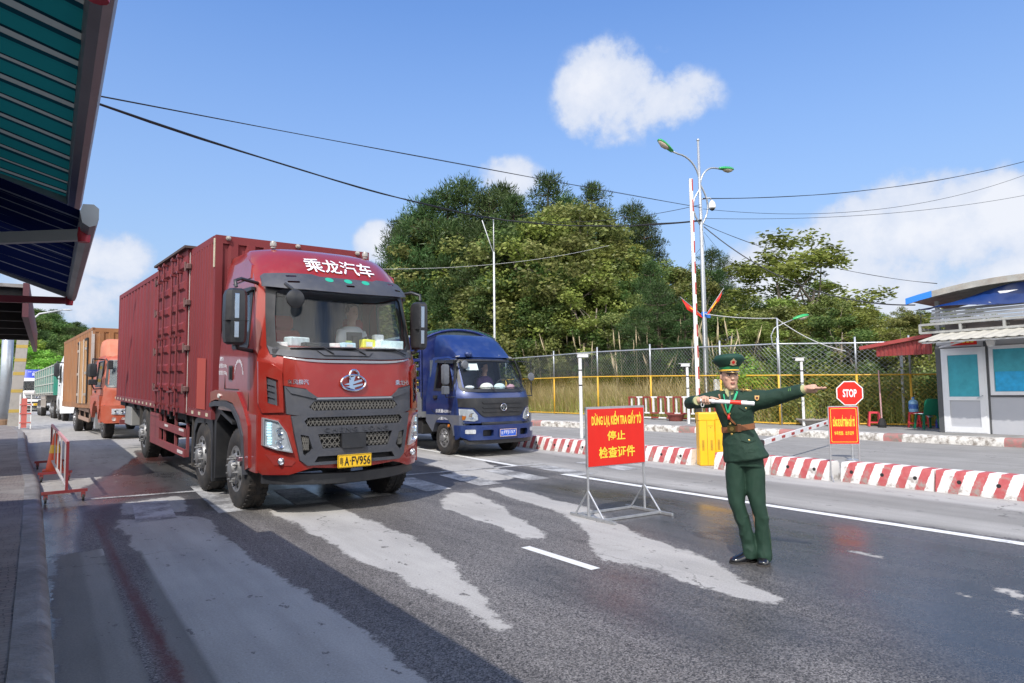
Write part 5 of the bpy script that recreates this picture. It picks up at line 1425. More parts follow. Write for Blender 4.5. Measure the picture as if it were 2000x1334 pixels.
def orange_truck():
 t = empty('box_truck', (1.39, 24.2, .22), .085, 'orange-red lorry with rusty ochre box behind the big red truck', 'truck')
 C = Cab(.93, [(.5, -1.15), (.95, -1.16), (1.0, -1.08), (1.5, -1.05), (1.58, -1.0), (2.32, -.72), (2.42, -.66), (2.5, -.5)], [(.5, 1.1), (1.5, 1.1), (2.3, 1.02), (2.5, .93)], sweep=.3, power=4.5, back=.95)
 light_cab(t, C, orange_cab, .98, 1.2, 1.58, 2.31, 2.5, .87, (-.6, .35), gls=glass('light_windscreen', (.85, .93, .95), 1.2, .18, (.6, .72, .75)))
 mb = MB(); rings = []
 for (z, y, hw) in ((2.46, -.45, .92), (2.52, -.42, .93), (2.8, -.22, .92), (2.96, -.08, .89), (3.02, .05, .84), (3.04, .3, .7)):
  rings.append([(.93 - hw, .85, z), (.93 - hw, y + .15, z), (.93 - hw * .9, y, z), (.93, y - .04, z), (.93 + hw * .9, y, z), (.93 + hw, y + .15, z), (.93 + hw, .85, z)])
 mb.loft(rings); mb.build('roof_deflector', mat('faded_orange_deflector', (.52, .17, .09), .5, dirt=.5, dc=(.45, .3, .24), ds=2), t, auto=40)
 CB = Cab(.93, [(.3, -1.2), (1, -1.2)], [(.3, 1.12), (1, 1.12)], sweep=.3, power=4.5)
 mb = MB(); mb.poly([(-.19, 1.0), (-.19, .55), (-.1, .48), (1.96, .48), (2.05, .55), (2.05, 1.0)], CB.F, off=.0, thick=.1, step=.12)
 for S in (C.SL, C.SR): mb.poly([(-.9, 1.0), (-.9, .5), (-.52, .5), (-.52, 1.05)], S, off=.02, thick=.05)
 mb.build('bumper', orange_cab, t, auto=35)
 for s in (0, 1):
  q = (lambda x: x) if not s else (lambda x: 1.86 - x)
  mb = MB(); mb.poly([(q(.06), .90), (q(.50), .90), (q(.46), .72), (q(.06), .74)], CB.F, off=.02, thick=.02, step=.1); h = mb.build('headlight', lampin, t)
  mb = MB()
  for x in (.17, .34): mb.lathe([(.06, 0), (.06, -.02), (.045, -.005), (.004, .01)], (q(x), CB.f(q(x), .8) - .02, .815), 'y', 14)
  mb.build('lamp_units', chrome, h)
  mb = MB()
  for x in (.12, .36): mb.lathe([(.055, 0), (.055, -.02), (.04, -.01), (.004, -.005)], (q(x), CB.f(q(x), .6) - .0, .60), 'y', 14)
  mb.each('fog_lamp', mat('fog_glass', (.6, .5, .45), .3), t)
  S = C.SL if not s else C.SR
  arc = [(.62 * math.cos(R(a)), .48 + .66 * math.sin(R(a))) for a in range(165, 15, -12)]
  mb = MB(); mb.poly([(-.8, 1.3), (-.8, .9), (-.62, .6)] + arc + [(.62, .62), (.95, .9), (.95, 1.3)], S, off=.05, thick=.3, step=.2); mb.build('fender', orange_cab, t, auto=30)
  mb = MB(); mb.poly([(.55, .28), (.8, .28), (.8, .98), (.55, .98)], S, off=-.05, thick=.3); mb.build('mudguard', mat('pale_guard', (.25, .26, .27), .7, dirt=.5), t)
 for s, x in ((-1, -.42), (1, 2.28)):
  mirror = mirror_housing(t, 'mirror', ((x, -.9), 1.83, 2.22), .22, .14, strip=False)
  mb = MB(); mb.box(x - .1, -.96, 1.60, x + .1, -.86, 1.76, bev=.02); xi = -.1 if s < 0 else 1.96
  mb.tube([(xi, -.7, 1.5), (x + .05, -.88, 1.48), (x, -.9, 1.58), (x, -.9, 2.3), (x, -.85, 2.36), (xi, -.6, 2.36)], .02, 6); mb.build('mirror_arm', black_pl, mirror)
 mb = MB(); P = Vector(C.F(.05, 2.2, .22)); mb.box(P.x - .08, P.y - .03, P.z - .14, P.x + .06, P.y + .03, P.z + .12, bev=.02); mb.tube([P, P + Vector((-.1, .2, .18))], .02, 6); mb.build('kerb_mirror', black_pl, t)
 mb = MB(); text(mb, '豪曼', C.F, .34, 1.30, .55, 1.42, .01, .02); mb.build('badge_lettering', white_ink, t)
 x0, x1, y0, y1, z0, z1 = -.16, 2.2, 1.3, 8.8, .99, 3.46
 mb = MB(); mb.box(x0, y0, z0, x0 + .08, y0 + .08, z1); mb.box(x1 - .08, y0, z0, x1, y0 + .08, z1); mb.box(x0, y1 - .08, z0, x0 + .08, y1, z1); mb.box(x1 - .08, y1 - .08, z0, x1, y1, z1)
 mb.box(x0 - .01, y0, z1 - .08, x0 + .07, y1, z1 + .01); mb.box(x0 + .08, y0 - .003, z1 - .13, x1 - .08, y0 + .05, z1); mb.box(x0 + .07, y0 + .05, z1 - .04, x1, y1, z1 - .02); mb.box(x0 + .08, y1 - .05, z0, x1 - .08, y1, z1 - .1); mb.box(x0 - .01, y0, z0 - .10, x1, y1, z0 + .1)
 bx = mb.build('cargo_box', orange_box, t)
 corrugated('side_wall', y1 - y0 - .16, z0 + .1, z1 - .08, orange_box, bx, lambda u, z, d: (x0 + .02 - d, u + y0 + .08, z), .42, -.03)
 corrugated('side_wall', y1 - y0 - .16, z0 + .1, z1 - .08, orange_box, bx, lambda u, z, d: (x1 - .02 + d, u + y0 + .08, z), .42, -.03)
 corrugated('front_wall', x1 - x0 - .16, z0 + .1, z1 - .13, orange_box, bx, lambda u, z, d: (u + x0 + .08, y0 + .02 - d, z), .28, -.04)
 mb = MB(); mb.box(x0 - .04, 2.1, z0 + .05, x0 - .0, 3.05, z1 - .3); mb.box(x0 - .04, 3.12, z0 + .05, x0, 4.1, z1 - .3); sd = mb.build('side_door', mat('pale_ochre_door', (.42, .22, .075), .6, var=.2, vs=2, dirt=.5, dc=(.3, .25, .2)), bx)
 mb = MB(); mb.box(x0 - .05, 1.98, z0 + .05, x0 - .02, 2.07, z1 - .3); mb.box(x0 - .05, 4.12, z0 + .05, x0 - .02, 4.22, z1 - .35); mb.box(x0 - .06, 2.0, z1 - .34, x0 - .01, 2.5, z1 - .27); mb.box(x0 - .06, 3.7, z1 - .36, x0 - .01, 4.25, z1 - .3); mb.each('door_gap', dark, sd)
 mb = MB()
 for y in (2.6, 3.6): mb.tube([(x0 - .07, y, z0 + .05), (x0 - .07, y, z1 - .3)], .02, 6)
 for y in (2.2, 4.0):
  for z in (1.3, 2.0, 2.8): mb.box(x0 - .08, y - .08, z, x0 - .03, y + .08, z + .08)
 mb.box(x0 - .02, y0 + .01, 2.1, x0 + .03, y0 + .05, z1 - .1); mb.box(x0 - .02, y0 - .02, 1.9, x0 + .06, y0 + .01, z1 - .2)
 mb.build('lock_bars', mat('pale_bar', (.5, .46, .42), .5, .3, dirt=.5), sd)
 mb = MB()
 mb.box(.5, -.8, .62, .6, 8.6, .88); mb.box(1.3, -.8, .62, 1.4, 8.6, .88); mb.box(.2, -.9, .5, 1.7, .6, .98); mb.box(.2, -.1, .4, 1.7, .1, .55); mb.box(.2, 5.75, .4, 1.7, 5.95, .6); mb.box(.0, 1.5, .45, .4, 2.2, .9); mb.build('chassis', dark, t)
 mb = MB(); mb.bar((-.05, 2.4, .80), (-.05, 4.9, .86), .03, .12); mb.bar((-.05, 2.4, .48), (-.05, 4.9, .55), .03, .12)
 for y in (2.45, 3.6, 4.85): mb.box(-.04, y - .04, .45, 0, y + .04, .92)
 mb.build('side_guard', mat('rusty_guard', (.30, .2, .15), .8, dirt=.5), t)
 wheel(t, 0, 0, .48, .26); wheel(t, 1.86, 0, .48, .26, side=1); wheel(t, -.05, 5.85, .48, .25, style='x'); wheel(t, .27, 5.85, .48, .23, style='x'); wheel(t, 1.9, 5.85, .48, .25, side=1)
orange_truck()
def white_rig():
 """white tractor unit and its green stake trailer, two coupled vehicles"""
 wp = mat('white_cab_paint', (.76, .76, .75), .4, coat=.3, var=.05, dirt=.3, dc=(.5, .48, .44), ds=2)
 org = (.66, 43.1, .22); hd = .072
 t = empty('tractor_unit', org, hd, 'white tall-roofed tractor unit half hidden behind the ochre box', 'truck')
 C = Cab(1.05, [(.4, -1.3), (1.9, -1.28), (2.0, -1.2), (2.85, -.98), (3.0, -.9), (3.5, -.5), (3.7, -.2)], [(.4, 1.22), (2.8, 1.2), (3.3, 1.1), (3.7, .9)], sweep=.35, power=4, back=1.1)
 light_cab(t, C, wp, 1.1, 1.4, 2.02, 2.85, 3.7, .88, (-.6, .3))
 CB = Cab(1.05, [(.3, -1.36), (1.2, -1.36)], [(.3, 1.24), (1.2, 1.24)], sweep=.35)
 mb = MB(); mb.poly([(-.17, 1.12), (-.17, .42), (2.27, .42), (2.27, 1.12)], CB.F, off=0, thick=.1, step=.15)
 for S in (C.SL, C.SR): mb.poly([(-.95, 1.15), (-.95, .42), (-.62, .42), (-.62, 1.15)], S, off=.02, thick=.05)
 mb.build('bumper', wp, t)
 for s in (0, 1):
  q = (lambda x: x) if not s else (lambda x: 2.1 - x)
  mb = MB(); mb.poly([(q(-.1), .98), (q(.35), .92), (q(.33), .74), (q(-.05), .76)], CB.F, off=.02, thick=.02, step=.1); mb.build('headlight', lampin, t)
  mb = MB(); mb.poly([(q(-.1), 1.78), (q(.06), 1.74), (q(.06), 1.4), (q(-.1), 1.45)], C.F, off=.02, thick=.02, step=.06); mb.build('corner_vent', grey_pl, t)
  S = C.SL if not s else C.SR
  arc = [(.62 * math.cos(R(a)), .52 + .66 * math.sin(R(a))) for a in range(165, 15, -15)]
  mb = MB(); mb.poly([(-.7, 1.3), (-.62, .6)] + arc + [(.62, .62), (1.1, .9), (1.1, 1.3)], S, off=.03, thick=.3, step=.3); mb.build('fender', wp, t)
 mb = MB()
 for k in range(5): mb.poly([(.3, 1.2 + k * .12), (1.8, 1.2 + k * .12), (1.8, 1.27 + k * .12), (.3, 1.27 + k * .12)], C.F, off=.02, thick=.02, step=.2)
 mb.build('grille', black_pl, t)
 for s, x in ((-1, -.4), (1, 2.5)):
  m_ = mirror_housing(t, 'mirror', ((x, -1.0), 2.3, 2.98), .24, .2, strip=False)
  mb = MB(); xi = -.1 if s < 0 else 2.2; mb.tube([(x, -1, 2.95), (x, -.95, 3.06), (xi, -.7, 3.02)], .03, 6); mb.tube([(x, -1, 2.3), (x + .05, -.95, 2.18), (xi, -.7, 2.2)], .03, 6); mb.each('mirror_arm', black_pl, m_)
 mb = MB(); mb.box(.4, -.9, .6, .6, 7.2, .95); mb.box(1.5, -.9, .6, 1.7, 7.2, .95); mb.box(.1, 1.4, .45, .6, 3.6, 1.0, bev=.03); mb.build('chassis', dark, t)
 for y in (0, 2.2, 5.2, 6.6):
  wheel(t, -.02, y, .52, .28); wheel(t, 2.12, y, .52, .28, side=1)
 tr = empty('stake_trailer', org, hd, 'long trailer with dusty green slatted sides behind the white tractor', 'trailer')
 gn = mat('dusty_green_slats', (.10, .21, .17), .8, var=.3, vs=2, dirt=.5, dc=(.26, .26, .22), ds=3)
 gn2 = mat('bright_green_post', (.02, .28, .19), .6, dirt=.3)
 gy = mat('pale_stake', (.40, .43, .38), .7, dirt=.4)
 x0, x1, y0, y1 = -.22, 2.3, 2.3, 17.4
 mb = MB(); mb.box(x0, y0, 1.36, x1, y1, 1.5); mb.box(.4, y0 + 3, .9, .6, y1, 1.36); mb.box(1.5, y0 + 3, .9, 1.7, y1, 1.36); mb.build('bed', mat('trailer_bed', (.22, .2, .18), .8, dirt=.5), tr)
 mb = MB()
 for x in (x0, x1 - .03): mb.box(x, y0, 1.5, x + .03, y1, 3.0)
 mb.box(x0, y0, 1.5, x1, y0 + .04, 3.1); mb.box(x0, y1 - .04, 1.5, x1, y1, 3.0)
 mb.build('slatted_side', gn, tr)
 mb = MB()
 for k in range(10):
  y = y0 + k * (y1 - y0 - .1) / 9; mb.box(x0 - .04, y, 1.4, x0, y + .10, 3.08)
 for z in (1.48, 2.0, 2.5, 3.0): mb.box(x0 - .035, y0, z, x0 - .005, y1, z + .06)
 mb.box(x0 - .02, y0 - .02, 3.0, x1, y0 + .06, 3.12)
 mb.build('stakes', gy, tr)
 mb = MB(); mb.box(x0 - .05, y0 - .06, 1.36, x0 + .25, y0 - .01, 2.6); mb.build('corner_post', gn2, tr)
 mb = MB(); mb.box(x0 + .02, 8.2, .62, x0 + .06, 11.8, .72); mb.box(x0 + .02, 8.2, 1.12, x0 + .06, 11.8, 1.24)
 for k in range(7): mb.box(x0 + .02, 8.2 + k * .58, .62, x0 + .06, 8.32 + k * .58, 1.3)
 mb.build('side_guard', mat('dusty_guard', (.36, .32, .28), .8), tr)
 for y in (13.2, 14.5, 15.8):
  wheel(tr, -.1, y, .52, .3, style='x'); wheel(tr, 2.2, y, .52, .3, side=1, style='x')
white_rig()
def far_truck():
 t = empty('box_truck', (-1.50, 75, .22), .12, 'distant white-cab truck with blue roof deflector and pale grey box', 'truck')
 wp = _M['white_cab_paint']; bl = mat('blue_visor', (.03, .06, .42), .45)
 C = Cab(.55, [(.3, -1.1), (1.7, -1.1), (1.8, -1.0), (2.65, -.8), (2.9, -.7), (3.7, -.3)], [(.3, 1.2), (3.0, 1.15), (3.7, 1.0)], sweep=.25, back=1.2)
 light_cab(t, C, wp, .35, 1.2, 1.86, 2.65, 2.96, .86, (-.5, .4))
 C.shell('roof_deflector', [2.95, 3.2, 3.5, 3.68, 3.72], bl, t)
 mb = MB(); text(mb, '货运', C.F, .2, 3.15, .5, 3.4, .05, .02); text(mb, '平安物流', C.F, -.1, 3.45, 1.2, 3.55, .05); mb.build('deflector_lettering', white_ink, t)
 mb = MB()
 for k in range(4): mb.poly([(-.35 + .05 * k, 1.5 - k * .13), (1.45 - .05 * k, 1.5 - k * .13), (1.45 - .05 * k, 1.58 - k * .13), (-.35 + .05 * k, 1.58 - k * .13)], C.F, off=.02, thick=.02, step=.3)
 mb.poly([(-.5, .85), (1.6, .85), (1.6, .72), (-.5, .72)], C.F, off=.02, thick=.02, step=.3); mb.poly([(-.4, .5), (1.5, .5), (1.5, .36), (-.4, .36)], C.F, off=.02, thick=.02, step=.3)
 mb.build('grille', black_pl, t)
 mb = MB(); mb.tube([C.F(.55 + .13 * math.cos(a), 1.33 + .13 * math.sin(a), .06) for a in [2 * PI * i / 16 for i in range(17)]], .03, 6); mb.build('emblem', chrome, t)
 for x in (-.35, 1.4):
  mb = MB(); mb.poly(rrect(x - .18, .92, x + .18, 1.12, .03), C.F, off=.02, thick=.02, step=.15); mb.build('headlight', lampin, t)
 number_plate(t, C, .3, .8, .52, .70, ('', 'A1652'), yellow_plate, black_ink, .05)
 mb = MB(); mb.box(-.7, 1.4, 1.15, 1.8, 9.5, 3.75, bev=.03); mb.build('cargo_box', mat('pale_grey_box', (.42, .43, .44), .6, dirt=.4), t)
 mb = MB(); mb.box(-.2, -.8, .5, 1.4, 9.2, 1.1); mb.build('chassis', dark, t)
 for y in (0, 6.8): wheel(t, -.65, y, .52, .3); wheel(t, 1.75, y, .52, .3, side=1)
far_truck()
t = empty('box_truck', (-7.3, 100, .22), .16, 'very distant dark lorry at the tail of the queue', 'truck')
mb = MB(); mb.box(0, 1.6, 1.1, 2.5, 9, 3.9, bev=.05); mb.build('cargo_box', mat('dark_brown_box', (.05, .04, .04), .7), t)
mb = MB(); mb.loft([[(0, 1.5, z), (0, y, z), (2.5, y, z), (2.5, 1.5, z)] for z, y in ((.5, -.6), (1.7, -.6), (2.7, -.3), (3.0, 0))]); mb.build('cab_body', mat('dark_cab', (.06, .05, .05), .5), t)
mb = MB(); mb.box(.2, -.58, 1.75, 2.3, -.5, 2.5); mb.build('windscreen', black_pl, t)
for y in (.3, 6.5): wheel(t, .1, y, .5, .3); wheel(t, 2.4, y, .5, .3, side=1)
t = empty('parked_car', (-3.35, 62, .22), .1, 'red saloon car far back at the left beside the striped post', 'car')
rc = mat('car_red', (.45, .03, .04), .3, coat=.6)
mb = MB(); mb.loft([[(-.85 * w, y, z0), (.85 * w, y, z0), (.88 * w, y, (z0 + z1) / 2), (.80 * w, y, z1), (-.80 * w, y, z1), (-.88 * w, y, (z0 + z1) / 2)] for y, z0, z1, w in ((0, .35, .6, .85), (.12, .25, .75, .97), (1.1, .22, .9, 1), (3.4, .22, .95, 1), (4.2, .28, .92, .98), (4.35, .4, .8, .9))]); mb.build('body', rc, t, auto=35)
mb = MB(); mb.loft([[(-.75 * w, y, z) for y, z in ()] or [(-.74, a, z), (.74, a, z), (.74, b, z), (-.74, b, z)] for a, b, z, w in ((1.0, 3.7, .88, 1), (1.5, 3.3, 1.3, 1))]); mb.mat(1); mb.box(-.62, 1.5, 1.3, .62, 3.3, 1.38, bev=.03); mb.build('cabin', [mat('car_glass', (.03, .04, .05), .1), rc], t)
for y in (.8, 3.4): wheel(t, -.82, y, .32, .2, style='x'); wheel(t, .82, y, .32, .2, side=1, style='x')
for x in (-.6, .6):
 mb = MB(); mb.sphere((x, .08, .62), (.18, .06, .07), 10, 6); mb.build('headlight', lampin, t, smooth=True)
# ------------------------------------------------------------ signs on the road
sign_red = mat('sign_red', (.66, .022, .014), .6, spec=.25, var=.05, vs=3, dirt=.08, dc=(.6, .2, .15))
sign_yel = mat('sign_yellow', (.86, .66, .05), .45)
frame_grey = mat('brushed_tube', (.50, .51, .52), .4, .7, var=.15, vs=15, dirt=.35, dc=(.3, .27, .24), ds=12)
def stop_board():
 a = Vector((5.23, 6.17, 0)); b = Vector((6.115, 6.15, 0))
 ang = math.atan2(b.y - a.y, b.x - a.x); W = (b - a).length
 t = empty('notice_board', a, ang, 'large red notice board on a grey tube frame standing on the wet lane', 'sign')
 mb = MB()
 mb.tube([(0, 0, .03), (0, 0, 1.27), ], .016, 8); mb.tube([(W, 0, .03), (W, 0, 1.29)], .016, 8)
 mb.build('post', frame_grey, t) if False else None
 for x in (0, W):
  m = MB(); m.tube([(x, 0, .03), (x, 0, .62)], .015, 10); m.build('leg', frame_grey, t, auto=40)
  m = MB(); m.bar((x, -.46, .018), (x, .34, .018), .03, .03); m.build('foot', frame_grey, t)
  for s in (-.26, .24):
   m = MB(); m.tube([(x, s, .03), (x, 0, .32)], .011, 8); m.build('brace', frame_grey, t)
 for y in (-.26, .22):
  m = MB(); m.bar((0, y, .02), (W, y, .02), .026, .026); m.build('cross_bar', frame_grey, t)
 z0, z1 = .60, 1.275
 m = MB()
 m.bar((-.016, 0, z0), (W + .016, 0, z0), .03, .03); m.bar((-.016, 0, z1), (W + .016, 0, z1), .03, .03); m.bar((0, 0, z0), (0, 0, z1), .032, .032); m.bar((W, 0, z0), (W, 0, z1), .032, .032)
 m.build('board_frame', frame_grey, t)
 m = MB(); m.box(.0, -.022, z0 - .005, W, -.016, z1 - .012); pn = m.build('board_panel', sign_red, t)
 m = MB()
 Mf = MY(-.0235)
 text(m, 'DỪNG LẠI, KIỂM TRA GIẤY TỜ', Mf, .055, 1.045, W - .045, 1.235, .001, .035, step=None)
 text(m, '停止', Mf, .29, .885, .575, 1.0, .001, .02, step=None)
 text(m, '检查证件', Mf, .155, .68, .725, .815, .001, .02, step=None)
 m.build('notice_lettering', sign_yel, pn)
stop_board()
def small_notice():
 a = Vector((10.26, 6.2, 0)); ang = -.75; W = .43
 t = empty('notice_board', a, ang, 'small red notice board with yellow lettering standing by the striped barrier', 'sign')
 for x in (0, W):
  m = MB(); m.tube([(x, 0, .0 if x == 0 else .30), (x, 0, .6)], .012, 8); m.build('leg', frame_grey, t)
 m = MB(); m.bar((0, 0, .585), (W, 0, .585), .024, .024); m.bar((0, 0, 1.165), (W, 0, 1.165), .024, .024); m.bar((0, 0, .585), (0, 0, 1.165), .024, .024); m.bar((W, 0, .585), (W, 0, 1.165), .024, .024); m.build('board_frame', frame_grey, t)
 m = MB(); m.box(.0, -.018, .585, W, -.012, 1.16); pn = m.build('board_panel', sign_red, t)
 m = MB(); Mf = MY(-.0195)
 text(m, 'DỪNG XE XUẤT TRÌNH GIẤY TỜ', Mf, .055, .855, W - .05, 1.035, .001, .04, step=None)
 text(m, '停车检查，出示证件', Mf, .07, .72, W - .07, .785, .001, .01, step=None)
 m.poly(rrect(.022, .61, W - .022, 1.14, .02), Mf, [rrect(.028, .616, W - .028, 1.134, .016)], off=.001, thick=0)
 m.build('notice_lettering', sign_yel, pn)
 for x in (0, W):
  m = MB(); m.tube([(x, -.13, .0), (x, 0, .1), (x, .13, .0)], .007, 6); m.build('foot', frame_grey, t)
small_notice()
def stop_sign():
 t = empty('stop_sign', (13.3, 7.57, 0), -.95, 'octagonal red STOP sign on a slim post beyond the small notice board', 'sign')
 m = MB(); m.tube([(0, 0, 0), (0, 0, 1.35)], .022, 10); m.lathe([(.13, 0), (.13, .03), (.03, .05)], (0, 0, 0), 'z', 14); m.build('post', frame_grey, t, auto=40)
 r_ = .262; o = [(r_ * math.cos(R(22.5 + 45 * k)), 1.345 + r_ * math.sin(R(22.5 + 45 * k))) for k in range(8)]
 m = MB(); m.poly(o, MY(-.03), off=0, thick=.012); f = m.build('sign_border', white_pt, t)
 o2 = [(x * .92, 1.345 + (z - 1.345) * .92) for x, z in o]
 m = MB(); m.poly(o2, MY(-.03), off=.003, thick=.003); m.build('sign_face', sign_red, t)
 m = MB(); text(m, 'STOP', MY(-.03), -.125, 1.265, .125, 1.425, .0045, .03, step=None); m.build('sign_lettering', white_ink, t)
stop_sign()
# ------------------------------------------------------------ striped barrier blocks
def barrier_mat():
 m = bpy.data.materials.new('red_white_stripes'); m.use_nodes = True
 nt = m.node_tree; N = nt.nodes; L = nt.links; b = N['Principled BSDF']
 tc = N.new('ShaderNodeTexCoord'); sx = N.new('ShaderNodeSeparateXYZ'); L.new(tc.outputs['Object'], sx.inputs[0])
 def mth(op, a, b_=None, c=None):
  q = N.new('ShaderNodeMath'); q.operation = op
  for i, v in enumerate((a, b_, c)):
   if v is None: continue
   if isinstance(v, (int, float)): q.inputs[i].default_value = v
   else: L.new(v, q.inputs[i])
  return q.outputs[0]
 nz = N.new('ShaderNodeTexNoise'); nz.inputs['Scale'].default_value = 30; L.new(tc.outputs['Object'], nz.inputs['Vector'])
 s = mth('MULTIPLY_ADD', sx.outputs[2], .33, sx.outputs[1])
 s = mth('MULTIPLY_ADD', nz.outputs[0], .03, s)
 f = mth('FRACT', mth('MULTIPLY', s, 1 / .27))
 st = N.new('ShaderNodeMapRange'); st.inputs[1].default_value = .51; st.inputs[2].default_value = .53; L.new(f, st.inputs[0])
 rn = N.new('ShaderNodeTexNoise'); rn.inputs['Scale'].default_value = 14; rn.inputs['Detail'].default_value = 6; L.new(tc.outputs['Object'], rn.inputs['Vector'])
 rc = N.new('ShaderNodeMix'); rc.data_type = 'RGBA'; rc.inputs[6].default_value = (.36, .04, .045, 1); rc.inputs[7].default_value = (.50, .14, .14, 1); L.new(rn.outputs[0], rc.inputs[0])
 mx = N.new('ShaderNodeMix'); mx.data_type = 'RGBA'; mx.inputs[6].default_value = (.72, .70, .67, 1)
 L.new(rc.outputs[2], mx.inputs[7]); L.new(st.outputs[0], mx.inputs[0])
 dn = N.new('ShaderNodeTexNoise'); dn.inputs['Scale'].default_value = 5; dn.inputs['Detail'].default_value = 10; dn.inputs['Roughness'].default_value = .75; L.new(tc.outputs['Object'], dn.inputs['Vector'])
 zz = mth('MULTIPLY_ADD', sx.outputs[2], -.35, dn.outputs[0])
 dr = N.new('ShaderNodeMapRange'); dr.inputs[1].default_value = .47; dr.inputs[2].default_value = .60; L.new(zz, dr.inputs[0])
 m2 = N.new('ShaderNodeMix'); m2.data_type = 'RGBA'; m2.inputs[7].default_value = (.30, .27, .24, 1); L.new(dr.outputs[0], m2.inputs[0]); L.new(mx.outputs[2], m2.inputs[6])
 L.new(m2.outputs[2], b.inputs['Base Color']); b.inputs['Roughness'].default_value = .7
 bp = N.new('ShaderNodeBump'); bp.inputs['Strength'].default_value = .4; bp.inputs['Distance'].default_value = .006; L.new(dn.outputs[0], bp.inputs['Height']); L.new(bp.outputs[0], b.inputs['Normal'])
 return m
bar_m = barrier_mat()
def barrier_block(name, a, b, label, h=.31, w=.36):
 a = Vector((a[0], a[1], gz(*a))); b = Vector((b[0], b[1], gz(*b)))
 a.x += rnd.uniform(-.03, .03); b.x += rnd.uniform(-.03, .03)
 d = b - a; L_ = d.length; ang = math.atan2(-d.x, d.y)
 t = empty(name, a, ang, label, 'barrier', 'striped concrete barrier blocks between the lanes')
 e = .012; n = max(2, int(L_ / .5))
 rings = []
 for i in range(n + 1):
  y = L_ * i / n
  k = .015 * pnoise(Vector((y * 3 + a.y, a.x, 0)))
  s = 0 if 0 < i < n else .01
  rings.append([(0 - s * 0, y, -.02), (-.0 + k * .3, y, .04), (.045, y, h - .02 - s), (.06, y, h - s), (w - .06, y, h - s), (w - .04, y, h - .03 - s), (w, y, .04), (w, y, -.02)])
 mb = MB(); mb.loft(rings); body = mb.build('block', bar_m, t, auto=30)
 mb = MB()
 k = 0
 y = .25
 while y < L_ - .15:
  mb.lathe([(.028, -.003), (.028, .002)], (.019, y, h * .52), 'x', 12); y += .47
 mb.build('drain_holes', dark, t)
 return t
segs = [((9.85, 14.9), (9.92, 13.35)), ((9.93, 13.32), (10.03, 11.75)), ((10.03, 11.72), (10.2, 10.6)), ((10.2, 10.57), (10.36, 9.12)), ((10.20, 8.45), (10.24, 7.3)), ((10.25, 7.27), (10.27, 6.24)), ((10.29, 6.08), (10.31, 4.72)), ((10.31, 4.69), (10.32, 3.2)), ((10.32, 3.17), (10.32, 1.6)), ((10.32, 1.57), (10.3, .2)), ((9.8, 16.5), (9.84, 14.95))]
labs = ['striped barrier block just right of the blue lorry', 'striped barrier block with the white camera post rising behind it', 'striped barrier block partly hidden by the large notice board', 'striped barrier block ending at the left of the yellow boom box', 'striped barrier block starting right behind the officer at the yellow box', 'striped barrier block ending at the legs of the small notice board',
  'striped barrier block just right of the small notice board', 'striped barrier block nearest the right edge of the photo', 'striped barrier block beyond the right edge', 'striped barrier block farthest beyond the right edge', 'striped barrier block hidden behind the blue lorry']
for (a, b), lb in zip(segs, labs):
 if b[1] < 2: continue
 if a[1] > 16: continue
 barrier_block('barrier_block', b, a, lb)
# ------------------------------------------------------------ boom gates and posts
yel = mat('yellow_cabinet_paint', (.86, .47, .012), .42, coat=.2, var=.05, dirt=.25, dc=(.45, .27, .08), ds=5)
def boom_box(loc, rz, label, s=1.0):
 t = empty('boom_cabinet', loc, rz, label, 'boom gate', 'yellow boom gate cabinets')
 m = MB(); w, d, h = .30 * s, .26 * s, 1.02
 m.box(-w / 2, -d / 2, 0, w / 2, d / 2, h - .14, bev=.015); m.build('cabinet', yel, t, auto=30)
 m = MB(); m.loft([[(-w / 2 * q - .0, -d / 2 * q, z), (w / 2 * q, -d / 2 * q, z), (w / 2 * q, d / 2 * q, z), (-w / 2 * q, d / 2 * q, z)] for q, z in ((1.04, h - .145), (1.04, h - .03), (.98, h - .005), (.8, h))]); m.build('lid', yel, t)
 m = MB()
 for x in (-w * .27, w * .27):
  for k in range(9): m.box(x - .022, -d / 2 - .003, .30 + k * .022, x + .022, -d / 2 + .001, .308 + k * .022)
 m.box(w * .05, -d / 2 - .003, h - .26, w * .4, -d / 2 + .001, h - .255); m.box(w * .22, -d / 2 - .004, h - .30, w * .25, -d / 2 + .001, h - .28)
 m.box(-.003, -d / 2 - .002, .02, .003, -d / 2 + .001, h - .16)
 m.build('vent_slots', dark, t)
 return t
boom_box((10.56, 8.93, 0), -.62, 'yellow boom cabinet left of the officer standing between barrier blocks')
boom_box((10.93, 8.86, 0), -.62, 'yellow boom cabinet half hidden behind the officer and the front cabinet')
t = empty('raised_boom', (10.60, 9.12, 0), -.62, 'tall white boom arm with red patches raised upright beside the yellow cabinet', 'boom')
m = MB(); m.box(-.035, -.02, .85, .035, .02, 5.70); m.build('boom_arm', white_pt, t)
m = MB()
for k in range(11):
 z = 1.25 + k * .42
 if z < 5.6: m.box(.012, -.0235, z, .0375, -.005, z + .24)
m.each('red_patch', red_pt, t)
m = MB(); m.box(-.06, -.05, .80, .06, .05, 1.1); m.build('boom_clamp', dark, t)
a = Vector((10.9, 8.0, .44)); b = Vector((16.25, 9.64, .65))
t = empty('lowered_boom', (0, 0, 0), 0, 'white boom arm with red patches lying level across the far lane behind the officer', 'boom')
m = MB(); m.bar(a, b, .03, .10); m.build('boom_arm', white_pt, t)
m = MB(); d = (b - a)
for k in range(9):
 p = a + d * (k / 9 + .02); q = a + d * (k / 9 + .055); sidev = Vector((d.y, -d.x, 0)).normalized() * -.004
 m.bar(p - Vector((.003, .008, 0)), q - Vector((.003, .008, 0)), .03, .05)
m.each('red_patch', red_pt, t)
m = MB(); m.box(10.78, 7.9, .36, 10.95, 8.08, .52); m.build('boom_clamp', dark, t)
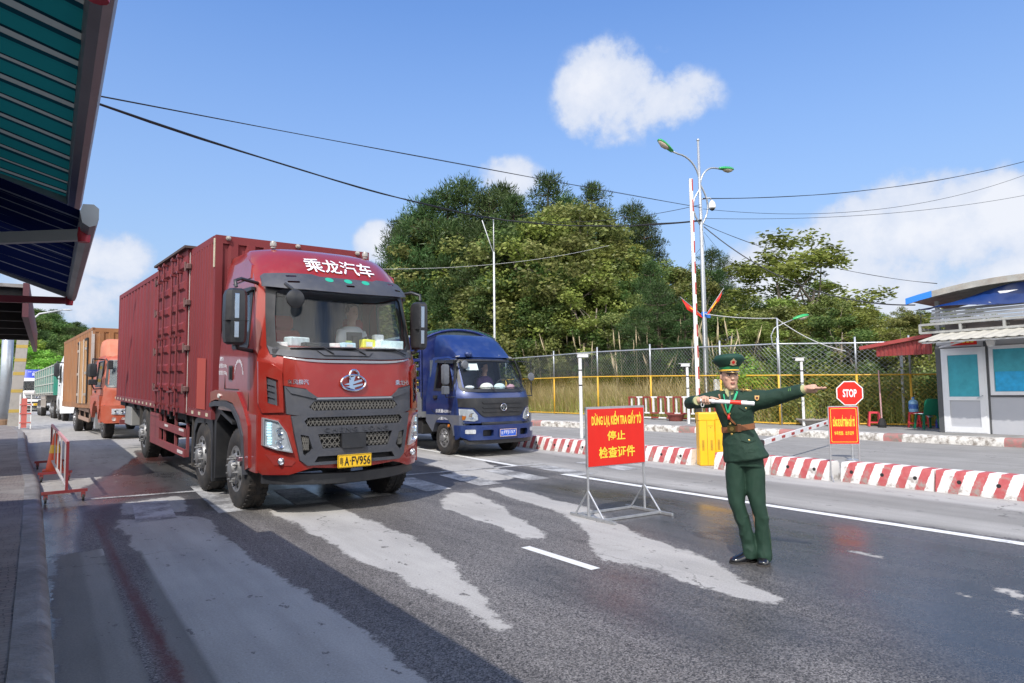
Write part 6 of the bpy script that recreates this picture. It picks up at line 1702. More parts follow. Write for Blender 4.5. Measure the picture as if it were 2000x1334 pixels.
def cam_post(x, y, h, rz, label, r_=.045):
 z = gz(x, y) + (.2 if x > 18 else 0)
 t = empty('camera_post', (x, y, z), rz, label, 'camera post', 'white camera posts')
 m = MB(); m.tube([(0, 0, 0), (0, 0, h - .12)], r_, 12); m.build('post', white_pt, t, auto=40)
 m = MB(); m.mat(0); m.box(-.045, -.24, h - .10, .045, .08, h - .0, bev=.012); m.box(-.055, -.30, h - .0, .055, .10, h + .012)
 m.mat(1); m.lathe([(.036, -.005), (.036, .0), (.02, .004)], (0, -.25, h - .05), 'y', 12)
 m.build('camera_body', [white_pt, dark], t)
 m = MB(); m.tube([(0, .02, h - .2), (.03, .04, h - .12), (0, .0, h - .08)], .018, 6)
 for z_ in (h * .62, h * .80): m.lathe([(r_ + .004, 0), (r_ + .004, .035)], (0, 0, z_), 'z', 12)
 m.build('cable_band', dark, t)
cam_post(12.71, 15.23, 2.42, 1.1, 'white camera post with black bands standing behind the notice board', .05)
cam_post(19.06 - 1.4, 16.56 - .95, 2.2, -1.9, 'white camera post just left of the raised boom')
cam_post(21.76 - 1.9, 13.94 - 1.1, 2.15, -1.9, 'white camera post right of the officer against the mesh fence')
t = empty('control_cabinet', (19.47, 15.84, .1), -.6, 'small grey-white control cabinet beside the lamp post behind the officer', 'cabinet')
m = MB(); m.box(-.13, -.1, 1.12, .13, .1, 1.68, bev=.02); m.build('cabinet', mat('pale_cabinet', (.6, .61, .6), .5, dirt=.3), t, auto=30)
m = MB(); m.tube([(0, 0, 0), (0, 0, 1.13)], .05, 10); m.build('stem', steel, t)
# ------------------------------------------------------------ lamp posts
lamp_green = mat('lamp_green', (.03, .36, .10), .35, coat=.3)
lamp_bowl = mat('lamp_bowl', (.45, .38, .30), .25)
def lamp_head(parent, p, d, s=1.0, tilt=.25):
 d = Vector(d).normalized(); x = d.cross(Vector((0, 0, 1))).normalized()
 u = Vector((0, 0, 1)); dd = (d + u * tilt).normalized(); up = x.cross(dd)
 M = Matrix((x, dd, up)).transposed().to_4x4(); M.translation = Vector(p)
 m = MB(); rings = []
 for y, w, h in ((-.05, .05, .04), (0, .085, .07), (.2, .12, .11), (.45, .13, .12), (.62, .10, .09), (.68, .04, .04)):
  rings.append([tuple(M @ Vector((w * s * math.cos(a), y * s, max(0, math.sin(a)) * h * s + (0 if math.sin(a) > -.01 else -.01)))) for a in [2 * PI * k / 12 for k in range(12)]])
 m.loft(rings); h_ = m.build('lamp_head', lamp_green, parent, smooth=True)
 m = MB(); rings = []
 for y, w, h in ((.16, .06, .03), (.25, .10, .09), (.42, .115, .12), (.58, .08, .07), (.64, .03, .02)):
  rings.append([tuple(M @ Vector((w * s * math.cos(a), y * s, -.01 - abs(math.sin(a)) * h * s if math.sin(a) < 0 else -.01)) ) for a in [2 * PI * k / 12 for k in range(12)]])
 m.loft(rings); m.build('lamp_bowl', lamp_bowl, h_, smooth=True)
def arc_pts(p0, dirv, r0, h, reach, bulge):
 """arm that leaves the pole, bows out and sweeps over to the lamp"""
 dirv = Vector(dirv).normalized(); o = []
 for i in range(19):
  t_ = i / 18
  side = -bulge * math.sin(min(1, t_ / .5) * PI) if t_ < .5 else reach * (1 - math.cos((t_ - .5) / .5 * PI / 2))
  z = h * (t_ / .5 * .62 if t_ < .5 else .62 + .38 * math.sin((t_ - .5) / .5 * PI / 2))
  o.append(Vector(p0) + dirv * side + Vector((0, 0, z)))
 return o
RIGHT = Vector((.83, -.56, 0)); FWD = Vector((.56, .83, 0))
t = empty('street_lamp', (19.42, 16.29, .12), 0, 'tall galvanised double lamp post with green lamp heads left of the officer', 'street lamp', 'street lamps with green heads')
m = MB(); m.tube([(0, 0, 0), (0, 0, 5), (-.02, 0, 10.35)], [.105, .08, .04], 12); m.sphere((-.02, 0, 10.4), .06, 10, 6); m.build('pole', steel, t, smooth=True)
dl = (-RIGHT * .92 - FWD * .45); dr = (RIGHT * .9 + FWD * .4)
m = MB(); P = arc_pts((0, 0, 7.2), dl, 0, 2.55, .95, .34); P += [P[-1] + dl.normalized() * .3 + Vector((0, 0, .06))]; m.tube(P, .032, 8); m.build('lamp_arm', steel, t, smooth=True)
lamp_head(t, P[-1], dl, 1.0, .55)
m = MB(); P = arc_pts((0, 0, 7.2), dr, 0, 2.25, .7, .34); P += [P[-1] + dr.normalized() * .25]; m.tube(P, .032, 8); m.build('lamp_arm', steel, t, smooth=True)
lamp_head(t, P[-1], dr, .95, .05)
m = MB(); m.lathe([(.12, 0), (.12, .02), (.10, .03)], (0, 0, 0), 'z', 12); m.build('base_plate', steel, t)
m = MB(); text(m, '1348', lambda u, v, d: tuple(Vector((0, 0, v)) + RIGHT * u - FWD * (.105 + d)), -.03, 1.6, .03, 1.9, .01, .02, step=None); m.build('pole_number', black_ink, t)
m = MB(); m.tube([(0, 0, 8.2), tuple(RIGHT * .35 + Vector((0, 0, 8.25))), tuple(RIGHT * .42 + Vector((0, 0, 8.12)))], .025, 6)
dc_ = m.build('dome_bracket', steel, t)
c = RIGHT * .42
m = MB(); m.lathe([(.02, .16), (.07, .12), (.12, .02), (.125, -.12), (.10, -.15)], (c.x, c.y, 8.0), 'z', 14); m.mat(1); m.sphere((c.x, c.y, 7.86), .09, 12, 8); m.build('dome_camera', [white_pt, black_pl], dc_, auto=40)
m = MB(); m.tube([(-.12, -.08, .4), (-.11, -.07, 5.5), (-.06, -.05, 7.9)], .018, 6); m.build('cable', white_pt, t)
blue_strap = mat('blue_strap', (.03, .16, .55), .7)
m = MB(); m.lathe([(.10, -.1), (.115, -.03), (.1, .08)], (0, 0, 4.0), 'z', 10); m.box(.02, -.15, 3.86, .15, -.09, 4.0); m.build('blue_tie', blue_strap, t)
def flag(loc, d, label, L_=.72, face=1.0):
 t = empty('flag', loc, 0, label, 'flag', 'red flags on the lamp post')
 d = Vector(d).normalized()
 m = MB(); m.tube([(0, 0, 0), tuple(d * (L_ + .5))], .012, 6); m.build('flag_stick', steel, t)
 s0 = d * (L_ * .15); s1 = d * (L_ + .45)
 n = 10; vs = []; hang = Vector((0, 0, -1)) * .42 + RIGHT * .28 * face
 def P(u, v):
  k = math.sin(u * 6 + v * 3) * .035 * v + math.sin(v * 7) * .02
  return s0 + (s1 - s0) * u * (1 - .0 * v) + hang * v * (.35 + .65 * u) + FWD * k
 for j in range(n + 1):
  for i in range(n + 1): vs.append(P(i / n, j / n))
 fs = [(j * (n + 1) + i, j * (n + 1) + i + 1, (j + 1) * (n + 1) + i + 1, (j + 1) * (n + 1) + i) for j in range(n) for i in range(n)]
 m = MB(); m.add(vs, fs); c_ = m.build('flag_cloth', mat('flag_red', (.70, .025, .015), .7), t, smooth=True)
 m = MB(); st = []
 for k in range(10):
  a = PI / 2 + k * PI / 5; r_ = .30 if k % 2 == 0 else .12; st.append((.5 + r_ * math.cos(a), .5 + r_ * math.sin(a)))
 cvs = [P(u, v) - FWD * .006 for u, v in st] + [P(.5, .5) - FWD * .006]
 m.add(cvs, [(k, (k + 1) % 10, 10) for k in range(10)])
 cvs = [P(u, v) + FWD * .006 for u, v in st] + [P(.5, .5) + FWD * .006]
 m.add(cvs, [(k, (k + 1) % 10, 10) for k in range(10)])
 m.build('star', mat('flag_yellow', (.85, .6, .03), .7), c_)
flag(Vector((19.42, 16.29, 4.02)), RIGHT * .58 + Vector((0, 0, .85)) - FWD * .1, 'red flag with yellow star leaning right of the lamp post', .75, -.55)
flag(Vector((19.42, 16.29, 4.02)), -RIGHT * .75 + Vector((0, 0, .62)) - FWD * .1, 'red flag leaning left behind the raised boom', .65, .75)
t = empty('street_lamp', (19.63, 13.49, .1), 0, 'low slim lamp post with one green head behind the mesh fence', 'street lamp', 'street lamps with green heads')
m = MB(); m.tube([(0, 0, 0), (0, 0, 3.62)], [.045, .03], 8); m.build('pole', steel, t, smooth=True)
m = MB(); P = [Vector((0, 0, 2.55)) - RIGHT * .0, Vector((0, 0, 2.75)) - RIGHT * .18, Vector((0, 0, 3.05)) - RIGHT * .22, Vector((0, 0, 3.3)) - RIGHT * .1, Vector((0, 0, 3.45)) + RIGHT * .2, Vector((0, 0, 3.58)) + RIGHT * .55]; m.tube(P, .018, 6); m.build('lamp_arm', steel, t, smooth=True)
lamp_head(t, P[-1], RIGHT, .75, .25)
for (x, y, h, lb, dx) in ((-1.6, 61, 7.8, 'curved-arm street light rising over the bright green trees at far left', 2.4), (-5.0, 66, 8.2, 'street light arm seen between the pole and the striped post at far left', 2.8)):
 t = empty('street_light', (x, y, .2), 0, lb, 'street light')
 m = MB(); m.tube([(0, 0, 0), (0, 0, h * .72), (.25, 0, h * .86), (.9, 0, h * .95), (dx, 0, h)], [.10, .08, .07, .06, .05], 8); m.build('pole', mat('pale_pole', (.55, .56, .57), .5), t, smooth=True)
 m = MB(); m.sphere((dx + .2, 0, h), (.35, .12, .07), 10, 6); m.build('lamp_head', _M['pale_pole'], t, smooth=True)
t = empty('steel_pole', (-1.49, 35.61, .33), 0, 'thick grey steel pole at the left edge under the eave', 'pole')
m = MB(); m.tube([(0, 0, 0), (.03, 0, 4.3)], .21, 18); m.build('pole', mat('grey_tube', (.42, .46, .5), .35, .5, var=.1, dirt=.3), t, smooth=True)
m = MB(); m.lathe([(.24, 0), (.24, .22), (.21, .25)], (0, 0, 0), 'z', 18); m.build('collar', mat('rust_collar', (.2, .12, .07), .8), t)
t = empty('leaning_post', (-1.14, 34.14, .33), 0, 'square concrete post with faded yellow bands leaning beside the steel pole', 'post')
lean = (.26, 0)
m = MB(); m.loft([[(x0 * .19 + .26 * z / 4, y0 * .17, z + (0.22 * (1 - x0) * .5 if z > 3 else 0)) for x0, y0 in ((-1, -1), (1, -1), (1, 1), (-1, 1))] for z in (0, 1.3, 2.6, 3.75)]); m.build('post', mat('grey_concrete_post', (.36, .34, .31), .85, var=.25, vs=3, dirt=.5, dc=(.2, .18, .16), ds=3), t)
m = MB()
for z in (.55, 1.35, 2.05, 2.6, 3.15, 3.65):
 m.loft([[(x0 * .194 + .26 * q / 4, y0 * .174, q) for x0, y0 in ((-1, -1), (1, -1), (1, 1), (-1, 1))] for q in (z, z + .13)])
m.each('yellow_band', mat('faded_yellow', (.45, .32, .07), .7, dirt=.4), t)
t = empty('water_dispenser_rack', (-.72, 33.0, .25), 0, 'narrow white and red rack standing right of the leaning banded post', 'rack')
m = MB()
for x in (-.18, .18):
 for y in (-.1, .1): m.bar((x, y, 0), (x, y, 1.35), .035)
m.build('uprights', white_pt, t)
m = MB()
for z in (.25, .6, .95): m.bar((-.18, -.12, z), (.18, -.12, z), .03, .05)
m.box(-.13, -.115, .05, .05, -.10, 1.2)
m.build('cross_boards', mat('pink_board', (.5, .12, .1), .7), t)
m = MB(); m.box(-.1, -.12, 1.35, .3, .12, 1.5, bev=.03); m.build('top_box', white_pt, t)
# ------------------------------------------------------------ cone and rolling barricades by the kerb
t = empty('traffic_cone', (.14, 15.6, gz(0, 15.6)), 0, 'orange traffic cone with a yellow band standing by the kerb', 'cone')
m = MB(); m.box(-.19, -.19, 0, .19, .19, .035, bev=.01); m.lathe([(.145, .03), (.03, .70), (.02, .71)], (0, 0, 0), 'z', 18); m.build('cone', mat('cone_orange', (.75, .09, .02), .5, dirt=.3), t, auto=35)
m = MB(); m.lathe([(.098, .34), (.073, .49)], (0, 0, 0), 'z', 18, cap=False); m.build('reflective_band', mat('cone_yellow', (.8, .45, .03), .4), t)
t = empty('rolling_barricade', (.15, 0, 0), 0, 'red and white rolling barricade on castors seen end on by the kerb', 'barricade')
rp = mat('maroon_tube', (.22, .022, .025), .5, dirt=.35); y0, y1 = 11.5, 16.0
m = MB(); g0, g1 = gz(0, y0), gz(0, y1)
m.bar((.10, y0, g0 + .16), (.10, y0, g0 + .84), .035); m.bar((-.07, y1, g1 + .16), (-.07, y1, g1 + .84), .035)
m.build('uprights', rp, t)
m = MB(); m.bar((.10, y0, g0 + .82), (-.07, y1, g1 + .84), .03, .045); m.build('top_rail', mat('red_white_rail', (.6, .3, .3), .6), t)
m = MB(); m.bar((.10, y0 + .1, g0 + .2), (-.07, y1, g1 + .2), .03)
for k in range(5):
 y = y0 + .5 + k * (y1 - y0 - .8) / 4; x = .10 - .17 * (y - y0) / (y1 - y0); g = gz(0, y); m.bar((x, y, g + .2), (x, y, g + .82), .018)
m.build('white_bars', mat('dull_white', (.5, .47, .46), .7, dirt=.5), t)
for k, y in enumerate((y0, 14.0, y1)):
 g = gz(0, y); w = .27 if k == 0 else .24
 m = MB(); xc = .08 - .17 * (y - y0) / (y1 - y0); m.bar((xc - w, y - .02, g + .145), (xc + w, y + .02, g + .15), .04); m.build('foot_bar', rp, t)
 for s in (-1, 1):
  m = MB(); m.lathe([(.045, -.015), (.05, 0), (.045, .015)], (xc + s * (w - .05), y - .01, g + .052), 'x', 14); m.mat(1); m.box(xc + s * (w - .05) - .025, y - .03, g + .06, xc + s * (w - .05) + .025, y + .03, g + .13); m.build('castor', [rubber, rp], t)
t = None
# ------------------------------------------------------------ mesh fence
def chain_mat(name, c):
 """galvanised wire; used on real wire geometry"""
 return mat(name, c, .5, .5)
def fence():
 ys = sorted([(b, a) for a, b in FENCE])
 pts = [(interp(ys, y), y) for y in np.arange(2.0, 42.0, .25)]
 z = lambda x, y: gz(x, y) + .2
 t = empty('mesh_fence', (0, 0, 0), 0, 'tall chain-link fence along the far pavement, grey above and yellow below', 'fence')
 gy = mat('grey_wire', (.34, .37, .38), .55, .4); yl = mat('yellow_wire', (.50, .36, .06), .55, .2); ylp = mat('yellow_post_paint', (.66, .38, .03), .5, dirt=.35, dc=(.35, .25, .15), ds=6)
 posts = [10.65, 11.9, 13.5, 15.6, 18.58, 21.3, 24.4, 28, 32, 36, 40, 8.6, 6.4]
 for y in posts:
  x = interp(ys, y); zz = z(x, y)
  m = MB(); m.tube([(x, y, zz - .1), (x, y, zz + 1.62)], .035, 8); m.build('lower_post', ylp, t, smooth=True)
  m = MB(); m.tube([(x, y, zz + 1.62), (x, y, zz + 2.82)], .032, 8); m.build('upper_post', steel, t, smooth=True)
 for h, mt, r_, nm in ((.05, ylp, .025, 'bottom_rail'), (1.60, ylp, .025, 'middle_rail'), (2.62, steel, .028, 'top_rail')):
  m = MB(); m.tube([(x, y, z(x, y) + h) for x, y in pts], r_, 5); m.build(nm, mt, t, smooth=True)
 for (h0, h1, mt, nm, yr, w) in ((.06, 1.60, yl, 'lower_mesh', (4, 26), .0042), (1.62, 2.62, gy, 'upper_mesh', (4, 26), .0038)):
  m = MB(); step = .13; H_ = h1 - h0; sl = H_ * .9
  y = yr[0] - sl
  while y < yr[1]:
   for s in (1, -1):
    a_y = y if s > 0 else y + sl
    P = []
    for i in range(3):
     q = i / 2; yy = a_y + s * sl * q; x = interp(ys, yy); P.append((x, yy, z(x, yy) + h0 + H_ * q))
    m.tube(P, w, 3, cap=False)
   y += step
  m.build(nm, mt, t)
fence()
def railing():
 a = Vector((18.05, 18.9, 0)); b = Vector((19.45, 15.6, 0))
 a = Vector((18.45, 19.2, 0)); b = Vector((18.75, 15.0, 0))
 d = b - a; L_ = d.length
 t = empty('low_railing', (a.x, a.y, gz(a.x, a.y) + .2), math.atan2(d.y, d.x), 'low railing of alternating dark red and white bars with castor feet by the fence', 'railing')
 dr = mat('dark_red_tube', (.27, .035, .03), .6, dirt=.4)
 m = MB()
 n = 12
 for k in range(n):
  x = L_ * (k + .3) / n; m.bar((x, 0, .22 - .02 * (k % 2)), (x, 0, .78), .06 if k % 2 else .045)
 m.bar((0, 0, .80), (L_, 0, .80), .05); m.bar((0, 0, .22), (L_, 0, .22), .05)
 for k in range(0, n, 2): m.bar((L_ * k / n, -.005, .05), (L_ * (k + 1) / n, -.005, .05), .045)
 m.build('white_bars', white_pt, t)
 m = MB()
 for k in range(0, n, 2):
  x = L_ * (k + .0) / n; w = L_ / n
  m.bar((x, -.03, .20), (x, -.03, .82), .05); m.bar((x + w * .95, -.03, .20), (x + w * .95, -.03, .82), .05); m.bar((x, -.03, .80), (x + w * .95, -.03, .80), .05)
  m.bar((x + w * .95, -.03, .22), (x + w * 2, -.03, .22), .05); m.bar((x + w, -.005, .05), (x + 2 * w, -.005, .05), .045)
 m.build('dark_red_bars', dr, t)
 for x in (.1, L_ - .1):
  m = MB(); m.bar((x, -.3, .12), (x, .3, .12), .05)
  for s in (-.26, .26): m.lathe([(.05, -.02), (.05, .02)], (x, s, .05), 'x', 10)
  m.build('castor_foot', dr, t)
railing()
def pot(loc, r_, h, mt, label, kind='plant_pot'):
 t = empty(kind, loc, 0, label, 'pot')
 m = MB(); m.lathe([(r_ * .7, 0), (r_ * .95, h * .8), (r_ * 1.05, h * .82), (r_ * 1.05, h), (r_ * .9, h), (r_ * .88, h * .85)], (0, 0, 0), 'z', 18); m.build('pot', mt, t, auto=35)
 m = MB(); m.lathe([(r_ * .88, h * .84), (.01, h * .88)], (0, 0, 0), 'z', 12); m.build('soil', mat('pot_soil', (.06, .045, .03), .9), t)
pot((18.45, 16.9, .33), .32, .26, mat('brown_pot', (.20, .05, .04), .7), 'wide brown planter standing in front of the low railing')
pot((21.2, 13.6, .24), .26, .48, mat('grey_bucket', (.42, .43, .42), .7, dirt=.4), 'grey concrete tub by the fence right of the officer', 'concrete_tub')
pot((20.3, 12.8, .24), .5, .22, mat('grey_tub', (.30, .28, .26), .8, dirt=.4), 'low wide grey pot lying in front of the concrete tub', 'concrete_pot')
# ------------------------------------------------------------ booth
def booth():
 t = empty('guard_booth', (20.15, 8.95, .2), 0, 'grey guard booth with teal windows and a storm-damaged roof at the right edge', 'booth')
 wall_m = mat('pale_grey_panel', (.42, .43, .46), .5, var=.05, vs=2, dirt=.2, dc=(.4, .38, .36), ds=2)
 al = mat('white_aluminium', (.72, .73, .74), .4, .1, dirt=.2)
 teal = mat('teal_glass_film', (.05, .33, .40), .28, var=.15, vs=4); bfilm = mat('blue_film', (.02, .34, .62), .35, var=.2, vs=6)
 X = 0.0; y1 = 0.0; y0 = -7.6; D = 2.6; HT = 2.58   # face at x=0, runs towards -y
 m = MB()
 m.box(.0, y0, 0, .08, -1.2, .98)                      # wall below windows
 m.box(.0, y0, 2.28, .08, 0, 2.75)                    # lintel
 m.box(.0, -.10, 0, .08, 0, 2.28)
 m.box(.08, -.08, 0, D, 0, 2.75); m.box(.08, y0, 0, D, y0 + .08, 2.75); m.box(D - .08, y0 + .08, 0, D, -.08, 2.75); m.box(.08, y0 + .08, 2.66, D - .08, -.08, 2.74)
 m.box(.0, -1.24, .98, .08, -1.10, 2.28)
 m.build('wall', wall_m, t)
 m = MB(); m.box(.3, y0 + .2, 0.0, D - .2, -.2, .02); m.box(1.6, y0 + .2, .02, 1.65, -.2, 2.6); m.build('interior', mat('booth_interior', (.12, .14, .15), .8), t)
 m = MB(); m.box(-.03, -.13, 0, -.001, .02, 2.35); m.box(-.025, -1.23, 0, -.001, -1.15, 2.4); m.build('dark_post', mat('dark_post', (.07, .075, .08), .6, dirt=.3), t)
 m = MB(); ya, yb = -1.14, -.15
 m.poly([(ya, .02), (yb, .02), (yb, 2.2), (ya, 2.2)], MX(-.03), [[(ya + .13, .16), (yb - .13, .16), (yb - .13, .86), (ya + .13, .86)], [(ya + .13, .96), (yb - .13, .96), (yb - .13, 2.07), (ya + .13, 2.07)]], off=.02, thick=.05)
 m.poly([(ya - .05, .0), (yb + .03, .0), (yb + .03, 2.26), (ya - .05, 2.26)], MX(-.03), [[(ya, .02), (yb, .02), (yb, 2.2), (ya, 2.2)]], off=.01, thick=.04)
 dr = m.build('door', al, t)
 m = MB(); m.box(-.02, ya + .12, .15, -.01, yb - .12, .88); m.build('door_panel', wall_m, dr)
 m = MB(); m.box(-.022, ya + .12, .95, -.01, yb - .12, 2.08); m.build('door_glass', teal, dr)
 m = MB(); m.tube([(-.07, ya + .06, 1.0), (-.10, ya + .06, .98), (-.10, ya + .18, .92)], .012, 6); m.build('door_handle', steel, dr)
 k = 0
 yy = -1.27
 while yy > y0 + .8:
  ya, yb = yy - 1.0, yy
  m = MB(); m.poly([(ya, 1.0), (yb, 1.0), (yb, 2.27), (ya, 2.27)], MX(-.02), [[(ya + .07, 1.09), (yb - .09, 1.09), (yb - .09, 2.18), (ya + .07, 2.18)]], off=.02 + .015 * (k % 2 == 0), thick=.05)
  w = m.build('window', al, t)
  m = MB()
  if k == 1:
   m.box(-.012, ya + .06, 1.5, -.004, yb - .08, 2.19); m.build('pane', teal, w)
   m = MB(); m.box(-.008, ya + .06, 1.34, -.002, yb - .08, 1.5); m.build('hatch_opening', dark, w)
   m = MB(); m.box(-.03, ya + .05, 1.08, -.012, yb - .03, 1.33); sg = m.build('red_notice_strip', sign_red, w)
   m = MB()
   for q in range(5):
    y = yb - .13 - q * .18
    m.poly(circ(y, 1.255, .045, 12), MX(-.03), [circ(y, 1.255, .036, 12)], off=.001, thick=0)
    m.box(-.0315, y - .06, 1.13, -.0305, y + .06, 1.15); m.box(-.0315, y - .05, 1.165, -.0305, y + .05, 1.18)
   m.build('notice_symbols', white_ink, sg)
   m = MB(); m.box(-.024, ya + .30, 1.62, -.012, yb - .22, 1.83); m.build('yellow_notice', sign_yel, w)
  else:
   m.box(-.012, ya + .06, 1.08, -.004, yb - .08, 2.19); m.build('pane', teal, w)
   m = MB(); m.box(-.02, ya + .08, 1.10, -.013, yb - .11, 1.60); m.build('blue_film', bfilm, w)
  yy -= 1.0; k += 1
 m = MB(); m.box(-.035, y0, .955, -.001, -1.25, .995); m.build('sill', mat('dark_sill', (.05, .055, .06), .5), t)
 m = MB(); m.box(-.02, -1.0, 2.33, -.001, -.38, 2.60); rs = m.build('red_sign', sign_red, t)
 m = MB()
 for q in range(5): m.box(-.0225, -.93 + q * .1, 2.39, -.0205, -.86 + q * .1, 2.45)
 text(m, 'TRẠM GÁC', lambda u, v, d: (-.02 - d, -u, v), .44, 2.47, .94, 2.55, .003, .01, step=None); m.build('sign_lettering', sign_yel, rs)
 m = MB(); m.tube([(-.05, -1.25, 2.5), (-.15, -1.30, 2.42), (-.2, -1.33, 2.36)], .012, 6); m.lathe([(.02, -.02), (.08, .0), (.11, .13), (.10, .15)], (-.22, -1.40, 2.26), 'z', 14); m.build('floodlight', white_pt, t)
 m = MB(); n = 90; xa, za, xb, zb = -1.25, 2.42, .1, 2.78
 r1 = []; r2 = []
 for i in range(n + 1):
  y = -.12 - 7.6 * i / n; c = (.012 if i % 3 == 0 else -.006)
  r1.append((xa - .02 * (i % 2), y, za + c)); r2.append((xb, y - .3, zb + c))
 m.loft([r1, r2], closed=False); m.loft([[(p[0], p[1], p[2] - .03) for p in r1], [(p[0], p[1], p[2] - .03) for p in r2]], closed=False)
 m.build('corrugated_eave', mat('pale_sheet', (.46, .44, .38), .5, var=.15, vs=3, dirt=.4, dc=(.35, .33, .28), ds=5), t)
 m = MB(); m.bar((-.03, -.1, 2.30), (-.9, -1.2, 2.42), .04); m.bar((-1.2, -.2, 2.38), (-1.2, -7.6, 2.38), .05, .04); m.build('eave_brace', al, t)
 fm = mat('old_grey_steel', (.38, .38, .36), .6, .3, var=.2, vs=6, dirt=.45, dc=(.18, .15, .12), ds=8)
 m = MB()
 ya, yb = .22, y0
 for z in (2.70, 2.92): m.bar((-.35, ya, z), (-.35, yb, z), .07, .06); m.bar((.5, ya, z), (.5, yb, z), .07, .06)
 for q in range(9):
  y = ya - q * 1.0; m.bar((-.35, y, 2.69), (-.35, y, 2.94), .06); m.bar((-.35, y, 2.8), (1.6, y, 2.85), .05)
 m.build('sign_frame', fm, t)
 m = MB()
 for q in range(4):
  z = 2.97 + q * .095; m.box(-.33 + .04 * q, yb, z, -.30 + .04 * q, ya - .25, z + .07)
 m.build('slats', mat('grey_slats', (.34, .35, .37), .45, .3, dirt=.3), t)
 m = MB(); m.box(-.10, yb, 2.72, -.07, -.3, 2.90); m.box(.0, yb, 2.62, .1, .1, 2.72); m.build('backing_board', mat('torn_board', (.19, .16, .15), .8, var=.3, vs=3), t)
 m = MB(); n = 24; R1 = [];
 def roof(i, dz=0, dx=0):
  q = i / n; y = .52 - 8.2 * q; z = 3.52 + .30 * math.sin(min(1, q * 3.2) * PI / 2) ** .9
  return (-.45 + dx, y, z + dz)
 ring = [[Vector(roof(i)), Vector(roof(i, .16)), Vector(roof(i, .16, .05)), Vector(roof(i, 0, .05))] for i in range(n + 1)]
 m.loft([[r_[k] for k in range(4)] for r_ in ring])
 m.build('roof_rim', mat('rusty_zinc', (.40, .39, .35), .55, .3, var=.2, vs=5, dirt=.5, dc=(.3, .17, .1), ds=3), t)
 m = MB(); ring = [[Vector(roof(i, .0, -.012)), Vector(roof(i, .17, -.012)), Vector(roof(i, .17, .0)), Vector(roof(i, 0, .0))] for i in range(0, 3)]
 m.loft(ring); m.build('blue_rim_sheet', mat('bright_blue_sheet', (.03, .22, .72), .4), t)
 m = MB(); m.loft([[Vector(roof(i, .10, .05)), Vector(roof(i, .10, .05)) + Vector((2.6, .0, -.1))] for i in range(n + 1)], closed=False); m.build('roof_sheet', mat('under_zinc', (.25, .24, .22), .7, var=.3, vs=4), t)
 m = MB(); r0 = []; r1 = []
 for i in range(25):
  q = i / 24; y = -.02 - 6.6 * q
  top = roof((.52 - y) / 8.2 * n, -.02)[2]
  lowz = 3.33 - .02 * q
  hang = [1.0, .55, .15, 0, 0][0]
  up = top if q > .28 else lowz + (top - lowz) * (q / .28) ** .8
  r0.append((-.32 + .1 * math.sin(q * 9), y, up)); r1.append((-.38 - .12 * math.sin(q * 7 + 1), y + .35 * (1 - q), lowz + .05 * math.sin(q * 14)))
 mid = [((a[0] + b[0]) / 2 - .10 * math.sin(i * .5), (a[1] + b[1]) / 2, (a[2] + b[2]) / 2) for i, (a, b) in enumerate(zip(r0, r1))]
 m.loft([r0, mid, r1], closed=False); m.build('torn_blue_sheet', mat('dark_blue_sheet', (.004, .028, .14), .35, var=.2, vs=2), t, smooth=True)
 m = MB(); m.add([(-.56, -1.75, 3.60), (-.57, -2.2, 3.59), (-.57, -1.95, 3.54), (-.56, -1.8, 3.54)], [(0, 1, 2, 3)]); m.add([(-.40, -1.2, 3.36), (-.40, -1.5, 3.37), (-.40, -1.55, 3.33), (-.40, -1.2, 3.32)], [(0, 1, 2, 3)]); m.each('white_scrap', white_pt, t)
 for y in (.0, -3.6, -7.2):
  m = MB(); m.bar((.2, y, 2.7), (.2, y, 3.8 if y < -1 else 3.6), .09); m.build('roof_post', fm, t)
 m = MB(); m.tube([(.3, .2, 3.3), (-.2, .25, 3.25), (-.35, .2, 2.95)], .012, 5); m.build('wire', dark, t)
booth()
def red_canopy():
 t = empty('red_canopy', (20.3, 9.0, .2), 0, 'dark red corrugated lean-to roof left of the guard booth', 'canopy')
 rm = mat('red_sheet', (.24, .032, .030), .5, var=.15, vs=3, dirt=.35, dc=(.25, .12, .1), ds=4)
 m = MB()
 n = 16
 P0 = [(-.15, .0 + 2.1 * i / n, 2.62 - .26 * i / n) for i in range(n + 1)]
 P1 = [(2.3, .0 + 2.1 * i / n, 2.74 - .26 * i / n) for i in range(n + 1)]
 m.loft([P0, P1], closed=False); m.loft([[(p[0], p[1], p[2] + .10) for p in P0], [(p[0], p[1], p[2] + .10) for p in P1]], closed=False)
 m.loft([P0, [(p[0], p[1], p[2] + .10) for p in P0]], closed=False)
 m.build('roof', mat('red_ridge', (.36, .055, .05), .5, dirt=.3), t)
 corr = corrugated('valance', 1.55, 0, 1, rm, t, lambda u, z, d: (-.05 - d, .1 + u, 2.14 * (1 - z) + (2.60 - .26 * (.1 + u) / 2.1) * z), .12, -.02)
 m = MB()
 for (x, y, h) in ((2.1, 2.0, 2.4), (1.4, .6, 2.2)): m.bar((x, y, 0), (x, y, h), .06)
 m.each('canopy_post', steel, t)
red_canopy()
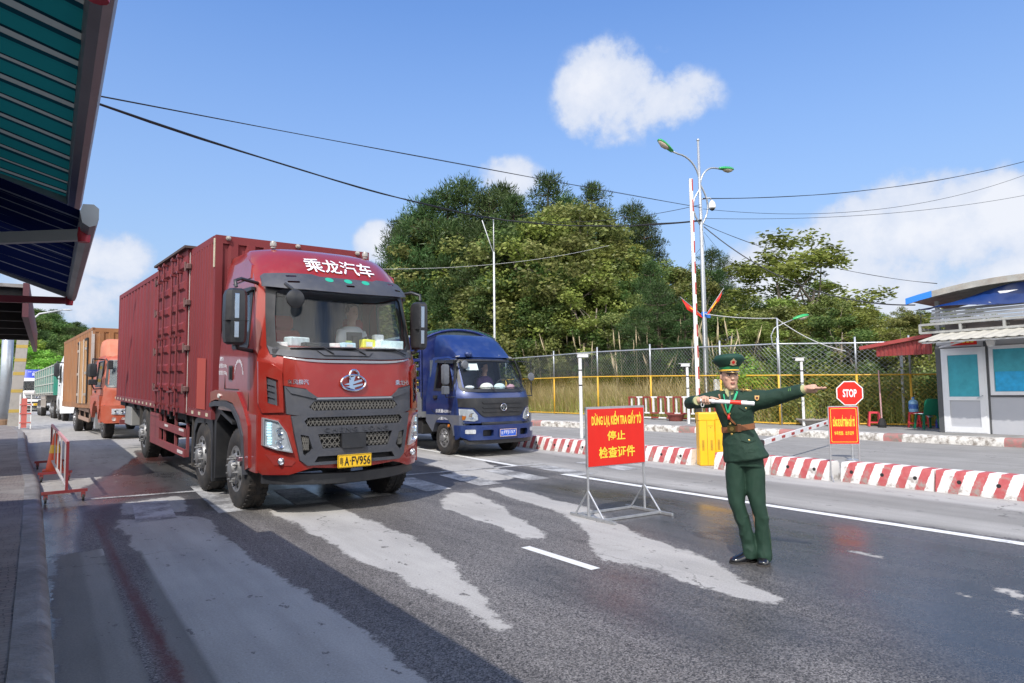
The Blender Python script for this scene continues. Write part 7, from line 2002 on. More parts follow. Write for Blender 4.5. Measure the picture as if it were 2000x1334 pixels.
def stool(loc, rz, label, mt):
 t = empty('plastic_stool', loc, rz, label, 'stool', 'red plastic stools by the booth')
 m = MB(); m.box(-.14, -.14, .425, .14, .14, .45, bev=.01); m.box(-.145, -.145, .39, .145, .145, .43, bev=.006); m.build('seat', mt, t, auto=30)
 for sx in (-1, 1):
  for sy in (-1, 1):
   m = MB(); m.loft([[(sx * a - .025, sy * a - .025, z), (sx * a + .025, sy * a - .025, z), (sx * a + .025, sy * a + .025, z), (sx * a - .025, sy * a + .025, z)] for a, z in ((.155, 0), (.12, .40))]); m.build('leg', mt, t)
 m = MB()
 for s in (-1, 1): m.bar((-.14, s * .145, .12), (.14, s * .145, .12), .015, .04); m.bar((s * .145, -.14, .12), (s * .145, .14, .12), .015, .04)
 m.build('stretcher', mt, t)
pinkred = mat('pink_red_plastic', (.62, .05, .07), .45); redp = mat('red_plastic', (.50, .02, .025), .45)
stool((21.25, 11.35, .23), .6, 'pinkish red plastic stool right of the STOP sign', pinkred)
stool((21.65, 10.35, .22), .5, 'red plastic stool carrying the water bottle', redp)
stool((22.0, 10.25, .22), .3, 'red plastic stool behind the green chair', redp)
t = empty('water_bottle', (21.65, 10.35, .67), 0, 'large blue water bottle standing on the red stool', 'bottle')
wb = mat('bottle_blue', (.22, .42, .62), .15)
m = MB(); m.lathe([(.12, 0), (.13, .02), (.13, .12), (.122, .13), (.13, .14), (.13, .30), (.10, .35), (.035, .38), (.035, .42)], (0, 0, 0), 'z', 20); m.build('bottle', wb, t, auto=40)
m = MB(); m.lathe([(.132, .10), (.132, .24)], (0, 0, 0), 'z', 20, cap=False); m.build('bottle_label', mat('bottle_label_blue', (.05, .14, .42), .4, var=.5, vs=18), t)
m = MB(); m.lathe([(.038, .415), (.038, .45)], (0, 0, 0), 'z', 12); m.build('cap', mat('cap_blue', (.05, .2, .6), .4), t)
def chair():
 t = empty('plastic_chair', (21.2, 9.78, .21), 2.5, 'dark green plastic chair facing left beside the booth door', 'chair')
 g = mat('green_plastic', (.006, .14, .075), .4)
 m = MB(); m.box(-.22, -.22, .40, .22, .22, .43, bev=.012); m.build('seat', g, t, auto=30)
 m = MB(); rings = []
 for z, w, y in ((.42, .20, .20), (.6, .21, .25), (.8, .20, .30), (.88, .14, .32)):
  rings.append([(-w, y, z), (0, y + .05, z), (w, y, z), (w, y + .015, z), (0, y + .065, z), (-w, y + .015, z)])
 m.loft(rings); m.build('backrest', g, t, auto=30)
 for sx in (-1, 1):
  for sy in (-1, 1):
   m = MB(); m.loft([[(sx * a - .025, sy * b - .02, z), (sx * a + .025, sy * b - .02, z), (sx * a + .025, sy * b + .02, z), (sx * a - .025, sy * b + .02, z)] for a, b, z in ((.23, .25, 0), (.19, .19, .41))]); m.build('leg', g, t)
chair()
t = empty('towel', (21.13, 9.83, .645), 0, 'pale cloth draped over the seat of the green chair', 'towel'); m = MB(); m.loft([[(-.16, -.2 + i * .1, .003 + .012 * ((i + j) % 2) - (.10 if i == 0 else 0)) if j == 0 else (-.16 + .08 * j, -.2 + i * .1, .003 + .012 * ((i + j) % 2) - (.10 if i == 0 else 0)) for i in range(5)] for j in range(5)], closed=False); m.build('cloth', mat('pale_towel', (.55, .66, .68), .9), t)
t = empty('bottle_pack', (21.85, 9.72, .21), .4, 'blue shrink-wrapped pack of bottles on the ground under the green chair', 'bottle pack')
m = MB()
for i in range(4):
 for j in range(3): m.lathe([(.035, 0), (.035, .18), (.015, .23), (.015, .25)], (i * .075 - .11, j * .075 - .07, 0), 'z', 8)
m.build('bottles', mat('pack_blue', (.06, .10, .42), .3, var=.5, vs=12), t)
t = empty('leaning_broom', (20.95, 10.95, .2), 0, 'pinkish pole with a dark foot standing by the fence between the stools', 'pole')
m = MB(); m.tube([(0, 0, .1), (-.05, 0, 1.75)], .022, 8); m.build('pole', mat('pink_pole', (.5, .3, .3), .7), t); m = MB(); m.lathe([(.11, 0), (.12, .1), (.09, .25), (.03, .3)], (0, 0, 0), 'z', 12); m.build('foot', dark, t)
# ------------------------------------------------------------ awnings overhead at the left
def stripe_mat(name, cols, period, axis_=1, trans=.35):
 m = bpy.data.materials.new(name); m.use_nodes = True
 nt = m.node_tree; N = nt.nodes; L = nt.links; N.clear()
 out = N.new('ShaderNodeOutputMaterial')
 tc = N.new('ShaderNodeTexCoord'); sx = N.new('ShaderNodeSeparateXYZ'); L.new(tc.outputs['Object'], sx.inputs[0])
 q = N.new('ShaderNodeMath'); q.operation = 'MULTIPLY'; q.inputs[1].default_value = 1 / period; L.new(sx.outputs[axis_], q.inputs[0])
 f = N.new('ShaderNodeMath'); f.operation = 'FRACT'; L.new(q.outputs[0], f.inputs[0])
 r = N.new('ShaderNodeValToRGB'); r.color_ramp.interpolation = 'CONSTANT'
 e = r.color_ramp.elements
 e[0].position = cols[0][0]; e[0].color = (*cols[0][1], 1)
 e[1].position = cols[1][0]; e[1].color = (*cols[1][1], 1)
 for p, c in cols[2:]:
  x = e.new(p); x.color = (*c, 1)
 L.new(f.outputs[0], r.inputs[0])
 d = N.new('ShaderNodeBsdfDiffuse'); tr = N.new('ShaderNodeBsdfTranslucent'); mx = N.new('ShaderNodeMixShader'); mx.inputs[0].default_value = trans
 L.new(r.outputs[0], d.inputs[0]); L.new(r.outputs[0], tr.inputs[0]); L.new(d.outputs[0], mx.inputs[1]); L.new(tr.outputs[0], mx.inputs[2]); L.new(mx.outputs[0], out.inputs[0])
 return m
def awning(label, y0, y1, xf, zf, xb, zb, fm, fabric, arms, ph=0, name='awning', ends=True):
 t = empty(name, (xf, y0, zf), 0, label, 'awning', 'striped folding awnings over the pavement')
 n = 60; m = 10
 vs = []
 for j in range(m + 1):
  for i in range(n + 1):
   u = j / m; y = (y1 - y0) * i / n
   sag = .020 * math.sin(y * 14 + ph + u * 2.2 + math.sin(y * 3)) * (.3 + u) + .012 * math.sin(y * 37 + u * 5) - .10 * math.sin(u * PI) * .6
   vs.append((-.05 + (xb - xf) * u, y, .02 + (zb - zf) * u + sag * 1.0))
 fs = [(j * (n + 1) + i, j * (n + 1) + i + 1, (j + 1) * (n + 1) + i + 1, (j + 1) * (n + 1) + i) for j in range(m) for i in range(n)]
 mb = MB(); mb.add(vs, fs); mb.build('fabric', fabric, t, smooth=True)
 mb = MB(); L_ = y1 - y0
 pr = [(.035, -.06), (.05, -.02), (.05, .05), (.02, .075), (-.04, .07), (-.055, .02), (-.04, -.05), (0, -.075)]
 mb.loft([[(a, y, b) for a, b in pr] for y in (0, L_)]); mb.mat(1)
 mb.lathe([(.03, -.02), (.03, .02)], (0, L_ + .0, 0), 'y', 8)
 mb.build('front_bar', [fm, dark], t, auto=30)
 mb = MB(); mb.bar((0, L_ - .02, -.01), (xb - xf, L_ - .02, zb - zf - .04), .05, .07); mb.build('end_rail', bar_g, t)
 for (ya, yb, ye, col_) in arms:
  mb = MB(); el = Vector(((xb - xf) * .52, yb, -.12)); A = Vector((-.02, ya, -.07)); B = Vector(((xb - xf), ye, zb - zf - .15))
  mb.bar(A, el, .05, .075); am = mb.build('folding_arm', col_, t)
  mb = MB(); mb.bar(el, B, .055, .085); mb.build('upper_arm', col_, am)
  mb = MB(); mb.lathe([(.05, -.05), (.055, 0), (.05, .05)], el, 'z', 12); mb.lathe([(.035, -.05), (.04, 0), (.035, .05)], A, 'z', 10); mb.build('arm_joint', mat('red_joint', (.45, .02, .04), .4), am, auto=40)
 return t
teal_f = stripe_mat('teal_striped_fabric', [(0, (.012, .15, .16)), (.50, (.004, .02, .03)), (.58, (.26, .29, .28)), (.76, (.006, .035, .05)), (.90, (.012, .14, .15))], .30, trans=.16)
navy_f = stripe_mat('navy_striped_fabric', [(0, (.007, .012, .055)), (.82, (.17, .18, .22)), (.90, (.007, .012, .05)), (.97, (.07, .08, .11))], .26, trans=.14)
bar_m_ = mat('pinkish_grey_bar', (.30, .27, .29), .45, .5, dirt=.3)
bar_g = mat('grey_awning_bar', (.30, .32, .34), .4, .6, dirt=.3)
maroon = mat('maroon_arm', (.22, .03, .05), .4, .2)
awning('teal and white striped awning overhead at the upper left corner', -3.2, 6.2, .125, 3.0, -3.2, 4.15, bar_m_, teal_f, [(5.9, 5.4, 3.6, bar_g)], 0)
awning('navy awning with thin pale stripes beyond the teal awning', 5.1, 9.3, .19, 2.66, -3.2, 3.95, bar_g, navy_f, [(.3, 1.5, .2, bar_g), (4.15, 4.1, 2.4, maroon)], 1)
t = empty('shop_roof', (-.42, 12.6, 0), 0, 'dark tin eave with beams beyond the navy awning at the left edge', 'roof')
m = MB(); m.box(-2.6, 0, 3.15, .10, 9.5, 3.20); m.build('roof_sheet', mat('dusty_underside', (.26, .25, .24), .85, var=.3, vs=8), t)
m = MB(); m.box(.06, -.02, 2.70, .14, 9.6, 3.22); m.build('fascia', mat('maroon_fascia', (.10, .03, .04), .5), t)
m = MB()
for k in range(6): m.box(-2.6, .1 + k * 1.8, 2.98, .06, .28 + k * 1.8, 3.149)
m.build('roof_beam', dark, t)
t = empty('shop_front', (-3.3, -3.5, 0), 0, 'shop wall behind the awnings outside the left edge', 'building')
m = MB(); m.box(-.2, 0, .05, 0, 18, 4.0); m.build('wall', mat('shop_wall', (.62, .60, .55), .8, var=.1), t)
m = MB()
for k in range(4): m.box(.0, 1.2 + k * 4.2, .1, .03, 4.2 + k * 4.2, 2.1)
m.each('shutter', mat('shutter_grey', (.5, .52, .54), .5), t)
# ------------------------------------------------------------ overhead wires
wire_m = mat('black_cable', (.02, .02, .022), .6)
wire_p = mat('pale_cable', (.45, .45, .43), .6)
def span(m, a, b, sag, r_=.012, n=18, j=0):
 a = Vector(a); b = Vector(b); P = []
 for i in range(n + 1):
  q = i / n; p = a.lerp(b, q); p.z -= sag * 4 * q * (1 - q) + j * math.sin(q * 23) * .5
  P.append(p)
 m.tube(P, r_, 4, cap=False)
# ------------------------------------------------------------ vegetation
TREES = [(19.4,42.9,11.9,'P'),(19.8,42.5,12.9,'P'),(19.8,40.1,12.9,'P'),(19.9,38.8,13.6,'P'),(20.3,37.2,14.4,'P'),(21.8,37.4,14.8,'P'),(21.7,35.1,13.8,'P'),(24.4,36.8,14.7,'P'),(22.8,33.2,12.8,'P'),(28.0,36.7,15.8,'P'),(27.7,34.7,14.0,'P'),(30.6,35.0,15.3,'P'),(31.4,32.1,13.5,'P'),(31.6,30.9,12.4,'P'),(36.0,29.3,10.5,'P'),(34.9,27.8,8.8,'P'),(24.5,29.7,12.4,'O'),(25.0,28.2,11.4,'O'),(22.3,30.1,10.6,'O'),(25.1,27.0,10.3,'Y'),(27.4,25.6,9.0,'Y'),(27.3,24.6,7.9,'O'),(33.3,28.8,9.4,'D'),(30.0,25.2,7.7,'O'),(33.1,25.5,7.3,'D'),(35.5,26.3,7.3,'O'),(34.4,21.0,7.2,'Y'),(30.9,19.8,6.1,'Y'),(36.3,21.0,6.5,'O'),(33.0,23.2,6.6,'D'),(29.3,19.7,5.6,'Y'),(25.7,18.6,4.8,'O'),(31.9,18.1,4.8,'Y'),(39.8,21.1,5.8,'O'),(45.4,22.1,6.1,'O'),(34.4,17.6,4.3,'Y'),(42.2,19.5,5.4,'D'),(41.3,17.7,4.6,'O'),(25.4,25.7,9.0,'D'),(23.9,23.2,7.4,'P'),(20.9,19.9,5.7,'P'),(21.4,19.1,5.0,'P'),(21.0,21.2,5.0,'P'),(20.2,36.3,11.7,'P'),(20.5,32.6,10.6,'P'),(19.9,40.3,10.4,'P'),(20.8,34.8,10.2,'P'),(19.6,41.7,9.2,'P'),(20.8,30.0,9.9,'P'),(19.4,45.8,8.9,'D'),(19.5,41.1,10.3,'Y'),(19.8,38.5,12.1,'O'),(20.4,37.3,11.6,'Y'),(20.5,34.2,10.8,'O'),(20.5,31.9,10.1,'O'),(21.2,30.2,10.9,'D'),(21.5,29.0,11.1,'Y'),(20.9,26.6,9.4,'O'),(22.8,27.3,10.1,'Y'),(25.1,27.0,9.4,'O'),(25.0,25.8,8.4,'O'),(25.3,24.0,6.9,'O'),(26.5,24.0,6.6,'Y'),(29.3,25.1,5.9,'O'),(29.5,23.6,5.5,'D'),(30.6,23.0,4.5,'D'),(32.6,22.9,5.2,'D'),(33.0,21.9,4.8,'D'),(33.5,21.0,3.9,'Y'),(34.8,20.4,4.4,'D'),(33.5,18.8,3.9,'O'),(38.4,19.8,3.1,'Y'),(36.7,18.1,3.8,'O'),(37.5,17.7,3.2,'O'),(37.4,15.9,3.0,'D'),(19.4,44.6,7.9,'D'),(19.6,42.7,7.5,'O'),(19.8,39.2,9.0,'O'),(20.1,38.1,10.0,'D'),(20.6,36.1,9.8,'O'),(20.9,33.0,9.0,'Y'),(20.7,30.1,8.4,'Y'),(21.2,28.8,8.4,'D'),(20.9,27.2,7.7,'D'),(21.2,26.2,7.4,'D'),(21.5,24.8,7.3,'Y'),(23.1,25.0,6.9,'D'),(22.6,23.1,5.9,'O'),(23.0,21.8,4.7,'D'),(24.1,21.5,3.7,'O'),(26.1,22.1,4.0,'O'),(26.1,20.7,3.1,'O'),(26.0,20.0,3.0,'Y'),(28.5,20.4,3.1,'O'),(28.7,19.1,3.0,'O'),(30.5,19.5,3.1,'D'),(31.5,18.9,3.1,'Y'),(33.2,18.4,3.1,'Y'),(31.5,16.8,3.0,'O'),(32.2,16.2,3.0,'O'),(33.0,15.4,2.9,'D'),(35.5,15.8,3.0,'Y'),(19.2,45.1,3.7,'Y'),(19.7,43.0,5.7,'Y'),(20.1,38.2,6.7,'Y'),(20.2,35.5,7.8,'Y'),(20.6,34.2,6.2,'O'),(20.9,32.3,5.8,'Y'),(20.9,28.9,6.1,'Y'),(20.7,27.0,6.6,'O'),(21.3,25.8,6.1,'O'),(21.3,24.0,5.2,'D'),(21.4,22.8,5.1,'O'),(22.1,21.6,3.6,'Y'),(22.6,21.1,2.7,'O'),(23.4,20.2,2.7,'Y'),(25.7,20.2,2.7,'O'),(24.9,18.9,2.6,'Y'),(27.2,18.7,2.6,'Y'),(28.6,18.4,2.6,'O'),(28.0,17.5,2.6,'Y'),(28.6,16.6,2.6,'Y'),(29.9,16.0,2.6,'O'),(29.9,15.2,2.5,'O'),(32.7,15.2,2.6,'O'),(31.7,13.9,2.5,'Y')]
def leaf_mat(name, c1, c2, sheen=.35, tr=.35, orand=.18):
 m = bpy.data.materials.new(name); m.use_nodes = True
 nt = m.node_tree; N = nt.nodes; L = nt.links; N.clear()
 out = N.new('ShaderNodeOutputMaterial')
 g = N.new('ShaderNodeNewGeometry'); oi = N.new('ShaderNodeObjectInfo')
 mx = N.new('ShaderNodeMix'); mx.data_type = 'RGBA'; mx.inputs[6].default_value = (*c1, 1); mx.inputs[7].default_value = (*c2, 1)
 L.new(g.outputs['Random Per Island'], mx.inputs[0])
 at = N.new('ShaderNodeAttribute'); at.attribute_name = 'clump'
 hs = N.new('ShaderNodeHueSaturation')
 a = N.new('ShaderNodeMath'); a.operation = 'MULTIPLY_ADD'; a.inputs[1].default_value = orand * 2; a.inputs[2].default_value = 1 - orand; L.new(oi.outputs['Random'], a.inputs[0])
 b = N.new('ShaderNodeMath'); b.operation = 'MULTIPLY'; L.new(a.outputs[0], b.inputs[0]); L.new(at.outputs['Fac'], b.inputs[1])
 L.new(b.outputs[0], hs.inputs['Value'])
 h = N.new('ShaderNodeMath'); h.operation = 'MULTIPLY_ADD'; h.inputs[1].default_value = .05; h.inputs[2].default_value = .475; L.new(oi.outputs['Random'], h.inputs[0]); L.new(h.outputs[0], hs.inputs['Hue'])
 L.new(mx.outputs[2], hs.inputs['Color'])
 d = N.new('ShaderNodeBsdfDiffuse'); t = N.new('ShaderNodeBsdfTranslucent'); gl = N.new('ShaderNodeBsdfGlossy'); gl.inputs['Roughness'].default_value = .45
 L.new(hs.outputs[0], d.inputs[0]); L.new(hs.outputs[0], t.inputs[0])
 m1 = N.new('ShaderNodeMixShader'); m1.inputs[0].default_value = tr; L.new(d.outputs[0], m1.inputs[1]); L.new(t.outputs[0], m1.inputs[2])
 m2 = N.new('ShaderNodeMixShader'); m2.inputs[0].default_value = .05 * sheen; L.new(m1.outputs[0], m2.inputs[1]); L.new(gl.outputs[0], m2.inputs[2])
 L.new(m2.outputs[0], out.inputs[0])
 return m
LM = {
 'P': leaf_mat('pine_needles', (.038, .074, .024), (.085, .13, .042), tr=.25),
 'Y': leaf_mat('yellow_green_leaves', (.16, .215, .042), (.28, .31, .078)),
 'O': leaf_mat('olive_leaves', (.125, .16, .042), (.25, .26, .085)),
 'D': leaf_mat('deep_green_leaves', (.07, .13, .035), (.16, .22, .06)),
 'G': leaf_mat('bright_green_leaves', (.15, .30, .04), (.28, .42, .07)),
}
bark = mat('bark', (.10, .075, .055), .9, var=.4, vs=6, bump=.5, bs=20)
bark_p = mat('pale_bark', (.24, .20, .16), .9, var=.3, vs=6)
def leaves_mesh(name, clumps, size, per, seed, kind):
 """clumps: (centre, radius). many small separate leaf faces"""
 r_ = np.random.RandomState(seed)
 V = []; F = []; A = []
 for (c, rad, flat, shade) in clumps:
  n = int(per * (rad / .6) ** 1.6)
  d = r_.normal(size=(n, 3)); d /= np.linalg.norm(d, axis=1)[:, None]
  rr = rad * (r_.rand(n) ** .45)
  P = np.array(c) + d * rr[:, None] * np.array([1, 1, flat])
  if kind == 'P':
   dirn = d * .8 + r_.normal(size=(n, 3)) * .35 + np.array([0, 0, .45]); dirn /= np.linalg.norm(dirn, axis=1)[:, None]
   sd = np.cross(dirn, r_.normal(size=(n, 3))); sd /= np.linalg.norm(sd, axis=1)[:, None]
   ln = size * (1.1 + .9 * r_.rand(n))[:, None]; w = size * .17
   a = P - sd * w; b = P + sd * w; e = P + dirn * ln
   v = np.stack([a, b, e], 1).reshape(-1, 3); k = 3
  else:
   u = r_.normal(size=(n, 3)); u[:, 2] *= .45; u /= np.linalg.norm(u, axis=1)[:, None]
   w = np.cross(u, d + r_.normal(size=(n, 3)) * .6); w /= np.linalg.norm(w, axis=1)[:, None]
   s = size * (.6 + .8 * r_.rand(n))[:, None]
   v = np.stack([P - u * s, P + w * s * .55, P + u * s, P - w * s * .55], 1).reshape(-1, 3); k = 4
  base = sum(len(x) for x in V)
  V.append(v); F.append((np.arange(n * k) + base).reshape(-1, k)); A.append(np.full(n * k, shade))
 V = np.concatenate(V); F = np.concatenate(F); A = np.concatenate(A)
 me = bpy.data.meshes.new(name)
 k = F.shape[1]
 me.vertices.add(len(V)); me.vertices.foreach_set('co', V.astype(np.float32).ravel())
 me.loops.add(F.size); me.loops.foreach_set('vertex_index', F.astype(np.int32).ravel())
 me.polygons.add(len(F)); me.polygons.foreach_set('loop_start', (np.arange(len(F)) * k).astype(np.int32)); me.polygons.foreach_set('loop_total', np.full(len(F), k, np.int32))
 me.update(calc_edges=True)
 at = me.attributes.new('clump', 'FLOAT', 'POINT'); at.data.foreach_set('value', A.astype(np.float32))
 return me
def make_tree(kind, seed, label_=None):
 """prototype tree about 8 m tall: trunk with limbs, crown"""
 r_ = random.Random(seed)
 name = {'P': 'pine_tree', 'Y': 'broadleaf_tree', 'O': 'broadleaf_tree', 'D': 'broadleaf_tree', 'G': 'broadleaf_tree', 'A': 'broadleaf_tree'}[kind]
 t = empty(name)
 clumps = []; m = MB()
 if kind == 'P':
  H_ = 8.0; bend = r_.uniform(-.4, .4)
  m.tube([(0, 0, 0), (bend * .3, 0, 3), (bend, .1, 6), (bend * 1.1, 0, 8)], [.16, .12, .07, .02], 7)
  z = 2.0
  while z < 7.9:
   rad = interp([(2.0, 1.9), (3.5, 2.1), (5.5, 1.6), (7.2, .8), (8, .25)], z) * r_.uniform(.8, 1.15)
   n = 5 if z < 6.5 else 4
   a0 = r_.uniform(0, 6)
   for k in range(n):
    a = a0 + 2 * PI * k / n + r_.uniform(-.4, .4); rr = rad * r_.uniform(.7, 1.1)
    c = (bend * z / 8, 0, z)
    tip = Vector((c[0] + rr * math.cos(a), rr * math.sin(a), z + .35 * rr * r_.uniform(.2, .9)))
    m.tube([c, tuple(Vector(c).lerp(tip, .5) - Vector((0, 0, .05))), tuple(tip)], [.045, .03, .012], 4, cap=False)
    for q in ((.5, .75, 1.0) if rr > 1.1 else (.6, 1.0)):
     p = Vector(c).lerp(tip, q)
     clumps.append((tuple(p + Vector((r_.uniform(-.1, .1), r_.uniform(-.1, .1), .05))), r_.uniform(.34, .52), .6, r_.uniform(.7, 1.25)))
   z += r_.uniform(.42, .60)
  clumps.append(((bend * 1.1, 0, 8.0), .32, 1.3, 1.1)); clumps.append(((bend * 1.1, 0, 7.6), .4, 1, 1.0))
  me = leaves_mesh('crown', clumps, .125, 150, seed, 'P')
  lm = LM['P']
 else:
  H_ = 8.0; W_ = r_.uniform(2.1, 2.8)
  mul = r_.choice((1, 2, 2))
  lm = LM['Y' if kind == 'A' else kind]
  base = []
  for b in range(mul):
   lean = Vector((r_.uniform(-.9, .9), r_.uniform(-.9, .9), 0)) * (.5 if mul == 1 else 1)
   top_ = lean + Vector((0, 0, r_.uniform(5.0, 6.2))); mid = lean * .35 + Vector((r_.uniform(-.2, .2), r_.uniform(-.2, .2), 2.6))
   m.tube([(0, 0, -.2), tuple(mid), tuple(top_)], [.15, .10, .03], 7); base.append((mid, top_))
  nb = 14 if kind != 'A' else 12
  ends = []
  for k in range(nb):
   mid, top_ = base[k % mul]; s = mid.lerp(top_, r_.uniform(0, .8))
   a = r_.uniform(0, 2 * PI); rr = W_ * r_.uniform(.35, .95); z = r_.uniform(2.6, 7.1)
   rr *= interp([(2.2, .75), (4.2, 1), (6.2, .8), (7.6, .35)], z)
   e = Vector((top_.x * .5 + rr * math.cos(a), top_.y * .5 + rr * math.sin(a), max(s.z + .3, z)))
   q = s.lerp(e, .5) + Vector((r_.uniform(-.2, .2), r_.uniform(-.2, .2), .15))
   m.tube([tuple(s), tuple(q), tuple(e)], [.05, .03, .012], 4, cap=False); ends.append(e)
  N_ = 46 if kind != 'A' else 58
  for k in range(N_):
   if k < len(ends): p = ends[k]
   else:
    a = r_.uniform(0, 2 * PI); z = r_.uniform(1.4 if kind != 'A' else 3, 7.7)
    w = W_ * interp([(1.4, .8), (4, 1), (6, .85), (7.2, .5), (7.9, .12)], z) * math.sqrt(r_.random()) * r_.uniform(.8, 1.08)
    p = Vector((w * math.cos(a), w * math.sin(a), z))
   clumps.append((tuple(p), r_.uniform(.42, .82) if kind != 'A' else r_.uniform(.42, .72), .72, r_.uniform(.62, 1.35)))
  me = leaves_mesh('crown', clumps, .088 if kind != 'A' else .085, 165 if kind != 'A' else 130, seed, kind)
 m.build('trunk', bark if kind == 'P' else bark_p, t, smooth=True)
 link('crown', me, lm, t)
 return t
PROTO = {}
for k_, n_ in (('P', 4), ('Y', 3), ('O', 3), ('D', 2), ('G', 2), ('A', 1)):
 PROTO[k_] = [make_tree(k_, 11 + 7 * i + ord(k_)) for i in range(n_)]
used_proto = set()
def plant(kind, X, Y, base, top, label, group, sxy=1.0, minh=1.5):
 pr = rnd.choice(PROTO[kind])
 if pr.name in used_proto:
  tree = {pr.name: [c for c in pr_kids[pr.name]]}
  o = copy_tree(pr, None, tree)
 else:
  pr_kids[pr.name] = kids(pr); used_proto.add(pr.name); o = pr
 h = max(minh, top - base)
 s = h / 8.0
 w = s * sxy * rnd.uniform(.95, 1.2)
 if h < 6: w = max(w, .62)
 o.location = (X, Y, base); o.scale = (w, w, s); o.rotation_euler = (0, 0, rnd.uniform(0, 6.28))
 tag(o, label, 'tree', group)
 return o
pr_kids = {}
ORD = ['first', 'second', 'third', 'fourth', 'fifth', 'sixth', 'seventh', 'eighth', 'ninth', 'tenth', 'eleventh', 'twelfth', 'thirteenth', 'fourteenth', 'fifteenth', 'sixteenth', 'seventeenth', 'eighteenth', 'nineteenth', 'twentieth']
def ordinal(n): return ORD[n] if n < 20 else '%d%s' % (n + 1, {1: 'st', 2: 'nd', 3: 'rd'}.get((n + 1) % 10, 'th'))
def name_in_order(items, rows, fmt):
 """items: (object, depth value); label by row and by place counted from the left"""
 byrow = {}
 for o, dv in items:
  k = 0
  while k < len(rows) - 1 and dv > rows[k][0]: k += 1
  byrow.setdefault((o['group'], rows[k][1]), []).append(o)
 for (g, rn), L_ in byrow.items():
  L_.sort(key=lambda o: math.atan2(o.location.x, o.location.y))
  for i, o in enumerate(L_): o['label'] = fmt(o, ordinal(i), rn)
LB = {'P': 'dark green pine growing on the wooded hill behind the mesh fence', 'Y': 'yellow-green leafy tree on the wooded hill behind the mesh fence', 'O': 'olive green leafy tree on the wooded hill behind the mesh fence', 'D': 'deep green leafy tree on the wooded hill behind the mesh fence'}
GR = {'P': 'pines on the wooded hill', 'Y': 'yellow-green trees on the wooded hill', 'O': 'olive green trees on the wooded hill', 'D': 'deep green trees on the wooded hill'}
hill_items = []
for (X, Y, top, k_) in TREES:
 b = terr(X, Y) - .15
 o = plant(k_, X, Y, b, top, LB[k_], GR[k_], .95 if k_ != 'P' else .85)
 hill_items.append((o, fdist(X, Y)))
NM = {'pines on the wooded hill': 'dark green pine', 'yellow-green trees on the wooded hill': 'yellow-green tree', 'olive green trees on the wooded hill': 'olive green tree', 'deep green trees on the wooded hill': 'deep green tree'}
for (X, Y, top, k_) in ((23.9, 17.3, 4.6, 'Y'), (25.2, 17.6, 5.0, 'O'), (26.3, 17.2, 4.9, 'Y'), (26.6, 15.6, 4.7, 'D'), (27.6, 15.2, 4.6, 'Y'), (28.6, 17.0, 5.6, 'O'), (30.0, 16.2, 5.4, 'Y'), (29.2, 14.2, 4.5, 'O'), (30.8, 14.0, 4.8, 'Y'), (27.8, 18.9, 5.6, 'Y')):
 hill_items.append((plant(k_, X, Y, terr(X, Y) - .15, top, LB[k_], GR[k_], 1.1), fdist(X, Y)))
name_in_order(hill_items, [(5.5, 'in the front row behind the fence'), (9, 'in the second row of the hillside'), (13, 'in the third row of the hillside'), (99, 'along the crest of the hill')], lambda o, n, r_: '%s %s from the left %s' % (n, NM[o['group']], r_))
plant('A', 30.6, 20.1, 1.0, 9.2, 'airy light green tree with pale forked limbs, tallest right of the lamp post', None, 1.5)
far_items = []
for (x, y, top) in ((-3.7, 182.6, 21.2), (-2.3, 181.7, 20.8), (-.4, 180.5, 19.8), (.5, 173.8, 19.6), (1.8, 167.1, 17.5), (2.9, 166.3, 16.8), (4.4, 165.4, 16.4), (5.6, 158.7, 15.0), (6.8, 157.8, 14.5), (9.5, 158, 13.8), (12, 160, 13), (-8, 180, 21), (-12, 178, 21), (-2.6, 134.1, 12.6), (-1.3, 133.3, 11.8), (.8, 131.9, 11.3), (2.7, 124.6, 10.9), (-4.7, 135.5, 12.7), (-6.1, 136.4, 12.7), (6, 130, 10.5), (9, 130, 10), (-9, 140, 13), (-1.5, 150, 15.5), (1.5, 150, 15), (4.2, 148, 14), (7, 145, 12), (-5, 152, 16), (12, 140, 10), (-3, 165, 18.5), (0, 162, 18), (3, 158, 15.8), (-7, 165, 18.5), (15, 135, 9.5)):
 b = max(farhill(x, y), .3)
 b = min(b, top - 6)
 o = plant(rnd.choice('PDD'), x, y, b, top, 'dark tree on the distant hill at the far left behind the trucks', 'dark trees on the distant left hill', 1.3); far_items.append((o, y))
name_in_order(far_items, [(145, 'on the lower slope of the distant left hill'), (999, 'on the upper slope of the distant left hill')], lambda o, n, r_: '%s dark tree from the left %s' % (n, r_))
br_items = []
for (x, y, top) in ((-1.1, 91.1, 7.3), (.1, 86.7, 6.3), (.8, 83.9, 5.9), (-1.7, 92.9, 6.3), (-2.9, 98.3, 9.0), (-2.3, 95.7, 5.9), (-3.8, 99.1, 6.6), (-.3, 89.5, 5.6), (-5.5, 101, 7.5), (2.6, 88, 5.4)):
 br_items.append((plant('G', x, y, .2, top, 'bright green tree', 'bright green trees beyond the queue', 1.25), 0))
name_in_order(br_items, [(9, 'beyond the truck queue')], lambda o, n, r_: '%s bright green tree from the left %s' % (n, r_))
ri_items = []
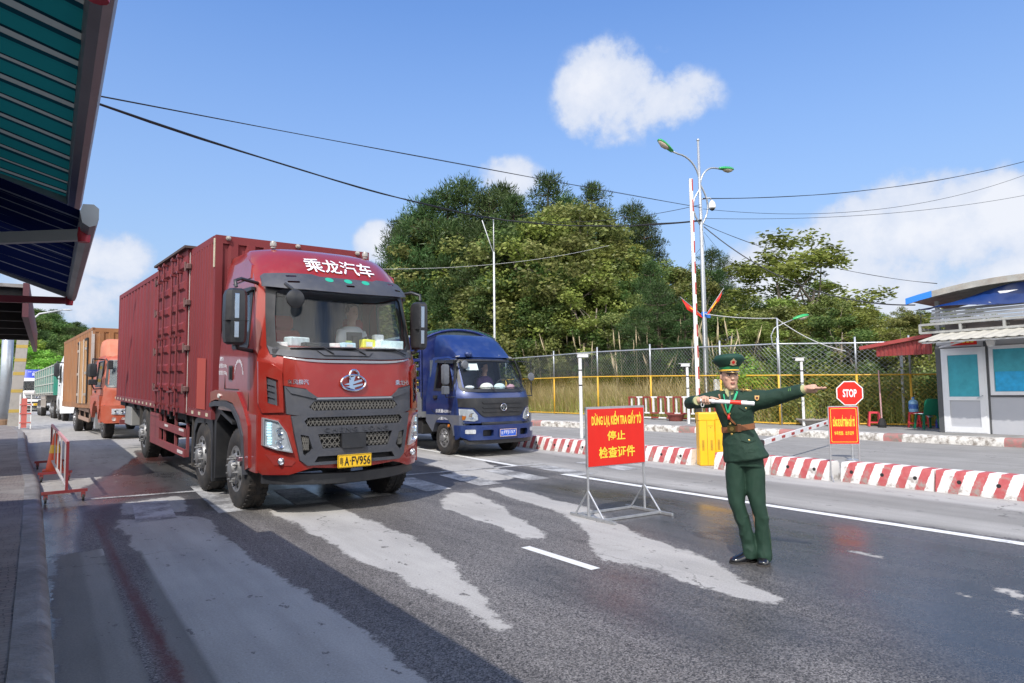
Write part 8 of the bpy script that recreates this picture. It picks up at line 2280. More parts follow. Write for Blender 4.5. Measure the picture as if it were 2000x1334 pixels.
for (x, y, top) in ((114.8, 66.3, 15.4), (119.2, 63.2, 15.9), (123.7, 60.3, 15.1), (126.7, 58.3, 14.6), (130.4, 55.7, 15), (134.1, 53.2, 14.9), (96, 60, 10), (102, 56, 10.5), (108, 52, 11), (112, 58, 12), (117, 54, 12.5), (122, 50, 13), (128, 48, 13), (104, 64, 11.5), (109, 70, 13), (90, 52, 8.5), (98, 48, 9), (112, 44, 10.5), (120, 40, 11), (128, 36, 12), (136, 44, 14.5)):
 b = min(farhill(x, y), top - 5)
 ri_items.append((plant(rnd.choice('YOO'), x, y, b, top, 'small tree', 'trees on the distant right ridge', 1.15), math.hypot(x, y)))
name_in_order(ri_items, [(125, 'low on the ridge left of the booth'), (999, 'atop the ridge left of the booth')], lambda o, n, r_: '%s distant tree from the left %s' % (n, r_))
bu_items = []
def make_bush(kind, seed):
 r_ = random.Random(seed)
 t = empty('bush')
 clumps = []; m = MB()
 for k in range(16):
  a = r_.uniform(0, 2 * PI); w = 1.25 * math.sqrt(r_.random()); z = r_.uniform(.15, 1.9) * (1 - .3 * w)
  p = (w * math.cos(a), w * math.sin(a), z); clumps.append((p, r_.uniform(.32, .60), .8, r_.uniform(.62, 1.3)))
  m.tube([(p[0] * .2, p[1] * .2, -.1), (p[0] * .6, p[1] * .6, z * .6), p], [.025, .018, .008], 4, cap=False)
 m.build('stems', bark_p, t)
 link('foliage', leaves_mesh('foliage', clumps, .058, 210, seed, kind), LM[kind], t)
 return t
BU = [make_bush(k, 50 + i) for i, k in enumerate('YOGDY')]
bk = {b.name: kids(b) for b in BU}; ub = set(); ysF = sorted([(b, a) for a, b in FENCE])
for i in range(78):
 y = 3 + 40 * (i / 78.) + rnd.uniform(-.4, .4); d = rnd.uniform(2.0, 8.5) if i % 3 else rnd.uniform(1.2, 2.4)
 if 18 < y < 34 and d < 2.2: d += 1.6
 x = interp(ysF, y) + d
 pr = BU[rnd.randrange(5)]
 if pr.name in ub: o = copy_tree(pr, None, bk)
 else: o = pr; ub.add(pr.name)
 s = rnd.uniform(.75, 1.35); o.location = (x, y, terr(x, y) - .1); o.scale = (s, s, s * rnd.uniform(.8, 1.35)); o.rotation_euler = (0, 0, rnd.uniform(0, 6))
 tag(o, 'low leafy bush in the undergrowth behind the mesh fence', 'bush', 'bushes behind the mesh fence'); bu_items.append((o, fdist(x, y)))
name_in_order(bu_items, [(2.5, 'right behind the mesh fence'), (5, 'in the second row behind the fence'), (99, 'at the foot of the hillside trees')], lambda o, n, r_: '%s low bush from the left %s' % (n, r_))
def blades(name, n, area, hmin, hmax, wid, seed, mt, lean=.35, zoff=0):
 r_ = np.random.RandomState(seed)
 V = np.zeros((n, 5, 3), np.float32);
 for i in range(n):
  y = area[0] + (area[1] - area[0]) * r_.rand(); d = area[2] + (area[3] - area[2]) * r_.rand() ** 1.3
  x = interp(ysF, y) + d
  nn = pnoise(Vector((x * .5, y * .5, seed)))
  h = hmin + (hmax - hmin) * r_.rand() * (.7 + .6 * max(0, nn + .4))
  a = r_.rand() * 6.283; dx, dy = math.cos(a) * wid, math.sin(a) * wid
  lx, ly = r_.normal() * lean * h, r_.normal() * lean * h
  z = terr(x, y) - .1
  V[i] = [(x - dx, y - dy, z), (x + dx, y + dy, z), (x + dx * .8 + lx * .35, y + dy * .8 + ly * .35, z + h * .62), (x - dx * .8 + lx * .35, y - dy * .8 + ly * .35, z + h * .62), (x + lx, y + ly, z + h)]
 me = bpy.data.meshes.new(name)
 fs = []
 for i in range(n): b = i * 5; fs += [(b, b + 1, b + 2, b + 3), (b + 3, b + 2, b + 4)]
 me.from_pydata([tuple(v) for v in V.reshape(-1, 3).tolist()], [], fs)
 at = me.attributes.new('clump', 'FLOAT', 'POINT'); sh = np.repeat(.6 + .7 * r_.rand(n), 5).astype(np.float32); at.data.foreach_set('value', sh)
 o = link(name, me, mt); return o
gm1 = leaf_mat('grass_green', (.26, .32, .07), (.48, .47, .17), tr=.3); gm2 = leaf_mat('grass_dry', (.50, .43, .22), (.66, .58, .34), tr=.3)
o = blades('grass_bank', 21000, (2, 42, .35, 3.4), .35, 1.25, .014, 3, gm1); tag(o, 'green grass bank growing right behind the mesh fence', 'grass', kind='stuff')
o = blades('dry_grass', 19000, (14, 40, .4, 3.2), .6, 1.7, .012, 5, gm2, .25); tag(o, 'dry straw-coloured grass behind the mesh fence', 'grass', kind='stuff')
m = MB(); r_ = random.Random(9)
for i in range(150):
 y = 16.5 + 20 * r_.random(); x = interp(ysF, y) + .8 + 2.4 * r_.random(); z = terr(x, y) - .1; h = r_.uniform(2.2, 3.7)
 lx, ly = r_.gauss(0, .22), r_.gauss(0, .22)
 m.tube([(x, y, z), (x + lx * .4, y + ly * .4, z + h * .6), (x + lx, y + ly, z + h)], [.008, .007, .005], 3, cap=False)
 m.tube([(x + lx * .82, y + ly * .82, z + h * .82), (x + lx * 1.0, y + ly * 1.0, z + h * .92), (x + lx * 1.25, y + ly * 1.25, z + h * 1.05)], [.008, .035, .006], 4, cap=False)
o = m.build('dry_reeds', mat('straw', (.46, .38, .24), .9, var=.3, vs=4)); tag(o, 'tall dry reeds with pale plumes above the fence behind the blue lorry', 'reeds', kind='stuff')
m = MB(); r_ = random.Random(21)
t = empty('bare_sapling', (23.2, 11.6, .3), 0, 'leaning bare grey sapling behind the fence left of the water bottle', 'tree')
m.tube([(0, 0, 0), (.1, .25, .8), (-.05, .1, 1.4), (.1, -.3, 2.0)], [.04, .03, .02, .01], 5); m.tube([(.08, .2, .85), (.1, .5, 1.4)], [.02, .01], 4); m.build('trunk', bark_p, t)
t = empty('bare_sapling', (22.9, 12.6, .3), 0, 'crooked bare sapling rising behind the fence beside the pink stool', 'tree')
m = MB(); m.tube([(0, 0, 0), (-.1, -.2, .8), (.1, .1, 1.5), (0, .35, 2.1)], [.045, .03, .02, .01], 5); m.tube([(-.05, -.1, .9), (.0, -.45, 1.5)], [.02, .01], 4); m.build('trunk', bark_p, t)
t = empty('roadside_tree', (-3.4, 17.0, .2), 0, 'sparse twigs of a roadside tree poking out beyond the teal awning at top left', 'tree')
m = MB(); m.tube([(0, 0, 0), (.3, 0, 4), (1.2, -.6, 6.6), (2.9, -1.1, 7.4)], [.16, .12, .07, .03], 8)
V0 = Vector((2.9, -1.1, 7.4)); cl = []
for k in range(20):
 a = r_.uniform(.0, 1.5); L_ = r_.uniform(.5, 1.4); e = V0 + Vector((L_ * math.cos(a) * .95, r_.uniform(-.3, .3), L_ * math.sin(a) * 1.05 + .15)); q = V0.lerp(e, .5) + Vector((0, 0, .07))
 m.tube([tuple(V0), tuple(q), tuple(e)], [.014, .008, .004], 4, cap=False)
 for s in range(3):
  f = q.lerp(e, r_.random()); g = f + Vector((r_.uniform(-.2, .3), r_.uniform(-.1, .1), r_.uniform(0, .35))); m.tube([tuple(f), tuple(g)], [.005, .003], 3, cap=False); cl.append((tuple(g), .10, 1, .5))
m.build('trunk', bark, t); link('leaves', leaves_mesh('leaves', cl, .028, 90, 5, 'D'), LM['D'], t)
# ------------------------------------------------------------ cables
def cable(label, pts, r_=.012, mt=wire_m, sags=None, strands=1, name='overhead_cable', group=None):
 t = empty(name, (0, 0, 0), 0, label, 'cable', group)
 m = MB()
 for s in range(strands):
  for i in range(len(pts) - 1):
   o = Vector((0, 0, .014 * s - .02)) if strands > 1 else Vector((0, 0, 0))
   span(m, Vector(pts[i]) + o, Vector(pts[i + 1]) + o * .5, (sags[i] if sags else .3) * (1 + .03 * s), r_, 22, .01 * s)
 m.build('cable', mt, t)
 return t
LPX, LPY = 19.35, 16.2
cable('thick bundled black cable sagging from the lamp post to the left across the sky', [(LPX, LPY, 7.52), (14.5, 22.6, 8.35), (-6, 9.57, 6.44)], .019, sags=[.25, .45], strands=4)
cable('thin double cable running above the thick bundle from the lamp post', [(LPX, LPY, 8.0), (-6, 9.85, 5.25)], .006, sags=[.05], strands=2)
cable('thin cable rising from the bundle to the upper lamp post', [(LPX, LPY, 8.1), (14.9, 22.0, 8.2)], .010, sags=[.3])
cable('upper cable leaving the lamp post to the right towards the sky edge', [(LPX + .1, LPY, 8.35), (36.5, 11.2, 11.6)], .012, sags=[.5], strands=2)
cable('middle cable leaving the lamp post to the right', [(LPX + .1, LPY, 7.95), (36.5, 11.2, 11.1)], .008, sags=[.9])
cable('lower cable leaving the lamp post to the right over the clouds', [(LPX + .1, LPY, 7.6), (36.5, 11.2, 10.0)], .008, sags=[.4])
cable('black cable drooping from the lamp post to the booth roof', [(LPX + .1, LPY, 7.3), (20.3, 9.5, 3.75)], .018, sags=[.75])
cable('thin wire from the lamp post to the far end of the booth roof', [(LPX + .1, LPY, 7.4), (22.6, 9.9, 4.6)], .007, sags=[.35], strands=2)
cable('thin wire fanning down right from the lamp post to the airy tree', [(LPX + .1, LPY, 7.1), (29.5, 17.5, 3.4)], .007, sags=[.6])
cable('pale cable from the blue tie to the low lamp post', [(LPX, LPY, 4.12), (19.63, 13.49, 3.72)], .016, wire_p, [.06])
cable('pale cable from the low lamp post down to the red canopy', [(19.63, 13.49, 3.7), (20.3, 11.6, 2.55)], .014, wire_p, [.15])
cable('steep thin wire dropping right from the lamp post behind the trees', [(LPX, LPY, 7.2), (27.5, 21.5, 3.2)], .007, sags=[.5])
cable('steep thin wire dropping left from the lamp post to the hill', [(LPX, LPY, 6.6), (22.3, 24.5, 2.8)], .008, sags=[.05])
cable('long thin wire crossing in front of the wooded hill', [(20.6, 22.5, 7.9), (5.0, 20.6, 5.3)], .008, wire_p, [.5])
t = empty('white_pole', (14.5, 22.6, .4), 0, 'slim white pole with a forked top rising behind the blue lorry', 'pole')
m = MB(); m.tube([(0, 0, 0), (.03, .0, 6.6)], [.05, .035], 8); m.tube([(.03, 0, 6.5), (.06, .05, 8.0)], .02, 6); m.tube([(.03, 0, 6.5), (-.32, .3, 7.9)], .018, 6); m.build('pole', mat('pale_pole2', (.55, .56, .56), .5), t, smooth=True)
# ------------------------------------------------------------ the officer
from mathutils.bvhtree import BVHTree
def organic(name, mb, voxel, mt, parent, smooth=6, fold=0, fs=(9, 9, 9), seed=0, fz=None):
 """fuse overlapping shapes into one continuous smooth surface, with optional cloth folds"""
 me = mb.me('tmp'); ob = bpy.data.objects.new('tmp', me); col.objects.link(ob)
 md = ob.modifiers.new('r', 'REMESH'); md.mode = 'VOXEL'; md.voxel_size = voxel
 if smooth:
  ms = ob.modifiers.new('s', 'SMOOTH'); ms.iterations = smooth; ms.factor = .5
 dg = bpy.context.evaluated_depsgraph_get()
 m2 = bpy.data.meshes.new_from_object(ob.evaluated_get(dg))
 bpy.data.objects.remove(ob); bpy.data.meshes.remove(me)
 if fold:
  nv = len(m2.vertices); N_ = [v.normal.copy() for v in m2.vertices]
  for v, n in zip(m2.vertices, N_):
   p = v.co; q = Vector((p.x * fs[0] + seed, p.y * fs[1], p.z * fs[2]))
   w = pnoise(q) + .5 * pnoise(q * 2.3)
   r_ = (1 - abs(w)) ** 2 - .45
   k = fz(p) if fz else 1
   v.co = p + n * r_ * fold * k
 m2.update()
 o = link(name, m2, mt, parent, smooth=True)
 bv = BVHTree.FromPolygons([tuple(v.co) for v in m2.vertices], [tuple(p.vertices) for p in m2.polygons])
 return o, bv
def oring(cx, cy, z, rx, ry, n=24, rot=0, p=2.2, tilt=(0, 0)):
 o = []
 for k in range(n):
  a = 2 * PI * k / n; c, s_ = math.cos(a), math.sin(a)
  x = rx * abs(c) ** (2 / p) * (1 if c > 0 else -1); y = ry * abs(s_) ** (2 / p) * (1 if s_ > 0 else -1)
  X = x * math.cos(rot) - y * math.sin(rot); Y = x * math.sin(rot) + y * math.cos(rot)
  o.append((cx + X, cy + Y, z + X * tilt[0] + Y * tilt[1]))
 return o
def officer():
 t = empty('person', (5.02, 3.81, .0), -.9216, 'border officer in green uniform and peaked cap pointing right with one arm', 'person')
 grn = mat('uniform_green', (.008, .033, .019), .78, var=.12, vs=12, bump=.25, bs=260)
 grn2 = mat('trouser_green', (.009, .037, .021), .75, var=.12, vs=10, bump=.2, bs=260)
 khaki = mat('khaki_shirt', (.42, .42, .22), .85); brown = mat('brown_leather', (.26, .10, .04), .45, var=.15, vs=14)
 gold = mat('gold_metal', (.75, .50, .16), .3, .8); lime = mat('piping_green', (.16, .33, .07), .7); lan = mat('lanyard_green', (.01, .36, .16), .6)
 blackl = mat('polished_black_leather', (.008, .008, .010), .16, coat=.6)
 rot = -.32
 m = MB()
 HX, HY, HZ = -.112, -.03, 1.597
 ha = .30
 def hd(x, y, z): return (HX + x * math.cos(ha) - y * math.sin(ha), HY + x * math.sin(ha) + y * math.cos(ha), HZ + z)
 rings = []
 for z, rx, ry, cy in ((-.122, .020, .024, -.052), (-.112, .034, .042, -.040), (-.092, .046, .060, -.026), (-.062, .057, .078, -.010), (-.03, .063, .086, -.004), (0, .067, .090, 0), (.03, .069, .094, .002), (.06, .069, .096, .004), (.09, .060, .085, .006), (.112, .038, .055, .008)):
  rings.append([hd(*p) for p in oring(0, cy, z, rx, ry, p=2.25)])
 m.loft(rings)
 m.loft([[hd(*p) for p in ((-.006, -.086, .022), (.006, -.086, .022), (.006, -.07, .022), (-.006, -.07, .022))], [hd(*p) for p in ((-.009, -.104, -.012), (.009, -.104, -.012), (.010, -.075, -.01), (-.010, -.075, -.01))],
   [hd(*p) for p in ((-.012, -.112, -.030), (.012, -.112, -.030), (.016, -.078, -.030), (-.016, -.078, -.030))], [hd(*p) for p in ((-.007, -.098, -.040), (.007, -.098, -.040), (.010, -.075, -.04), (-.010, -.075, -.04))]])
 for s in (-1, 1):
  m.sphere(hd(s * .071, .012, -.008), (.010, .017, .028), 10, 8)
  m.sphere(hd(s * .026, -.078, .028), (.022, .012, .008), 10, 6)      # brow
  m.sphere(hd(s * .036, -.064, -.020), (.022, .015, .022), 12, 8)     # cheek
 m.sphere(hd(0, -.088, -.055), (.020, .010, .006), 10, 6); m.sphere(hd(0, -.087, -.066), (.016, .009, .006), 10, 6)
 m.sphere(hd(0, -.078, -.098), (.018, .014, .014), 10, 6)
 m.tube([(-.105, .0, 1.53), (-.095, .012, 1.46), (-.085, .02, 1.40)], [.052, .054, .075], 16)
 m.loft([oring(-.08, .02, 1.40, .16, .08, rot=rot), oring(-.08, 0, 1.28, .14, .10, rot=rot), oring(-.06, 0, 1.14, .12, .085, rot=rot), oring(-.03, 0, .98, .15, .11, rot=rot), oring(-.01, 0, .88, .14, .10, rot=rot)])
 SR_, ER, WR = (-.215, .03, 1.405), (-.455, -.01, 1.362), (-.375, -.235, 1.388)
 SL_, EL_, WL = (.085, -.04, 1.405), (.31, -.14, 1.425), (.475, -.225, 1.474)
 m.tube([SR_, ER], [.05, .038], 12); m.tube([ER, WR], [.038, .027], 12); m.tube([SL_, EL_], [.05, .038], 12); m.tube([EL_, WL], [.038, .027], 12)
 for P, Rr in (([(-.08, 0, .88), (-.078, -.01, .5), (.004, .02, .08)], [.085, .055, .036]), ([(.05, 0, .88), (.075, -.02, .5), (.112, .0, .08)], [.085, .055, .036])): m.tube(P, Rr, 14)
 w = Vector(WL); d = Vector((.83, -.42, .06)).normalized(); sd = Vector((-.40, -.80, .10)).normalized()   # sd: across the palm towards the viewer
 up = d.cross(sd).normalized()
 m.tube([w, w + d * .03, w + d * .07, w + d * .095], [.029, .033, .037, .032], 12)
 for k, (off, L_, ang) in enumerate(((.034, .076, .22), (.0115, .088, .07), (-.0115, .084, -.07), (-.033, .068, -.22))):
  b = w + d * .085 + sd * off; dk = (d + sd * ang * .8 + up * (.10 - .05 * k)).normalized()
  m.tube([b - dk * .02, b + dk * L_ * .42, b + dk * L_ * .75 + up * .002, b + dk * L_ - up * .003 + Vector((0, 0, .003 * (2 - k)))], [.0125, .0112, .0102, .0078], 8)
 b = w + d * .035 + sd * .026
 m.tube([b, b + d * .03 + sd * .020 - Vector((0, 0, .006)), b + d * .062 + sd * .024 - Vector((0, 0, .008))], [.0125, .0105, .0075], 8)
 B0, B1 = Vector((-.352, -.272, 1.392)), Vector((.082, -.315, 1.362)); bd = (B1 - B0).normalized()
 w = Vector(WR); pc = Vector((-.318, -.248, 1.402))
 m.tube([w, w.lerp(pc, .5), pc, pc + bd * .025], [.027, .030, .031, .024], 12)
 for k in range(4):
  c = B0 + bd * (.022 + k * .0205)
  r0 = .029 - .002 * (k in (0, 3))
  P = []
  for a in (60, 105, 150, 200, 245): P.append(c + Vector((0, math.cos(R(a)) * r0, math.sin(R(a)) * r0)) + bd * (.004 * k * (a - 60) / 185))
  if k == 3: P = [c + Vector((0, .006, .028)), c + bd * .022 + Vector((0, -.004, .027)), c + bd * .050 + Vector((0, -.012, .022)), c + bd * .072 + Vector((0, -.016, .016))]
  m.tube(P, [.0105, .0098, .0090, .0082, .0068][:len(P)], 8)
 c = B0 + bd * .02
 m.tube([pc + Vector((-.02, .0, -.018)), c + Vector((.01, .012, -.026)), c + bd * .035 + Vector((0, -.004, -.027)), c + bd * .062 + Vector((0, -.012, -.022))], [.013, .0115, .010, .0075], 8)
 bod, _ = organic('body', m, .0045, skin_m, t, 3)
 m = MB()
 for s in (-1, 1): m.sphere(hd(s * .029, -.0850, .004), (.0125, .0065, .0052), 10, 6)
 m.mat(1)
 for s in (-1, 1): m.sphere(hd(s * .029 + .003, -.0905, .004), (.0055, .0030, .0050), 8, 6)
 m.build('eyes', [mat('eye_white', (.55, .52, .5), .4), hair_m], t, smooth=True)
 m = MB()
 for s in (-1, 1): m.tube([hd(s * .012, -.0985, .019), hd(s * .03, -.0965, .024), hd(s * .052, -.082, .019)], [.0034, .0042, .0025], 6); m.tube([hd(s * .016, -.0905, .0085), hd(s * .029, -.0925, .0112), hd(s * .043, -.0865, .0075)], .0022, 5)
 m.build('eyebrows', hair_m, t)
 m = MB(); m.tube([hd(-.021, -.0905, -.061), hd(-.008, -.0985, -.0575), hd(0, -.0985, -.0590), hd(.008, -.0985, -.0575), hd(.021, -.0905, -.061)], [.0015, .0042, .004, .0042, .0015], 6); m.tube([hd(-.015, -.093, -.0665), hd(0, -.097, -.068), hd(.015, -.093, -.0665)], [.002, .0045, .002], 6)
 m.build('lips', mat('lips', (.36, .13, .11), .5), t, smooth=True)
 m = MB(); rings = []
 for z, rx, ry, cy in ((-.035, .058, .06, .035), (0, .0705, .072, .027), (.03, .073, .085, .018), (.05, .0735, .0985, .008), (.08, .070, .098, .008)):
  rings.append([hd(*p) for p in oring(0, cy, z, rx, ry)])
 m.loft(rings); m.build('hair', hair_m, t, smooth=True)
 m = MB()
 m.loft([oring(-.025, 0, 1.0, .145, .115, rot=rot), oring(-.018, 0, .9, .155, .12, rot=rot), oring(-.008, 0, .82, .155, .115, rot=rot)])
 m.loft([oring(-.075, .0, .90, .085, .105), oring(-.088, 0, .75, .088, .10), oring(-.090, -.005, .60, .080, .09), oring(-.090, -.015, .50, .066, .080), oring(-.060, -.01, .40, .060, .076), oring(-.030, .0, .28, .057, .072), oring(.0, .012, .16, .060, .070), oring(.004, .010, .085, .062, .080), oring(.002, .008, .038, .058, .078)])
 m.loft([oring(.045, .0, .90, .095, .105), oring(.062, 0, .75, .090, .10), oring(.068, -.01, .60, .080, .09), oring(.080, -.02, .50, .064, .080), oring(.100, -.015, .40, .059, .076), oring(.110, .0, .28, .058, .073), oring(.112, .005, .16, .062, .074), oring(.115, .000, .07, .062, .086), oring(.115, -.002, .028, .058, .084)])
 tr, tbv = organic('trousers', m, .007, grn2, t, 4, .0045, (11, 9, 5), 3, lambda p: 2.6 if p.z < .40 else 1.0)
 def sp(bv, x, z, off=.003, y0=-1.0, dirv=(0, 1, 0)):
  r_ = bv.ray_cast(Vector((x, y0, z)), Vector(dirv))
  if r_[0] is None: return None
  return r_[0] - Vector(dirv) * off
 def line(bv, pts, w, off=.004, sub=10):
  """a flat strip laid over the surface, pts in x,z"""
  L1 = []; L2 = []; L3 = []
  for (a, b) in zip(pts, pts[1:]):
   for i in range(sub):
    q = i / sub; x, z = a[0] + (b[0] - a[0]) * q, a[1] + (b[1] - a[1]) * q
    n = Vector((b[1] - a[1], -(b[0] - a[0]))).normalized() * w / 2
    p1 = sp(bv, x - n.x, z - n.y, off); p2 = sp(bv, x + n.x, z + n.y, off)
    if p1 and p2: L1.append(p1); L2.append(p2)
  mm = MB()
  if len(L1) > 1:
   mm.loft([L1, L2], closed=False)
   mm.loft([[p + Vector((0, .006, 0)) for p in L1], L1], closed=False); mm.loft([L2, [p + Vector((0, .006, 0)) for p in L2]], closed=False)
  return mm
 pp = []
 for z in np.arange(.10, .90, .02):
  r_ = tbv.ray_cast(Vector((1, -.035, z)), Vector((-1, 0, 0)))
  if r_[0]: pp.append(r_[0] + Vector((.001, 0, 0)))
 m = MB(); m.loft([[p + Vector((.001, -.006, 0)) for p in pp], [p + Vector((.002, .008, 0)) for p in pp]], closed=False); m.build('trouser_piping', lime, tr)
 m = MB()
 m.loft([oring(-.100, .008, 1.475, .070, .062, rot=rot), oring(-.092, .01, 1.452, .125, .075, rot=rot, tilt=(-.12, 0)), oring(-.085, .008, 1.425, .175, .095, rot=rot), oring(-.08, .0, 1.36, .176, .115, rot=rot), oring(-.076, -.008, 1.28, .160, .122, rot=rot), oring(-.066, -.003, 1.20, .142, .110, rot=rot), oring(-.057, .0, 1.145, .134, .100, rot=rot),
   oring(-.045, 0, 1.09, .146, .112, rot=rot), oring(-.025, 0, 1.0, .168, .135, rot=rot), oring(-.005, 0, .93, .185, .148, rot=rot), oring(.002, 0, .885, .192, .152, rot=rot, tilt=(.16, 0)), oring(.002, 0, .870, .180, .140, rot=rot, tilt=(.16, 0))])
 m.tube([(-.19, .02, 1.405), (-.26, .02, 1.392), (-.36, .0, 1.378), ER], [.080, .072, .062, .052], 18); m.tube([ER, (-.43, -.10, 1.372), (-.392, -.20, 1.384), (-.384, -.222, 1.386)], [.053, .054, .048, .045], 18)
 m.sphere(ER, .053, 12, 8)
 m.tube([(.03, -.02, 1.37), (.10, -.045, 1.385), (.20, -.09, 1.398), EL_], [.105, .092, .074, .064], 18); m.tube([EL_, (.39, -.18, 1.447), (.455, -.215, 1.468), (.462, -.219, 1.470)], [.063, .056, .049, .047], 18)
 m.sphere((.055, -.035, 1.425), (.07, .06, .045), 12, 8)
 jk, jbv = organic('jacket', m, .0065, grn, t, 5, .0042, (7, 9, 8), 8, lambda p: 1.4 if (abs(p.x + .08) > .2 and p.z > 1.25) or p.z < 1.1 else .9)
 m = MB(); m.loft([oring(-.105, .0, 1.462, .064, .060, rot=rot), oring(-.108, -.002, 1.492, .060, .058, rot=rot)], cap=False)
 m.poly([(-.150, 1.485), (-.118, 1.495), (-.108, 1.44), (-.125, 1.41), (-.150, 1.45)], lambda u, v, d: (u, -.082 - d, v), off=0, thick=.01)
 m.poly([(-.112, 1.495), (-.075, 1.485), (-.085, 1.44), (-.105, 1.42)], lambda u, v, d: (u, -.080 - d, v), off=0, thick=.01)
 m.build('shirt_collar', khaki, t, auto=40)
 m = MB(); m.poly([(-.122, 1.462), (-.104, 1.462), (-.108, 1.44), (-.098, 1.36), (-.110, 1.345), (-.124, 1.36), (-.118, 1.44)], lambda u, v, d: (u, (sp(jbv, u, min(v, 1.42)) or Vector((0, -.1, 0))).y - .004 - d, v), off=.001, thick=.008); m.build('tie', mat('grey_green_tie', (.06, .09, .08), .7), t)
 for pts in ([(-.165, 1.47), (-.178, 1.42), (-.150, 1.36), (-.125, 1.30), (-.135, 1.38), (-.148, 1.43)], [(-.075, 1.475), (-.045, 1.43), (-.07, 1.37), (-.115, 1.30), (-.100, 1.38), (-.085, 1.43)]):
  m = MB(); m.poly(pts, lambda u, v, d: (u, (sp(jbv, u, min(v, 1.44)) or Vector((0, -.07, 0))).y - .005 - d, v), off=.002, thick=.006, step=.02); m.build('lapel', grn, jk, auto=30)
 m = line(jbv, [(-.125, 1.30), (-.128, 1.17)], .006, .002); m.build('front_edge', grn, jk)
 m = line(jbv, [(-.100, 1.08), (-.082, .875)], .007, .003); m.build('front_edge', grn, jk)
 for (x0, z0, x1, z1) in ((-.045, 1.355, .055, 1.30), (-.035, 1.075, .085, 1.035)):
  pts = [(x0, z0), (x1, z0), (x1, z0 - .03), ((x0 + x1) / 2, z1 - .008), (x0, z0 - .03)]
  m = MB(); m.poly(pts, lambda u, v, d: (u, (sp(jbv, u, v) or Vector((0, 0, 0))).y - .003 - d, v), off=.002, thick=.007, step=.02); m.build('pocket_flap', grn, jk, auto=30)
 m = line(jbv, [(-.03, 1.03), (-.015, .945), (.075, .955), (.085, 1.03)], .005, .0035); m.build('pocket_outline', grn2, jk)
 for (x, z) in ((-.122, 1.272), (-.120, 1.185), (-.108, 1.098), (.012, 1.318), (.028, 1.046)):
  p = sp(jbv, x, z, .004)
  if p: m = MB(); m.lathe([(.011, .003), (.0105, -.002), (.004, -.004)], p, 'y', 12); m.build('button', gold, jk, smooth=True)
 n = 40; P1 = []; P2 = []
 for k in range(n):
  a = 2 * PI * k / n; dx, dy = math.cos(a), math.sin(a)
  for z, PP in ((1.122, P1), (1.170, P2)):
   zz = z + .02 * dx
   o = Vector((-.057 + dx * .6, dy * .6, zz)); r_ = jbv.ray_cast(o, Vector((-dx, -dy, 0)))
   q = r_[0] if r_[0] else Vector((-.057 + dx * .13, dy * .1, zz)); PP.append(Vector((q.x, q.y, zz)) + Vector((dx, dy, 0)) * .008)
 mid1 = [p - Vector((0, 0, 0)) for p in P1]
 c0 = Vector((-.057, 0, 0)); inn = lambda PP: [p + (Vector((c0.x, c0.y, p.z)) - p).normalized() * .02 for p in PP]
 m = MB(); m.loft([inn(P1), P1, P2, inn(P2)], cap=False); bl = m.build('belt', brown, t, auto=50)
 px_, pz_ = -.108, 1.142
 q = sp(jbv, px_, pz_, .012)
 m = MB(); m.poly(rrect(px_ - .036, pz_ - .028, px_ + .030, pz_ + .026, .005), lambda u, v, d: (u, q.y - d + (u - px_) * -.25, v), off=.008, thick=.010); m.mat(1)
 m.poly(circ(px_, pz_, .017, 12), lambda u, v, d: (u, q.y - d + (u - px_) * -.25, v), off=.012, thick=.005); m.build('belt_buckle', [mat('dark_brass', (.22, .17, .06), .35, .7), gold], bl, auto=30)
 m = MB(); q = sp(jbv, -.045, 1.15, .012); m.box(-.062, q.y - .008, 1.118, -.030, q.y + .006, 1.182, bev=.003); m.build('belt_keeper', brown, bl)
 for dz in (0, -.012):
  m = line(jbv, [(-.205, 1.44), (-.185, 1.36), (-.160, 1.29 + dz), (-.105, 1.215 + dz), (-.070, 1.175)], .014 if dz == 0 else .006, .007); m.build('shoulder_strap', brown, bl)
 m = line(jbv, [(-.165, 1.44), (-.148, 1.33), (-.135, 1.275)], .010, .017); m.build('lanyard', lan, t)
 m = line(jbv, [(-.052, 1.462), (-.075, 1.40), (-.105, 1.35), (-.132, 1.275)], .017, .019); m.build('lanyard', lan, t)
 q = sp(jbv, -.128, 1.24, .020); m = MB(); m.tube([q + Vector((0, 0, .025)), q, q - Vector((.0, 0, .018))], [.006, .013, .010], 10); m.build('red_toggle', mat('red_toggle', (.7, .02, .02), .4), t, smooth=True)
 ep = mat('epaulette', (.20, .13, .06), .5)
 for (a, b) in (((-.135, -.0, 1.474), (-.225, .02, 1.455)), ((-.02, -.035, 1.478), (.075, -.06, 1.462))):
  a = Vector(a); b = Vector(b); m = MB(); m.bar(a, b, .050, .010); e_ = m.build('epaulette', ep, t)
  m = MB()
  for k in range(4): m.sphere(tuple(a.lerp(b, .2 + .2 * k) + Vector((0, -.012, .006))), .006, 8, 5)
  for s in (-1, 1): dd = (b - a).cross(Vector((0, 0, 1))).normalized() * .023 * s; m.bar(a + dd + Vector((0, 0, .006)), b + dd + Vector((0, 0, .006)), .004, .004)
  m.build('rank_stars', gold, e_, smooth=True)
 m = line(jbv, [(-.048, 1.375), (.035, 1.382)], .013, .006, 12); m.build('ribbon_bar', mat('ribbon', (.25, .26, .24), .5, var=.6, vs=60), jk)
 m = MB(); m.poly([(.088, 1.425), (.125, 1.425), (.120, 1.392), (.104, 1.382), (.088, 1.395)], lambda u, v, d: (u, (sp(jbv, u, v) or Vector((0, -.12, 0))).y - .002 - d, v), off=.003, thick=.004, step=.01); m.mat(1)
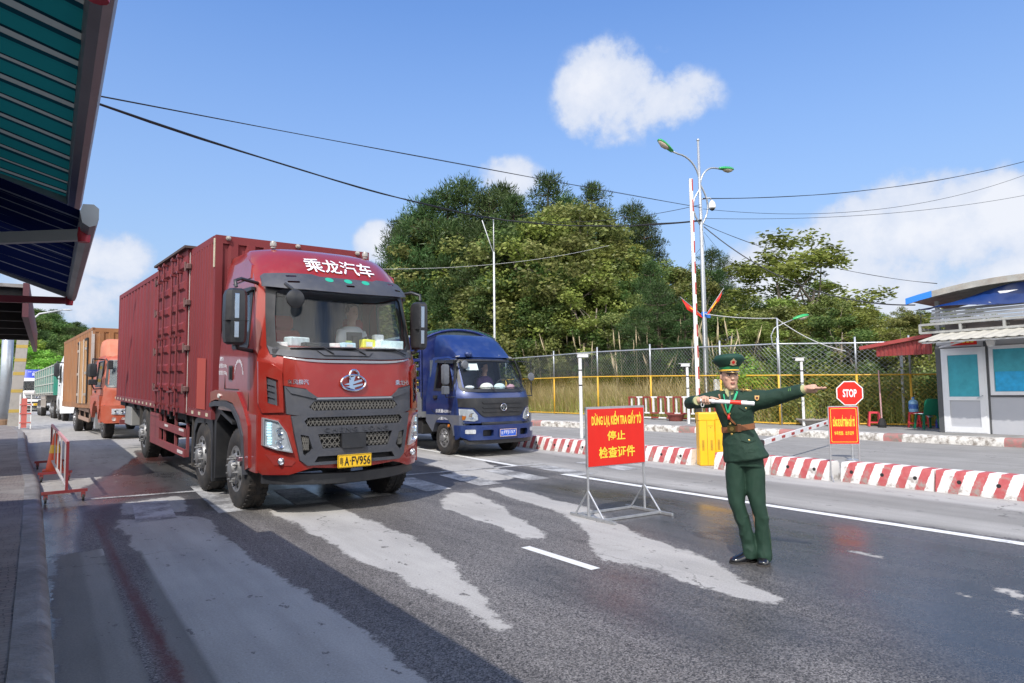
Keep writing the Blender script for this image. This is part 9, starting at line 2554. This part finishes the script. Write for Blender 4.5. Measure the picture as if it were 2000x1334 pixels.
 m.poly(circ(.105, 1.406, .011, 10), lambda u, v, d: (u, (sp(jbv, u, v) or Vector((0, -.12, 0))).y - .002 - d, v), off=.005, thick=.002); m.build('shoulder_patch', [mat('patch_orange', (.62, .36, .12), .7), mat('patch_dark', (.1, .03, .02), .7)], jk)
 d = (Vector(WL) - Vector(EL_)).normalized()
 def band(c, d, r_, w, mt, nm):
  mm = MB(); mm.tube([c - d * w / 2, c + d * w / 2], r_, 18, cap=False); mm.build(nm, mt, jk)
 for k in (.42, .50): band(Vector(EL_) + d * (Vector(WL) - Vector(EL_)).length * k, d, .0605 - .006 * k * 2, .004, lime, 'sleeve_stripe')
 m = MB(); m.tube([Vector(WL) - d * .025, Vector(WL) + d * .008], [.040, .036], 16); m.build('shirt_cuff', khaki, t)
 d = (Vector(WR) - Vector(ER)).normalized(); m = MB(); m.tube([Vector(WR) - d * .035, Vector(WR) + d * .004], [.042, .037], 16); m.build('shirt_cuff', khaki, t)
 for (pts, lb) in (([(.045, .05), (-.03, .0), (-.09, -.045), (-.155, -.085)], 0), ([(.120, .07), (.112, .0), (.106, -.07), (.100, -.135)], 1)):
  A = Vector((*pts[0], 0)); Z = Vector((*pts[-1], 0)); dd = (Z - A).normalized(); nn = Vector((-dd.y, dd.x, 0)); rings = []
  L_ = (Z - A).length
  for q, w, h in ((0, .022, .05), (.03, .036, .085), (.2, .042, .105), (.42, .046, .100), (.62, .052, .076), (.82, .050, .060), (.95, .038, .046), (1.0, .020, .030)):
   c = A + dd * L_ * q; r_ = []
   for k in range(14):
    a = 2 * PI * k / 14; r_.append(c + nn * math.cos(a) * w + Vector((0, 0, .012 + max(0, math.sin(a)) ** .8 * (h - .012) if math.sin(a) > 0 else .012)))
   rings.append(r_)
  m = MB(); m.loft(rings); sh = m.build('shoe', blackl, t, smooth=True)
  m = MB(); rings = []
  for q, w in ((0, .026), (.05, .040), (.25, .044), (.4, .042), (.62, .055), (.82, .053), (.95, .041), (1.02, .02)):
   c = A + dd * L_ * q; rings.append([c + nn * w + Vector((0, 0, .0)), c - nn * w, c - nn * w + Vector((0, 0, .016)), c + nn * w + Vector((0, 0, .016))])
  m.loft(rings); m.build('sole', rubber, sh)
 cap = MB()
 def cp(x, y, z): return (HX + x * math.cos(ha) - y * math.sin(ha), HY + x * math.sin(ha) + y * math.cos(ha), HZ + z + .006)
 def cr(rx, ry, z, cy=0, tl=0): return [cp(p[0], p[1], p[2] + tl * p[1]) for p in oring(0, cy, z, rx, ry, 32, p=2.05)]
 cap.loft([cr(.082, .102, .070, .004), cr(.098, .118, .086, .004, -.05), cr(.124, .142, .114, .006, -.12), cr(.133, .152, .130, .008, -.14), cr(.130, .149, .144, .008, -.14), cr(.110, .125, .170, .01, -.12), cr(.06, .07, .178, .012, -.12), cr(.01, .01, .180, .012, -.12)])
 cb = cap.build('cap', mat('cap_green', (.006, .045, .028), .75, bump=.2, bs=200), t, smooth=True)
 m = MB(); m.loft([cr(.0785, .1015, .038, .004), cr(.0805, .1035, .060, .004), cr(.0835, .105, .074, .004)], cap=False); m.build('cap_band', mat('cap_band_green', (.012, .17, .06), .6), cb, smooth=True)
 m = MB(); m.loft([cr(.0800, .1030, .034, .004), cr(.0830, .1060, .036, .004), cr(.0830, .1060, .047, .004), cr(.0805, .1035, .049, .004)], cap=False); m.build('gold_cord', mat('gold_cord', (.72, .42, .04), .5), cb, smooth=True)
 m = MB(); v1 = []; v2 = []; v3 = []
 for k in range(17):
  a = R(200 + 140 * k / 16); x, y = math.cos(a), math.sin(a)
  v1.append(cp(x * .079, y * .101 + .004, .040)); k_ = max(0, -y) ** 1.2
  v2.append(cp(x * (.081 + .006 * k_), y * (.103 + .040 * k_) + .004, .040 - .018 * k_)); v3.append(cp(x * (.079 + .006 * k_), y * (.101 + .039 * k_) + .004, .036 - .018 * k_))
 m.loft([v1, v2, v3, [(p[0], p[1], p[2] - .004) for p in v1]], closed=False); m.build('cap_peak', blackl, cb, smooth=True)
 m = MB(); m.tube(v2, .0022, 5); m.build('peak_edge', gold, cb)
 f = lambda u, v, d: cp(u, -.108 - .028 * max(0, (v - .08)) / .06 - d, v)
 m = MB(); m.poly([(-.030, .088), (-.022, .098), (-.026, .118), (-.012, .128), (0, .142), (.012, .128), (.026, .118), (.022, .098), (.030, .088), (0, .080)], f, off=.010, thick=.006); bd_ = m.build('cap_badge', mat('badge_gold', (.75, .58, .36), .35, .5), cb)
 m = MB(); m.poly(circ(0, .108, .013, 14), f, off=.013, thick=.004); m.build('badge_disc', mat('badge_red', (.6, .02, .02), .35), bd_)
 b = empty('traffic_baton', (5.02, 3.81, 0), -.9216, 'white traffic baton with a red band held level in the right hand of the officer', 'baton')
 m = MB(); m.tube([B0, B0 + bd * .09, B0 + bd * .095, B0 + bd * .115, B0 + bd * .12], [.013, .014, .021, .021, .0165], 14); m.tube([B0 + bd * .12, B1 - bd * .006, B1], [.0165, .0175, .014], 14); m.build('baton_body', mat('baton_white', (.78, .78, .78), .4), b, smooth=False, auto=40)
 m = MB(); m.tube([B0 + bd * .245, B0 + bd * .335], .0182, 14, cap=False); m.build('red_band', mat('baton_red', (.75, .04, .02), .4), b, smooth=True)
 m = MB(); m.tube([B0 + Vector((.012 * math.cos(a) + .018, -.005, -.038 + .018 * math.sin(a))) for a in [2 * PI * k / 16 for k in range(17)]], .0028, 5); m.build('wrist_ring', white_pt, b)
officer()
